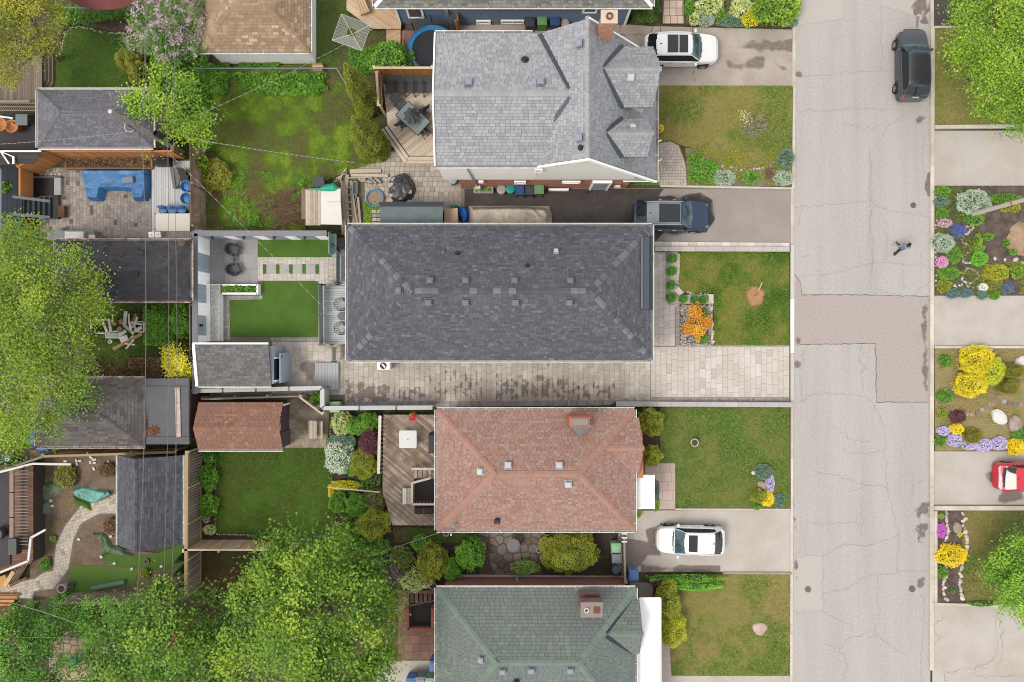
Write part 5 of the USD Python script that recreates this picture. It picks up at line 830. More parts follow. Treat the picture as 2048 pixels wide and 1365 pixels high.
HT=thing('hot_tub','sunken black pit with grey stone surround beside the dark stairs','pit',P(92,366));MB().prism(sg.Polygon(PL([(57,352),(113,352),(113,392),(57,392)])[:,:2]),.0,.12).build('pit',mat('black_cover','151718',var=.1,rough=.5),HT);MB().prism(sg.Polygon(PL([(113,358),(126,358),(126,392),(113,392)])[:,:2]),0,.25).build('ledge',M_blockg,HT);MB().prism(sg.Polygon(PL([(62,354),(126,354),(126,358),(62,358)])[:,:2]),0,.26).build('ledge',mat('grey_ledge','6e6a68'),HT)
for k in range(14):p=P(70+RNG.random()*52,347+RNG.random()*5);lump(p+[0,0,.05],.07,k,tone=RNG.random()).build('pebble',M_stone_w,HT)
# raised planters, white planter wall
RB=thing('timber_planter','long stained timber planter full of dry leaves behind the blue cover','planter',P(218,327));c=PL([(131,317),(303,317),(303,337),(131,337)],.4)
for a,b in zip(c,np.roll(c,-1,0)):
    for k in range(2):MB().bar(np.array([*a[:2],.1+k*.2]),np.array([*b[:2],.1+k*.2]),.1,.19,RNG.random()).build('side_board',mat('stained_board',[(0,'9c6a4c'),(1,'b88463')],var=.1),RB)
MB().prism(sg.Polygon(c[:,:2]).buffer(-.06),0,.32).build('soil',M_soil,RB)
WP=thing('white_planter','white rendered L shaped planter wall with pale stones in the turf yard','planter',P(440,620));MB().prism(pg([(419,570),(447,570),(447,683),(419,683)]),0,.55).build('wall',M_white,WP);MB().prism(sg.Polygon(PL([(420,570),(440,570),(440,683),(421,683)],.56)[:,:2]),.5,.565).build('stone_bed',mat('white_pebble','cfcac5',var=.5,scale=16,bump=.02),WP)
for a,b in(((447,571),(517,571)),((447,588),(517,588)),((517,569.5),(517,589.5))):MB().bar(P(*a,.25),P(*b,.25),.12,.5).build('trough_side',M_white,WP)
MB().prism(pg([(447,572),(516,572),(516,587),(447,587)]),0,.38).build('trough_soil',mat('dark_soil','4a3d34'),WP);q=MB()
for k in range(260):p=P(421+RNG.random()*19,572+RNG.random()*110,.57);m_=lump(p,RNG.uniform(.03,.06),k,tone=RNG.random(),sub=0);q.add(m_.v[0],m_.f[0],m_.t[0])
q.build('white_stones',mat('white_stone','e6e2dd',var=.1,tv=.2),WP,kind='stuff')
# glass rails
M_gl=mat('rail_glass','d6ede8',var=.02,tv=0,glass=.35,rough=.1);M_glp=mat('frosted_glass','b4d2cb',var=.04,glass=.75,rough=.2)
def glass(label,pts,z0,h):
    t=thing('glass_rail',label,'glass railing',np.mean(np.asarray(pts),0)*[1,1,0])
    for a,b in zip(pts[:-1],pts[1:]):
        a,b=np.array([*a[:2],z0]),np.array([*b[:2],z0]);d=(b-a)/np.linalg.norm(b-a);n=max(1,round(np.linalg.norm(b-a)/1.6));L=np.linalg.norm(b-a)
        for k in range(n):p,q=a+d*(L*k/n+.06),a+d*(L*(k+1)/n-.06);MB().bar(p+[0,0,.08+h/2],q+[0,0,.08+h/2],.02,h).build('glass_panel',M_gl,t)
        for k in range(n+1):MB().box(a+d*L*k/n+[0,0,(h+.12)/2],(.07,.07,h+.12)).build('post',M_pipe,t)
glass('glass railing along the west of the painted rear deck',[P(651,690),P(650,573)],.5,.95);glass('glass railing on the narrow landing by the house corner',[P(684,568),P(684,505)],.5,.95);glass('short glass railing at the south end of the rear deck',[P(654,690),P(672,690)],.5,.95);glass('low glass railing beside the grey plank platform',[P(675,722),P(675,696)],.3,.95);glass('glass railing at the north end of the rear deck',[P(655,572),P(682,572)],.5,.95)
FG=thing('frosted_screen','tall frosted glass screen panel at the end of the turf strip','screen',P(672,493))
for k in range(2):MB().bar(P(664+k*.5,468+k*22,.9),P(664+k*.5,489+k*22,.9),.04,1.7).build('panel',M_glp,FG);MB().bar(P(669,466+k*24,.9),P(669,468+k*24,.9),.07,1.8).build('post',M_pipe,FG)
MB().slab(ccw(PL([(664,468),(673,468),(673,514),(664,514)],1.0)),.03).build('shelf',M_glp,FG)
# ---------------------------------------------------------------- lawns
def grass_mat(name,ramp):return mat(name,ramp,var=.2,scale=3,leaf=.25,rough=.7,spec=.2,gain=1.12)
def lawn(label,poly,z,base,patch,ramp,den,ln,seed,ps=.5,thr=(.42,.62),scale2=.45,kind='lawn'):
    w=PL(poly);m=mat('sward_%d'%seed,base,var=.22,scale=9,tint2=patch,scale2=scale2,bump=.02,bscale=30,detail=6)
    MB().prism(sg.Polygon(w[:,:2]).buffer(0),-.2-seed*.001,z+seed*.0002).build(kind,m,'/World',label=label,kind='structure')
    g=sg.Polygon(w[:,:2]).buffer(0);x0,y0,x1,y1=g.bounds;r=np.random.default_rng(seed);n=int(den*(x1-x0)*(y1-y0));import shapely
    p=np.column_stack([r.uniform(x0,x1,n),r.uniform(y0,y1,n)]);p=p[shapely.contains_xy(g,p[:,0],p[:,1])];n=len(p)
    q=np.column_stack([p*ps,np.full(n,seed*3.3)]);f=meshkit.fbm(q,5,seed);a=r.uniform(0,2*np.pi,n);l=ln*r.uniform(.5,1.4,n)*(1.3-f*.6);d=np.column_stack([np.cos(a),np.sin(a)]);s=np.column_stack([-d[:,1],d[:,0]])*(.011+.09*l)[:,None]
    b=np.column_stack([p,np.full(n,z)]);tip=np.column_stack([p+d*(l*.8)[:,None],z+l*.65]);v=np.stack([b+np.column_stack([s,np.zeros(n)]),b-np.column_stack([s,np.zeros(n)]),tip],1).reshape(-1,3)
    mb=MB().add(v,np.arange(3*n).reshape(-1,3),np.repeat(np.clip((f-thr[0])/(thr[1]-thr[0])+r.normal(0,.18,n),0,1),3));mb.build('grass',grass_mat('grass_%d'%seed,ramp),'/World',label='short blades of '+label,kind='stuff')
LW=[('weedy green lawn with brown bare spots between the tan garage and turf yard',[(398,138),(625,130),(700,138),(770,320),(690,345),(612,380),(612,462),(412,462)],.03,'86a636','8a9a48',[(0,'8e8c54'),(.25,'7c9a34'),(.6,'92b43a'),(1,'b0cc48')],760,.14,1,1.1),
      ('dark trimmed lawn inside the curved stone edging at top left',[(124,82),(134,60),(162,56),(200,60),(240,70),(300,78),(310,180),(104,180),(106,116)],.03,'507020','5f7c28',[(0,'4a6a1e'),(1,'708e30')],420,.07,2),
      ('olive front lawn of the dormer house with tan dry patches',[(1316,173),(1585,173),(1583,300),(1560,300),(1540,326),(1450,332),(1400,302),(1360,290),(1340,280),(1316,288)],.035,'828e3c','9c9450',[(0,'b8a666'),(.35,'8a9444'),(.7,'708e36'),(1,'5e7f2e')],620,.08,3,.6,(.42,.62)),
      ('lush front lawn beside the orange leaved maple',[(1360,503.5),(1577,503.5),(1577,690),(1428,690),(1428,586),(1366,586),(1354,571),(1360,556)],.04,'607f28','7c8a36',[(0,'aaa252'),(.3,'7a9034'),(.65,'5a7f26'),(1,'466c1e')],620,.09,4,.7,(.36,.64)),
      ('front lawn of the salmon roofed house, olive with darker patches',[(1320,815),(1578,814),(1580,1016),(1351,1016),(1351,925),(1320,925)],.035,'6f8a38','808a40',[(0,'9e9858'),(.35,'7e8e42'),(.7,'648432'),(1,'54762a')],620,.08,5,.7,(.36,.66)),
      ('patchy dry front lawn of the green roofed house',[(1330,1149),(1580,1150),(1580,1351),(1343,1351)],.035,'82923e','9c9450',[(0,'bca86c'),(.35,'92964a'),(.7,'748c38'),(1,'5c7e2c')],620,.08,6,.7,(.42,.62)),
      ('dark green back lawn south of the red roof shed',[(433,897),(660,897),(655,930),(676,1062),(431,1068)],.03,'4e6e20','5f762a',[(0,'6a782e'),(.5,'547522'),(1,'648628')],560,.09,7,.9),
      ('brown leaf strewn lawn south of the tan fence',[(398,1104),(540,1100),(540,1240),(398,1240)],.03,'5d5a30','6b4f38',[(0,'7d5a40'),(.4,'6b6236'),(1,'5c7030')],420,.09,8),
      ('overgrown grass of the junk pile yard',[(170,606),(396,606),(396,760),(170,760)],.03,'56732c','5c5a34',[(0,'5e5a34'),(.4,'557428'),(1,'7a9c38')],420,.14,9),
      ('grass under the clothes dryer',[(628,-60),(772,-60),(772,140),(700,138),(628,130)],.028,'5f7a34','7d7a4e',[(0,'8a7f55'),(.4,'5f7c30'),(1,'7fa03a')],380,.1,10),
      ('olive boulevard lawn below the tree at top right',[(1869,56),(2200,56),(2200,250),(1869,252)],.035,'8b8f46','a3935a',[(0,'b29d64'),(.4,'8f934a'),(1,'6f8c34')],420,.07,11),
      ('lawn beside the stone edged bed at bottom right',[(1928,1021),(2200,1021),(2200,1206),(1932,1206),(1924,1170),(1922,1110)],.035,'6f7f36','9a8850',[(0,'b59a62'),(.35,'8a8a46'),(.7,'5f782c'),(1,'4d6a24')],420,.07,12),
      ('strip of short grass along the salmon house south side',[(785,1052),(940,1062),(935,1085),(790,1085)],.03,'55702c','6a6438',[(0,'6b6436'),(1,'5f822e')],300,.08,13),
      ('strip of green plants below the dormer house porch',[(1250,361),(1316,361),(1316,371),(1250,371)],.03,'6f9a34','6f8a34',[(0,'5d8a2c'),(1,'86b040')],500,.14,14)]
for a in LW:lawn(*a)
M_turf=mat('turf','557822',var=.2,scale=26,tint2='4b6c1e',scale2=1.0,bump=.015,bscale=50,detail=6)
for lab,poly in(('strip of artificial turf along the striped fence',[(516,478),(664,478),(664,514.5),(516,514.5)]),('square of artificial turf inside the paver border',[(525,563),(637,563),(637,674),(461,674),(459,601),(525,599)])):MB().prism(pg(poly),0,.045).build('turf',M_turf,'/World',label=lab,kind='structure')
for k in range(5):MB().prism(pg([(526.2+k*26.3,529.3),(533+k*26.3,529.3),(533+k*26.3,548.2),(526.2+k*26.3,548.2)]),0,.043).build('turf_strip',M_turf,'/World/rear_yard')
MB().prism(pg([(205,1105),(300,1112),(372,1085),(372,1130),(330,1143),(240,1132),(202,1120)]),0,.03).build('turf',M_turf,'/World',label='loose piece of artificial turf south of the dark shed',kind='structure');MB().prism(pg([(143,1130),(240,1134),(280,1137),(270,1170),(200,1182),(132,1182)]),0,.032).build('turf',mat('dull_turf','5f8030',var=.15,scale=12),'/World',label='dull artificial turf beside the curved path end',kind='structure')
# ---------------------------------------------------------------- trees and shrubs
M_bark=mat('bark','7a6a5c',var=.25,scale=10);M_barkg=mat('grey_bark','8f877e',var=.2,scale=10)
def leafm(name,a,b,c,gain=1.6):return mat(name,[(0,a),(.5,b),(1,c)],var=.1,scale=2,leaf=.22,rough=.55,spec=.3,gain=gain)
L_maple=leafm('maple_leaf','456c20','76992e','a6be3c',1.42);L_dmaple=leafm('dark_maple_leaf','3c6420','68922c','9cb83c',1.4);L_locust=leafm('locust_leaf','5c7c2a','88a632','b4c844',1.4);L_yel=leafm('yellow_green_leaf','747e28','a0a236','c8c046',1.35);L_lime=leafm('lime_leaf','588028','86ac34','b6ce46',1.4);L_deep=leafm('deep_leaf','426a2a','60902f','86b040')
L_green=leafm('bush_leaf','4a7a28','66982f','86b53c');L_olive=leafm('olive_leaf','6f7a26','8f962e','adb13c');L_cedar=leafm('cedar_leaf','5e6a26','7f862e','a3a03a');L_gold=leafm('gold_leaf','c8b41c','e6d226','f4e448');L_orange=leafm('orange_leaf','c47f22','e2a42e','efbe45');L_burg=leafm('burgundy_leaf','54303a','6b3a44','82505a');L_pale=leafm('pale_variegated_leaf','9aab5a','bcc878','d8dca0');L_silver=leafm('silver_leaf','93a58c','abbaa2','c6d0ba');L_blue=leafm('blue_green_leaf','54705c','6b8872','84a088');L_brown=leafm('brown_leaf','6a5038','86684a','a08460')
F_pink=leafm('pink_petal','d68ac0','e8a0d2','f2bce2');F_mag=leafm('magenta_petal','c850c0','dc66d4','ea8ae4');F_lil=leafm('lilac_petal','b8a8d8','cdbfe8','e2d8f4');F_yel=leafm('yellow_petal','ecc60c','f8da18','ffea48');F_blu=leafm('blue_petal','3c3c98','5454b8','7a78cc');F_whi=leafm('white_petal','d8dccc','eef0e6','ffffff');F_red=leafm('red_petal','b82030','d03440','e05058');F_mauve=leafm('mauve_petal','c090b4','d4aac8','e6c8de')
def pads(mb,lobes,leaf,lai,rng,pad=.5,flat=.4,up=.5,per=26,gap=.3,low=.5,holes=0):
    leaf*=.92;pad*=1.35;lai*=.86
    """Foliage as leafy pads through the volume of the lobes (centre, radii)."""
    for c,r in lobes:
        area=math.pi*r[0]*r[1];n=int(lai*area/(leaf*leaf*.42));k=max(4,n//per)
        d=rng.normal(0,1,(k,3));d[:,2]=np.abs(d[:,2])*1.0-.25;d/=np.linalg.norm(d,axis=1,keepdims=True);rad=rng.uniform(low,1,(k,1))**.6*(1+gap*(meshkit.fbm(d*2.2+c[0],3,5)[:,None]*2-1))
        cen=c+d*rad*r;tone=np.clip(.42+.5*(meshkit.fbm(cen*.55,3,9)-.5)*2+rng.normal(0,.2,k)+.25*(d[:,2]-.4),0,1);sz=pad*rng.uniform(.6,1.3,(k,1,1))
        p=cen[:,None]+rng.normal(0,1,(k,per,3))*[.42,.42,.42*flat]*sz;t=np.repeat(tone,per)+rng.normal(0,.12,k*per)+np.clip((p[...,2]-cen[:,None,2])/pad,-.3,.3).ravel()*.3  # leaves high in crown and pad toned lighter: light put into their colour
        leaf_quads(mb,p.reshape(-1,3),leaf,rng,up,np.clip(t,0,1))
def tree(name,label,base,lobes,lm,leaf=.17,lai=3.6,seed=1,pad=.6,flat=.4,r0=.16,bark=None,group=None,squash=.62,bloom=None,per=150,gap=.55):
    """base: pixel of the trunk foot; lobes: (px, py, radius px, height)."""
    rng=np.random.default_rng(seed);B=P(*base);t=thing(name,label,'tree',B,group=group);L=[(P(x,y,h),np.array([1,1,squash])*.9*r/PPM*(CAM_Z-h)/CAM_Z)for x,y,r,h in lobes]
    top=np.mean([c for c,_ in L],0);fork=B+(top-B)*.45;MB().tube(B-[0,0,.1],fork,r0,r0*.7,9).build('trunk',bark or M_bark,t)
    for c,r in L:m=fork+(c-fork)*.6+[0,0,.2];MB().tube(fork,m,r0*.45,r0*.25,6).tube(m,c+[0,0,r[2]*.3],r0*.25,r0*.06,5).build('limb',bark or M_bark,t)
    mb=MB();pads(mb,L,leaf,lai,rng,pad,flat,per=per,gap=gap);mb.build('crown',lm,t)
    if bloom:
        mb=MB()
        for c,r in L:
            k=int(42*r[0]*r[1]);d=rng.normal(0,1,(k,3));d[:,2]=np.abs(d[:,2]);d/=np.linalg.norm(d,axis=1,keepdims=True);q=c+d*r*1.02;p=q[:,None]+rng.normal(0,.09,(k,14,3));leaf_quads(mb,p.reshape(-1,3),.08,rng,.5,np.repeat(rng.random(k),14))
        mb.build('blossom',bloom,t)
    return t
tree('maple_tree','large bright lime maple between the back lawn and the green roof house',(640,1150),[(600,1110,58,6),(545,1150,60,6.5),(640,1165,80,8),(695,1125,55,6),(505,1220,62,6.5),(600,1250,95,9),(705,1215,75,7.5),(755,1185,42,5),(485,1310,62,6.5),(570,1345,85,8),(695,1320,80,7.5),(640,1420,100,8),(752,1275,45,5.5),(650,1080,30,5),(720,1165,50,6),(770,1230,32,4.5),(735,1350,45,5),(560,1200,50,7.5)],L_maple,.19,3.4,1,.8,.35,.28)
tree('maple_tree','dark green maple over the flagstone patio at the bottom edge',(330,1240),[(340,1215,55,5.5),(400,1232,48,5),(280,1240,55,5.5),(225,1285,55,5),(325,1305,75,7),(410,1315,60,6),(185,1340,50,4.5),(285,1370,80,6.5),(390,1390,75,6),(435,1275,40,5),(230,1380,60,5),(470,1360,40,5)],L_dmaple,.18,3.2,2,.8,.35,.22)
tree('corner_tree','shady green tree filling the bottom left corner',(60,1270),[(30,1300,55,4),(15,1355,50,4),(75,1270,40,3.5),(85,1335,42,3.5),(10,1240,45,3.5),(60,1390,60,4),(-30,1300,60,4.5)],L_deep,.15,2.8,3,.6,.4,.16)
tree('hedge_tree','loose leafy tree along the south side of the weathered slat fence',(110,1225),[(60,1225,30,2.5),(100,1238,32,2.8),(140,1222,28,2.5),(180,1226,30,2.8),(40,1255,26,2.5),(215,1215,26,2.6),(165,1250,24,2.2),(250,1215,28,3)],L_green,.13,1.5,4,.5,.5,.09)
tree('locust_tree','big lime green feathery tree overhanging the left edge',(190,665),[(55,510,58,6),(130,555,62,6.5),(40,590,70,7),(150,622,58,6),(192,603,30,5),(70,660,85,8),(130,712,55,6.5),(25,740,75,7.5),(100,772,65,6.5),(148,792,35,5.5),(40,825,45,6),(118,838,36,5),(15,475,40,5),(75,475,28,5),(178,560,22,5),(-20,650,80,8),(20,880,40,4)],L_locust,.13,2.7,5,.8,.28,.22,squash=.5)
tree('yellow_tree','yellow green tree over the brown deck in the top left corner',(120,120),[(20,28,46,4.5),(70,22,40,4.5),(103,45,30,4),(45,85,42,4.5),(92,72,28,4),(14,125,30,4),(55,5,40,4.5),(-20,70,50,5),(25,155,14,3.5)],L_yel,.13,2.9,6,.6,.4,.15)
tree('maple_tree','bright green young maple beside the leaning utility pole',(395,275),[(330,165,26,3.3),(368,170,24,3.3),(305,205,34,3.4),(350,213,42,3.8),(390,232,38,3.5),(264,203,18,3.2),(350,245,30,3.3),(404,258,24,3),(388,268,22,3),(318,148,14,3.2),(295,290,14,1.2)],L_lime,.16,3.0,7,.6,.4,.14)
tree('lilac_tree','lilac covered in mauve blossom near the tan garage',(370,120),[(300,30,38,3),(350,28,42,3.2),(280,78,30,2.8),(330,82,42,3.3),(375,92,28,2.8),(392,42,28,2.8),(320,-10,40,3),(400,10,26,2.6)],leafm('lilac_leaf','46682c','64863a','86a050'),.12,2.6,8,.5,.5,.1,bloom=F_mauve)
tree('street_tree','spreading lime green tree beside the dark grey car at top right',(1940,160),[(1930,62,52,3.6),(1990,40,62,4.2),(1960,120,55,4.2),(2010,128,60,4.5),(1915,112,34,3.4),(1990,190,50,3.8),(2035,212,46,3.8),(2045,90,60,4.6),(1945,15,40,3.6),(2055,15,60,4.2),(2075,160,60,4.5),(2000,150,55,4.6),(2045,248,22,3.2)],L_lime,.16,3.3,9,.75,.35,.18)
tree('street_tree','dense rounded green tree on the lawn at bottom right',(1990,1135),[(2010,1105,30,2.8),(2040,1098,36,3),(1992,1150,26,2.6),(2030,1155,46,3.3),(2062,1180,48,3.2),(2008,1190,28,2.6),(2040,1218,32,2.7),(2065,1130,40,3.2),(2000,1125,28,2.8),(2060,1240,20,2.4)],leafm('glossy_leaf','4f7d28','7aa634','a2c648'),.15,3.4,10,.55,.5,.14)
tree('golden_tree','small yellow leaved tree beside the junk pile yard fence',(368,722),[(345,715,16,2),(365,722,18,2.2),(355,742,16,2),(372,745,12,1.8),(340,730,12,1.9),(380,762,10,1.5)],leafm('golden_leaf','a8a820','ccc42c','e4dc48'),.12,2.4,11,.35,.5,.05)
tree('orange_maple','small orange and yellow leaved maple in the stone bed by the front lawn',(1389,646),[(1385,632,15,.9),(1405,640,14,.9),(1395,655,17,1),(1380,652,12,.8),(1410,655,11,.8),(1390,622,9,.8)],L_orange,.1,3.0,12,.25,.5,.035)
def shrub(name,label,px,py,rx,ry,h,lm,leaf=.09,lai=3.2,seed=None,cat='shrub',group=None,bloom=None,rough=.34,bden=.5,core=None,up=.35):
    """A leafy dome. Radii in pixels."""
    seed=seed if seed is not None else int(px*7+py*3)%9973;rng=np.random.default_rng(seed);hc=h*.4;c=P(px,py,hc);k=(CAM_Z-hc)/CAM_Z/PPM;r=np.array([rx*k,ry*k,h-hc]);t=thing(name,label,cat,c*[1,1,0],group=group);area=math.pi*r[0]*r[1]*(1+.8*h/max(r[0],r[1])*.6)
    n=int(np.clip(lai*area/(leaf*leaf*.42),60,26000));d=rng.normal(0,1,(n,3));d[:,2]=np.abs(d[:,2])-.35*(rng.random(n)<.5);d/=np.linalg.norm(d,axis=1,keepdims=True);f=meshkit.fbm(d*2.4+seed,4,3)[:,None];p=c+d*r*(1+rough*(f*2-1)*1.4)*rng.uniform(.82,1.03,(n,1));p[:,2]=np.maximum(p[:,2],.04)
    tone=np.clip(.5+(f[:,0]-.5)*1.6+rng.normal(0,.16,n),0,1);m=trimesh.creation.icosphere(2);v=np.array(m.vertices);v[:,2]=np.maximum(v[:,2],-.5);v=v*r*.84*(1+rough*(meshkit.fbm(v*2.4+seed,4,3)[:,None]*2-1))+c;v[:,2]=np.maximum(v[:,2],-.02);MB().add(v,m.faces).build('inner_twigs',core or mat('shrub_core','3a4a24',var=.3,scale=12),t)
    if bloom is None or bden<1:leaf_quads(mb:=MB(),p,leaf,rng,up,tone);mb.build('foliage',lm,t)
    if bloom is not None:
        q=p[rng.random(n)<bden*np.clip(.4+f[:,0]*1.2,0,1)]if bden<1 else p;leaf_quads(mb:=MB(),q+[0,0,.02],leaf*.85,rng,.8,rng.random(len(q)));mb.build('flowers',bloom,t,kind='stuff')
    return t
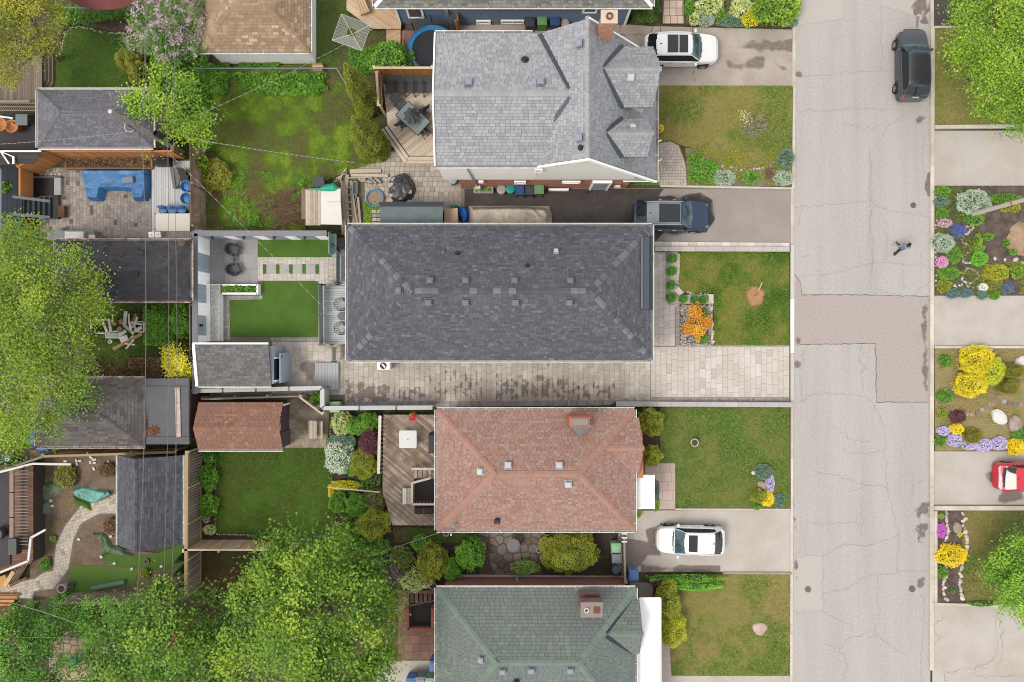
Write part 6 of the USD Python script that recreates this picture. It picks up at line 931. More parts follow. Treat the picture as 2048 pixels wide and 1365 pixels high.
SH=[('round_bush','larger olive clipped round bush at the salmon house north east corner',1303,843,23,26,1.5,L_olive,.07),('round_bush','smaller olive clipped bush by the salmon house front walk',1302,912,20,20,1.3,L_olive,.07),
 ('green_shrub','bright green leafy shrub by the trampoline',785,122,40,34,2.0,L_green,.13),('round_conifer','round bright green conifer touching the panel fence',738,843,18,18,1.1,L_green,.06),('round_conifer','round bright green conifer left of its twin by the panel fence',712,851,19,19,1.0,L_green,.06),('variegated_shrub','pale yellow green shrub near the fence corner by the bin',687,846,22,22,.9,L_pale,.09),
 ('dark_shrub','blue green low shrub in the crowded side bed',684,884,26,20,.7,L_blue,.09),('burgundy_shrub','burgundy leaved shrub beside the deck rail',741,886,20,26,1.1,L_burg,.09),('white_shrub','shrub thick with white flowers at the back lawn edge',678,917,28,32,1.2,L_green,.08,F_whi,.75),('olive_shrub','yellow olive mounded shrub below the burgundy one',727,928,27,27,1.1,L_olive,.07),
 ('green_shrub','small green shrub between the white flowers and olive mound',706,935,12,16,.8,L_green,.07),('yellow_flowers','yellow flower clump at the west edge of the side bed',664,893,9,8,.4,L_green,.07,F_yel,1),('yellow_flowers','small yellow flower clump among blue green leaves',700,880,8,8,.5,L_green,.07,F_yel,1),('yellow_flowers','wide drift of golden flowers under the white pole',690,970,31,10,.5,L_green,.07,F_yel,.8),('yellow_flowers','thin drift of golden flowers bordering the lawn',663,985,6,14,.4,L_green,.07,F_yel,.8),
 ('round_conifer','round green conifer south of the golden flowers',677,1005,17,20,1.0,L_green,.06),('round_conifer','round green conifer nearer the deck, south of the golden flowers',714,1011,21,22,1.1,L_green,.06),('olive_shrub','big olive brown mounded shrub at the deck corner',746,1046,32,31,1.4,L_olive,.07),('brown_shrub','brownish green shrub between conifer and deck',750,1000,20,22,.9,leafm('dusky_leaf','55572c','70703c','8c8850'),.09),('green_shrub','green shrub under the edge of the lime maple',697,1066,22,20,1.2,L_green,.1),('green_shrub','green shrub touching the big olive mound from the south west',720,1084,18,16,1.0,L_green,.09),('dark_shrub','dark green shrub south of the big olive mound',750,1092,26,18,1.0,L_deep,.1),
 ('oval_bush','tall olive oval bush near the green roof house corner',866,1120,28,36,1.7,L_olive,.08),('round_conifer','bright green conifer tucked against the oval bush',907,1138,17,24,1.3,L_green,.06),('leafy_bush','mid green leafy bush beside the flagstone yard',942,1107,28,32,1.6,L_green,.1),('big_bush','big yellow green clipped bush between the two bungalows',1140,1104,57,40,1.7,L_olive,.08),('small_bush','low pale green clipped bush against the brick wall',1049,1134,27,14,.9,leafm('soft_leaf','6c8a3a','8aa650','a6be6a'),.08),('dark_shrub','dark olive shrub left of the oval bush',806,1116,24,22,1.2,leafm('dark_olive','4a5a26','66742c','84903c'),.09),('variegated_shrub','pale lime spreading shrub at the red stairwell',832,1158,34,22,1.0,L_pale,.12),('purple_shrub','thin purple brown shrub behind the pale lime one',798,1136,16,22,1.0,leafm('purple_leaf','6a5058','7f646a','988088'),.1),('green_shrub','small green shrub beside the service wire',842,1086,18,18,.8,L_green,.08),
 ('leafy_plant','leafy green plant below the tall slat fence, north one',416,956,19,26,.8,L_green,.12),('leafy_plant','leafy green plant below the tall slat fence, south one',417,1010,19,24,.8,L_green,.12),('leafy_plant','small leafy plant at the corner of the red roof shed',420,915,13,12,.6,L_green,.11),('leafy_plant','small pink flowered plant in the fence side bed',413,1038,7,8,.4,L_green,.08,F_pink,.6),('leafy_plant','pale green plant at the south end of the fence side bed',420,1060,12,9,.5,L_pale,.09),('daylilies','row of strappy green daylilies in front of the tan fence',555,1073,48,9,.6,L_deep,.14),
 ('hedge','low ragged green hedge along the white car drive',1372,1157,68,9,.8,L_green,.09),('hedge','clipped bright green box hedge on the dry front lawn',1391,1171,52,10,.8,leafm('box_leaf','5f9a30','7ab83c','96cc4e'),.06),('olive_bush','upper olive yellow bush beside the white porch roof',1335,1196,23,38,1.4,L_olive,.08),('olive_bush','lower brighter yellow green bush beside the white porch roof',1341,1253,26,34,1.4,leafm('bright_olive','8a9022','aab02e','c4c640'),.07),('red_shrub','small dark red shrub at the hedge corner',1319,1164,14,10,.8,L_burg,.08),
 ('dark_bush','dark green clipped bush at the blue house corner',1287,18,30,30,1.2,leafm('bottle_leaf','3c5a22','52702a','6c8a38'),.07),('lime_shrub','large lime leafed shrub beside the road at the top',1548,22,46,28,1.5,L_lime,.15),('lime_shrub','lime shrub spilling over the road edge at top',1580,8,18,24,1.3,L_lime,.14),('yellow_flowers','ring of yellow flowers in the top roadside bed',1501,39,19,15,.6,L_green,.08,F_yel,.85),('variegated_shrub','pale variegated plant in the top roadside bed',1418,14,28,16,.7,L_pale,.12),('variegated_shrub','cream variegated plant next to the yellow flower ring',1480,18,22,18,.8,L_pale,.12),('silver_plant','silvery low plant in the top roadside bed',1412,38,18,16,.35,L_silver,.07),('blue_plant','blue green low plant in the top roadside bed',1464,42,28,13,.35,L_blue,.07),('blue_plant','dark blue green plant by the road corner at top',1574,43,20,12,.4,L_blue,.08),('green_plant','mid green plant by the peach stone walk',1380,20,12,16,.5,L_deep,.08),('green_plant','fresh green plant between silvery and blue plants',1440,30,10,12,.5,L_green,.08),('variegated_shrub','small cream edged plant by the peach stone walk',1388,38,10,14,.5,L_pale,.11),
 ('green_plant','fresh green low plant beside the cobble walk bend, upper',1392,322,17,18,.3,leafm('fresh_leaf','5c9a28','74a834','92bc4a',1.3),.1),('green_plant','fresh green spreading plant in the middle of the dormer house bed',1415,340,24,19,.35,leafm('fresh_leaf','5c9a28','74a834','92bc4a'),.11),('green_plant','fresh green low plant at the cobble walk foot',1394,354,17,14,.3,L_green,.1),('green_plant','thin green plant on the drive border near the cobbles',1424,362,14,8,.25,L_green,.09),('silver_plant','silvery plant in the dormer house bed',1446,357,24,16,.35,L_silver,.07),('green_plant','green grassy plant between two silvery ones',1500,356,16,12,.35,L_green,.1),('silver_plant','silvery plant at the road corner of the dormer house bed',1566,357,20,15,.35,L_silver,.07),('blue_plant','blue green mounded plant at the kerb by the dormer house bed',1571,318,17,18,.5,L_blue,.07),('brown_plant','small brown plant in the dormer house bed',1540,348,9,12,.4,L_brown,.08),
 ('silver_shrub','large pale sage plant in the rock garden',1945,404,34,25,.6,L_silver,.09),('silver_shrub','pale sage plant beside the kerb in the rock garden',1886,486,22,18,.5,L_silver,.07),('blue_plant','blue green plant at the kerb under the right drive',1883,404,16,10,.4,L_blue,.07),('green_plant','green plant at the north end of the rock garden',1884,384,16,10,.4,L_green,.08),('green_plant','bright green plant above the pink flowers',1884,428,12,12,.35,L_green,.07),('pink_flowers','ragged pink flower clump near the kerb',1889,447,14,9,.3,L_green,.07,F_pink,.9),('pink_flowers','round pink flower cushion near the kerb',1883,526,12,12,.3,L_green,.06,F_pink,1),('blue_flowers','violet blue flower clump among white stones',1915,462,16,14,.4,L_blue,.07,F_blu,.8),('green_plant','green plant at the foot of the white pole',1945,437,20,14,.4,L_green,.1),('lime_mound','round lime green mound on the dark mulch',1958,518,16,15,.5,leafm('mound_leaf','5c9c2c','74b83a','8cca4a'),.06),('lime_mound','small yellow lime plant above the round mound',1956,497,12,8,.4,L_lime,.08),('dark_plant','dark green oval plant on the mulch',1975,474,11,8,.3,L_deep,.07),('green_plant','green upright plant west of the dark oval one',1955,480,8,12,.4,L_lime,.08),('green_plant','green spreading plant south of the pink cushion',1896,546,22,13,.35,L_green,.08),('green_plant','olive plant inside the white stone rings',1908,510,14,16,.3,L_deep,.07),('green_plant','olive patch beside the lower stone ring',1888,572,14,14,.3,L_olive,.07),
 ('heather','leftmost grey violet heather mound on the drive edge',1906,588,15,9,.35,L_blue,.06,F_blu,.12),('heather','second grey violet heather mound on the drive edge',1932,586,14,9,.35,L_blue,.06,F_blu,.15),('heather','third grey green mound on the drive edge',1964,590,11,9,.35,L_blue,.06),('heather','fourth grey green mound on the drive edge',1988,591,11,9,.35,L_green,.06),('heather','violet ringed plant at the drive edge',2014,577,12,11,.35,L_blue,.06,F_blu,.3),('white_flowers','bright white flower clump at the rock garden foot',1965,575,10,8,.3,L_green,.06,F_whi,1),('yellow_flowers','airy yellow green flower patch in the rock garden',1992,546,26,16,.3,L_olive,.07,F_yel,.15),('lime_plant','lime leafed plant on the mulch, left one',2006,540,8,8,.3,L_lime,.1),('lime_plant','lime leafed plant on the mulch, right one',2034,544,13,14,.3,L_lime,.1),('lime_plant','yellow lime plant below the white pole',2029,417,12,8,.35,L_yel,.1),('lime_plant','small yellow lime plant west of its larger neighbour below the pole',2010,420,8,5,.3,L_yel,.1),('green_plant','green weeds along the mulch under the right drive',2012,398,42,10,.25,L_green,.1),('dark_plant','dark tuft on the edge of the straw heap',2012,487,8,7,.3,L_deep,.07),('dark_plant','green tuft below the straw heap',2026,504,9,6,.3,L_green,.07),
 ('gold_bush','upper lobe of the bright yellow bushes in the dry garden',1950,722,33,28,1.0,L_gold,.07),('gold_bush','lower bright yellow bush in the dry garden',1940,767,32,26,1.0,L_gold,.07),('gold_bush','yellow lime bush joined to the bright yellow bushes',1984,742,22,28,1.0,leafm('gold_lime','a0b020','c4cc2c','dedc40'),.07),('olive_conifer','upper olive oval conifer in the dry garden',2023,742,23,14,.9,leafm('olive_conifer','6a6a20','82802a','9a9636'),.05),('olive_conifer','lower olive oval conifer in the dry garden',2014,775,22,14,.9,leafm('olive_conifer','6a6a20','82802a','9a9636'),.05),('dark_plant','dark green low plant near the kerb, northern',1889,722,13,14,.25,L_deep,.07),('dark_plant','dark green low plant near the kerb, middle',1889,792,17,13,.25,L_deep,.07),('yellow_plant','yellow green low plant near the kerb, southern',1884,826,11,11,.25,L_olive,.07),('burgundy_ball','dark burgundy ball shaped shrub in the dry garden',1914,834,15,13,.6,L_burg,.06),('yellow_flowers','yellow flower cushion beside the burgundy ball',1912,857,14,11,.4,L_green,.06,F_yel,1),('olive_conifer','olive round conifer above the lilac flowers',1943,872,18,14,.6,leafm('olive_conifer','6a6a20','82802a','9a9636'),.05),('yellow_flowers','yellow flower cushion at the right photo edge',2030,893,17,16,.4,L_green,.06,F_yel,1),('dark_plant','dark green plant at the right edge above the yellow cushion',2040,868,18,15,.4,L_deep,.08),('dark_plant','dark green plant at the corner of the lilac drift',1880,880,11,12,.3,L_deep,.07),
 ('lilac_flowers','pale lilac flower drift, west end',1886,862,13,10,.3,L_blue,.07,F_lil,1),('lilac_flowers','pale lilac flower drift below the yellow cushion',1910,880,18,12,.3,L_blue,.07,F_lil,1),('lilac_flowers','pale lilac flower drift, middle',1938,892,16,8,.3,L_blue,.07,F_lil,1),('lilac_flowers','pale lilac flower drift beside the drive',1966,890,20,12,.3,L_blue,.07,F_lil,1),('lilac_flowers','pale lilac flower drift, east end',1996,887,18,13,.3,L_blue,.07,F_lil,1),
 ('lime_plant','small lime ball in the stone edged bed',1881,1032,6,6,.25,L_lime,.06),('magenta_flowers','magenta flower clump over the kerb wall',1881,1061,10,15,.3,L_green,.06,F_mag,1),('yellow_flowers','large brilliant yellow flower clump in the stone edged bed',1903,1111,31,22,.45,L_green,.07,F_yel,1),('green_plant','leafy green plant south of the yellow clump',1885,1145,10,11,.3,L_green,.08),('yellow_plant','small pale yellow plant amid the stones',1919,1069,5,5,.2,L_gold,.06),('green_plant','grassy green strip at the foot of the right lawn',1965,1208,28,5,.3,L_deep,.1),('green_plant','dark rosette in the stone edged bed',1903,1182,6,5,.2,L_deep,.07),
 ('blue_plant','blue green mound in the lawn island bed',1528,944,18,15,.4,L_blue,.07),('lilac_flowers','lilac flower mat in the lawn island bed',1540,967,9,16,.25,L_blue,.06,F_lil,1),('olive_conifer','olive mound beside yellow flowers in the lawn island bed',1517,992,16,14,.6,L_olive,.06),('yellow_flowers','yellow flower crescent in the lawn island bed',1534,997,14,15,.35,L_green,.06,F_yel,1),('blue_plant','grey green plant at the drive corner of the island bed',1557,1001,12,13,.3,L_blue,.07),('green_plant','small green plant at the foot of the island bed',1513,1014,7,6,.25,L_green,.07),
 ('green_shrub','green shrub inside the junk pile yard fence',368,640,22,34,1.2,L_green,.12),('yellow_shrub','wispy yellow green shrub at the lawn side of the brown fence',433,350,30,32,.9,L_yel,.09),('dark_shrub','dark leafy shrub in the weedy lawn corner',512,440,14,12,.6,L_deep,.1),('green_plant','potted green plant on the dark terrace',24,379,12,14,1.6,L_green,.11),('green_shrub','green creeper over the leaning fence top by the young maple',405,330,14,16,1.6,L_lime,.11),('thuja','olive thuja hedge clump behind the lilac',262,122,24,22,1.8,L_cedar,.08),('thuja','olive thuja hedge clump sloping toward the dark lawn',285,148,26,22,1.8,L_cedar,.08),('dark_shrub','shadowy green shrub beneath the lilac',345,128,34,18,1.4,L_deep,.1),('green_shrub','green weeds at the corner of the tan garage',425,140,22,10,.5,L_green,.1),('green_shrub','green bush inside the fence corner beside the slanting rail',637,797,17,12,.9,L_green,.1),
 ('leafy_plant','green plant under the salmon house awning',1277,1022,6,14,.4,L_lime,.09),('purple_flowers','violet flower strip beside the white awning',1312,985,5,12,.4,L_green,.07,F_blu,.5),('leafy_plant','lime plant south of the violet flower strip',1311,1010,6,14,.35,L_lime,.08),('yellow_shrub','yellow sprig at the dormer house eave',1320,258,6,7,.8,L_gold,.08),('green_shrub','wispy olive shrub in the turf garden soil',132,955,22,22,.6,leafm('wispy','70702e','88863a','a09c4c'),.08),('brown_shrub','bare brownish shrub left of the dark shed',215,940,18,14,.5,L_brown,.08),('brown_shrub','russet shrub beside the dark shed wall',222,1052,16,16,.5,L_brown,.08),('green_plant','green clump at the corner of the urn and slat fence',130,1195,20,10,.5,L_green,.1),('green_plant','olive bush at the end of the turf piece',290,1147,9,9,.4,L_olive,.07),('green_plant','lime ball beside the curved path',106,1077,6,6,.3,L_lime,.06),('green_plant','dark plants along the curved path edge',92,1130,10,14,.35,L_deep,.08)]
for s in SH:
    n,l,x,y,a,b,h,m,lf=s[:9];shrub(n,l,x,y,a,b,h,m,lf,bloom=s[9]if len(s)>9 else None,bden=s[10]if len(s)>10 else.5)
for i,(x,y,r)in enumerate([(1343,517,9.5),(1343.5,543,9),(1342,570,8.5),(1342.5,596,9),(1365,598,8.5),(1388,599,8),(1407,599,8.5)]):shrub('box_ball',['first box ball at the drain hose end of the gravel row','second box ball in the column beside the front path','third box ball, above the corner one','box ball at the corner of the gravel bed','box ball right of the corner in the gravel bed','second last box ball on the gravel row','last box ball beside the pale corner stone'][i],x,y,r,r,.5,leafm('boxwood','42742a','578e34','72a844'),.05,group='box balls in the gravel bed')
drape([(P(2048,478)+[math.cos(a)*1.2*(1+.12*math.sin(4*a)),math.sin(a)*1.15,0])[:2]for a in np.linspace(0,6.28,28)[:-1]],lambda x,y,d:.25*np.clip(d,0,1),M_straw,'straw_heap',wr=.04,wscale=5,cell=.05,label='heap of straw coloured clippings at the right edge',cat='straw')
for i,x in enumerate((455,479,502)):shrub('trough_plant',['western','middle','eastern'][i]+' leafy plant in the white trough planter',x,578.5,13,8,.75,L_green,.08,seed=i+3)
shrub('box_ball','small box ball half under the orange maple',1409,627,7,8,.5,L_deep,.05);shrub('box_ball','box ball at the south of the stone bed',1408,678,8.5,9,.5,L_green,.05);shrub('orange_sprig','orange leafed sprig beside the southern box ball',1396,677,5,8,.4,L_orange,.06)
def cone(name,label,px,py,r,h,lm,seed,leaf=.09):
    """An upright conifer."""
    rng=np.random.default_rng(seed);B=P(px,py);R=r/PPM;t=thing(name,label,'tree',B);MB().tube(B,B+[0,0,h*.6],.1,.04).build('trunk',M_bark,t);n=int(3.0*math.pi*R*math.hypot(R,h)/(leaf*leaf*.5));z=1-np.sqrt(rng.random(n));a=rng.uniform(0,2*np.pi,n)
    f=meshkit.fbm(np.stack([np.cos(a)*1.6,np.sin(a)*1.6,z*5],-1)+seed,4,2);rr=R*(np.sin(np.clip(1-z,0,1)*math.pi/2)**.8)*(.75+.55*f)*rng.uniform(.85,1.02,n);p=B+np.stack([rr*np.cos(a),rr*np.sin(a),.1+z*h*.97],-1);leaf_quads(mb:=MB(),p,leaf,rng,.2,np.clip(f*1.5-.25+rng.normal(0,.12,n),0,1));mb.build('crown',lm,t)
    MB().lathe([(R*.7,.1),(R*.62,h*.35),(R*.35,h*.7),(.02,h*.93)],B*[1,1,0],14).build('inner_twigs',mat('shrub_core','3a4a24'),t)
cone('cedar','tall olive cedar by the chain link fence corner',740,212,27,7.2,L_cedar,1);cone('cedar','tall olive cedar at the corner of the lounge chair deck',750,296,31,6.6,L_cedar,2)
for i,(x,y)in enumerate([(383,1103),(380,1128),(388,1150)]):cone('dark_cypress',['northern','middle','southern'][i]+' dark narrow cypress against the slat fence by the loose turf',x+2,y,9,2.6,leafm('cypress','33461c','44582a','5c7038'),10+i)
# ground cover and weeds as loose leaf
def cover(label,poly,n,lm,leaf,seed,hmax=.15,name='weeds',thr=.45,sc=.9):
    import shapely;g=sg.Polygon(PL(poly)[:,:2]).buffer(0);x0,y0,x1,y1=g.bounds;r=np.random.default_rng(seed);p=np.column_stack([r.uniform(x0,x1,n),r.uniform(y0,y1,n)]);p=p[shapely.contains_xy(g,p[:,0],p[:,1])];f=meshkit.fbm(np.column_stack([p*sc,p[:,:1]*0+seed]),4,seed);p,f=p[f>thr],f[f>thr];k=np.column_stack([p,.03+r.random(len(p))*hmax*(f-thr+.3)*2]);leaf_quads(mb:=MB(),k,leaf,r,.4,np.clip(r.normal(.5,.2,len(k))+(f-.55),0,1));mb.build(name,lm,'/World',label=label,kind='stuff')
cover('tall weeds along the north of the weedy lawn',[(410,150),(690,150),(705,195),(415,192)],9000,L_green,.14,1,.5,thr=.42);cover('bright weeds scattered through the weedy lawn',[(420,200),(740,200),(720,330),(620,380),(420,380)],16000,leafm('weed_leaf','5c7c2c','7a9c36','96b444',1.1),.08,2,.12,thr=.5);cover('low weeds along the tan garage wall',[(440,128),(560,128),(560,140),(440,140)],1600,L_green,.12,3,.25,thr=.3);cover('brown dead stems in the weedy lawn corner',[(425,380),(612,380),(612,460),(425,460)],9000,L_brown,.1,4,.2,thr=.46);cover('green weeds in the lawn corner by the board hut',[(425,340),(612,350),(612,455),(425,455)],7000,L_green,.11,5,.25,thr=.5)
cover('ivy and weeds under the junk pile yard',[(290,606),(394,606),(394,700),(290,690)],7000,L_green,.12,6,.3,thr=.44);cover('brown brush along the brown garage',[(165,715),(330,715),(330,757),(165,757)],5000,L_brown,.1,7,.4,thr=.42);cover('dry leaves in the long timber planter',[(134,318),(300,318),(300,336),(134,336)],3500,L_brown,.09,8,.5,thr=.2);cover('mixed weeds in the rock garden',[(1870,375),(1960,375),(1960,590),(1870,590)],14000,leafm('rock_weed','5c6a34','7a8a40','9a9a58',1.2),.08,9,.14,thr=.4,sc=1.6);cover('yellow green weeds at the right of the rock garden',[(1960,530),(2060,520),(2060,588),(1960,588)],4200,L_olive,.07,10,.12,thr=.45);cover('dry tufts over the dry garden',[(1872,700),(2060,700),(2060,850),(1872,850)],9000,leafm('dry_tuft','8a7f48','a8965a','c0ad74'),.07,11,.1,thr=.44);cover('small plants in the dormer house bed',[(1378,300),(1584,300),(1584,372),(1378,372)],5200,L_olive,.08,12,.12,thr=.46);cover('plants and reddish stems in the top roadside bed',[(1370,-40),(1590,-40),(1588,54),(1372,50)],9000,leafm('mixed_bed','6a4a3a','6a7a3c','8aa050'),.1,13,.2,thr=.4);cover('undergrowth in the crowded side bed',[(660,830),(762,830),(762,1050),(790,1100),(840,1150),(700,1110),(660,960)],12000,L_deep,.1,14,.35,thr=.38);cover('bottom edge undergrowth below the fence',[(60,1200),(250,1195),(250,1262),(60,1290)],7000,L_deep,.12,15,.5,thr=.4);cover('undergrowth beside the young maple',[(385,80),(420,110),(430,300),(390,300)],5000,L_deep,.12,16,.4,thr=.38);cover('undergrowth below the lilac',[(250,20),(400,20),(400,180),(290,180)],9000,L_deep,.12,17,.4,thr=.36);cover('weeds around the chain link fence at top left',[(105,15),(262,15),(262,36),(120,60)],3500,L_deep,.12,18,.4,thr=.4);cover('small weeds on the turf garden soil',[(65,905),(232,905),(232,1000),(110,1060),(66,1120)],2600,L_olive,.07,19,.12,thr=.55);cover('weeds between tiles near the toy pool',[(728,405),(762,405),(762,448),(728,448)],1600,L_lime,.08,20,.15,thr=.35);cover('moss and ivy along the clothes dryer lawn',[(700,100),(760,100),(755,150),(700,145)],3000,L_deep,.12,21,.5,thr=.35);cover('undergrowth along the tan fence and dark maple',[(395,1180),(520,1180),(500,1240),(395,1240)],3500,L_deep,.11,22,.3,thr=.42);cover('green weeds by the lime tree bottom',[(0,835),(70,835),(70,895),(0,900)],2500,L_lime,.11,23,.3,thr=.35)
# bare shrub and young tree
bs=thing('bare_shrub','leafless grey twiggy shrub on the olive front lawn','shrub',P(1500,256));r_=np.random.default_rng(4);mb=MB();b0=P(1500,256)
def twig(mb,p,d,l,r,n):
    q=p+d*l;mb.tube(p,q,r,r*.7,4,cap=False)
    if n:[twig(mb,p+d*l*r_.uniform(.5,1),(lambda v:v/np.linalg.norm(v))(d+r_.normal(0,.5,3)*[1,1,.5]),l*.75,r*.7,n-1)for _ in range(3)]
for k in range(9):a=k*.7;twig(mb,b0,np.array([math.cos(a)*.75,math.sin(a)*.75,.66]),.5,.02,3)
mb.build('twigs',mat('grey_twig','b3a79f',var=.15),bs);mb=MB();pads(mb,[(P(1488,235,.9),np.array([.35,.3,.25]))],.09,1.2,r_,.3);mb.build('foliage',L_pale,bs)
sp=thing('sapling','thin sapling with white stake in a round mulch bed','tree',P(1510,592));MB().tube(P(1510,592),P(1518,588,1.6),.03,.015,6).build('trunk',M_barkg,sp);MB().bar(P(1516,584,.1),P(1524,566,1.0),.05,.05).build('stake',M_offw,sp)
drape([(P(1510,593)+[math.cos(a)*.66*(1+.08*math.sin(5*a)),math.sin(a)*.72,0])[:2]for a in np.linspace(0,6.28,26)[:-1]],lambda x,y,d:.1,mat('orange_mulch','c08f66',var=.4,scale=20,bump=.02,bscale=40),'mulch_ring',wr=.025,wscale=5,cell=.05,label='round orange brown mulch ring under the sapling',cat='mulch bed')
drape([(P(1519,1258)+[math.cos(a)*.55*(1+.15*math.sin(3*a)),math.sin(a)*.5,0])[:2]for a in np.linspace(0,6.28,22)[:-1]],lambda x,y,d:.08,mat('pale_mulch','c8b2a0',var=.4,scale=18,bump=.02),'mulch_ring',wr=.03,wscale=5,cell=.05,label='ragged pale mulch ring with twig on the dry front lawn',cat='mulch bed')
bp=thing('brush_pile','tangle of dry cut branches by the board hut','brush pile',P(575,425));mb=MB();r_=np.random.default_rng(8)
for k in range(260):a=r_.normal(0,.6,2);p=P(572,420,.1)+[a[0]*1.6,a[1]*.9,r_.random()*.35];d=r_.normal(0,1,3)*[1,.7,.12];d*=r_.uniform(.3,.9)/np.linalg.norm(d);mb.tube(p-d,p+d,.016,.01,4,r_.random(),False)
mb.build('branches',mat('dead_branch',[(0,'6e5442'),(1,'b08d72')],var=.15),bp)
# ---------------------------------------------------------------- cars and the walker
def car_paint(n,c,metal=.0,rough=.28):return mat(n,c,var=.02,tv=0,rough=rough,metallic=metal,spec=.4,coat=.35)
M_glass=mat('car_glass','1d2428',var=.15,scale=3,tv=0,rough=.04,spec=.45);M_glassl=mat('car_glass_light','4a6066',var=.7,scale=2.4,tv=0,rough=.05,spec=.5);M_tyre=mat('tyre','2a2829',var=.1,rough=.8);M_rim=mat('alloy_rim','b9b9bd',rough=.35,metallic=.6);M_trim=mat('black_trim','232426',rough=.5);M_lampw=mat('headlamp','d8dde0',rough=.1,spec=.8,coat=1);M_lampr=mat('tail_lamp','9c2030',rough=.15,spec=.8,coat=1);M_amber=mat('amber_lamp','d87028',rough=.2);M_plate=mat('number_plate','e8e8ec',var=.02);M_chrome=mat('chrome','d6d8da',rough=.2,metallic=.8)
def car(label,px,py,ang,L,W,H,paint,body='suv',roofm=None,sunroof=None,rails=None,wind=None,hood_dark=None,amber=False,plate=None,rear_light=None):
    """A car built as one lofted skin cut into its panels. x forward, ang = heading (0 = east)."""
    t=thing('parked_car',label,'car',P(px,py),ang,local=True);E=np.interp;suv=body=='suv'
    key=dict(w=([0,.012,.04,.1,.25,.5,.75,.88,.95,.985,1],[.76,.88,.94,.98,1,1,.985,.94,.85,.72,.54]),b=([0,.03,.08,.2,.5,.64,.72,.8,.9,.96,1],[.62,.64,.665,.66,.635,.62,.615,.59,.55,.5,.42])if suv else([0,.03,.08,.2,.5,.64,.72,.8,.9,.96,1],[.60,.65,.68,.67,.63,.615,.6,.57,.52,.46,.38]),
               r=([0,.03,.06,.14,.2,.35,.55,.6,.73,.8,.9,.96,1],[.625,.66,.74,.95,.985,1,.985,.955,.66,.625,.585,.535,.43])if suv else([0,.03,.07,.18,.28,.42,.55,.6,.75,.82,.9,.96,1],[.605,.66,.72,.93,.985,1,.97,.94,.645,.6,.555,.49,.39]),
               rw=([0,.06,.15,.3,.55,.62,.74,1],[.84,.80,.76,.765,.75,.755,.84,.88]))
    xs=np.unique(np.concatenate([np.linspace(0,1,111),[.005,.012,.985,.993]]));y_,z_,lab=[],[],{}
    pts=[]
    for s in xs:
        w=E(s,*key['w'])*W/2;b=E(s,*key['b'])*H;r=max(E(s,*key['r'])*H,b+.005);rw=E(s,*key['rw'])*w;cab=np.clip((r-b)/(.3*H),0,1);z0=.2*H/1.6+(.08 if s>.96 or s<.03 else 0);rr=.93*w*(1-cab)+rw*cab
        sh=.96*w
        pts.append([(.90*w,z0),(.985*w,z0+.1),(w,.42*H),(w*.995,b-.09),(.985*w,b-.03),(sh,b),(.99*sh*(1-.03*cab),b+.012*cab),(.5*(sh*.96+rr),b+.5*(r-b)),(rr,r-.07*cab-.004),(rr*.95,r-.02*cab-.002),(rr*.78,r-.004),(rr*.4,r+.012),(0,r+.016)])
    A=np.array(pts);n,k=len(xs),A.shape[1];X=(xs-.5)*L;half=np.concatenate([np.repeat(X[:,None,None],k,1),A],2);full=np.concatenate([half*[1,-1,1],half[:,-2::-1]],1);K=full.shape[1];V=full.reshape(-1,3)
    xw=[.19,.81];R=.335 if suv else.32;ws0,ws1=(.585,.735)if suv else(.6,.755);rs0,rs1=(.05,.15)if suv else(.06,.19);bp=.40
    groups={}
    for i in range(n-1):
        s=(xs[i]+xs[i+1])/2;xm=(s-.5)*L
        for j in range(K-1):
            jj=j if j<k-1 else K-2-j;side=j<k-1;zc=full[i,j,2];g='body';yy=(full[i,j,1]+full[i,j+1,1])/2/(full[i,:,1].max()+1e-6);sw=s-.03*(1-min(1,abs(yy)/.8)**2);sr=s+.022*(1-min(1,abs(yy)/.8)**2)
            if jj<=1 and min(abs(xm-(q-.5)*L)for q in xw)<R*1.18:g='wheel_arch'
            elif jj==0:g='sill'
            elif jj==2 and False:g='body';yy=(full[i,j,1]+full[i,j+1,1])/2/(full[i,:,1].max()+1e-6);sw=s-.03*(1-min(1,abs(yy)/.8)**2);sr=s+.022*(1-min(1,abs(yy)/.8)**2)
            elif jj in(6,7)and rs1-.03<s<ws1-.035 and abs(s-bp)>.007 and abs(s-.215)>.008:g='side_window'
            elif jj in(6,7)and rs1-.04<s<ws1-.02:g='pillar'
            elif jj>=9 and ws0<sw<ws1:g='windscreen'
            elif jj>=9 and rs0<sr<rs1:g='rear_window'
            elif sunroof and jj>=10 and sunroof[0]<s<sunroof[1]and not(sunroof[2]and abs(s-sunroof[2])<.006):g='sunroof'
            elif s>.955 and s<.99 and jj in(3,4,5,6,7,8):g='headlight'
            elif s<.035 and jj in(2,3,4,5,6):g='tail_light'
            elif s>.988 and jj in(2,3):g='grille'
            elif roofm and jj>=8 and rs1<=s<=ws0:g='roof_panel'
            groups.setdefault((g,side if g not in('body','windscreen','rear_window','sunroof','roof_panel','grille')else True),[]).append([i*K+j,(i+1)*K+j,(i+1)*K+j+1,i*K+j+1])
    mats=dict(body=paint,wheel_arch=M_trim,sill=M_trim,side_window=M_glass,pillar=M_trim,windscreen=wind or M_glassl,rear_window=M_glass,sunroof=M_glass,headlight=M_lampw,tail_light=M_lampr,grille=M_trim,roof_panel=roofm or paint)
    for(g,side),f in groups.items():
        f=np.array(f)[:,::-1];u,inv=np.unique(f,return_inverse=True);mb=MB().add(V[u],inv.reshape(f.shape))
        if g=='body':
            for e in(0,n-1):c=V[e*K:(e+1)*K];m=c.mean(0);i_=np.arange(K);fa=np.stack([i_,(i_+1)%K,i_*0+K],1);mb.add(np.vstack([c,m]),fa if e==0 else fa[:,::-1])
        mb.build(g,mats[g],t,smooth=True)
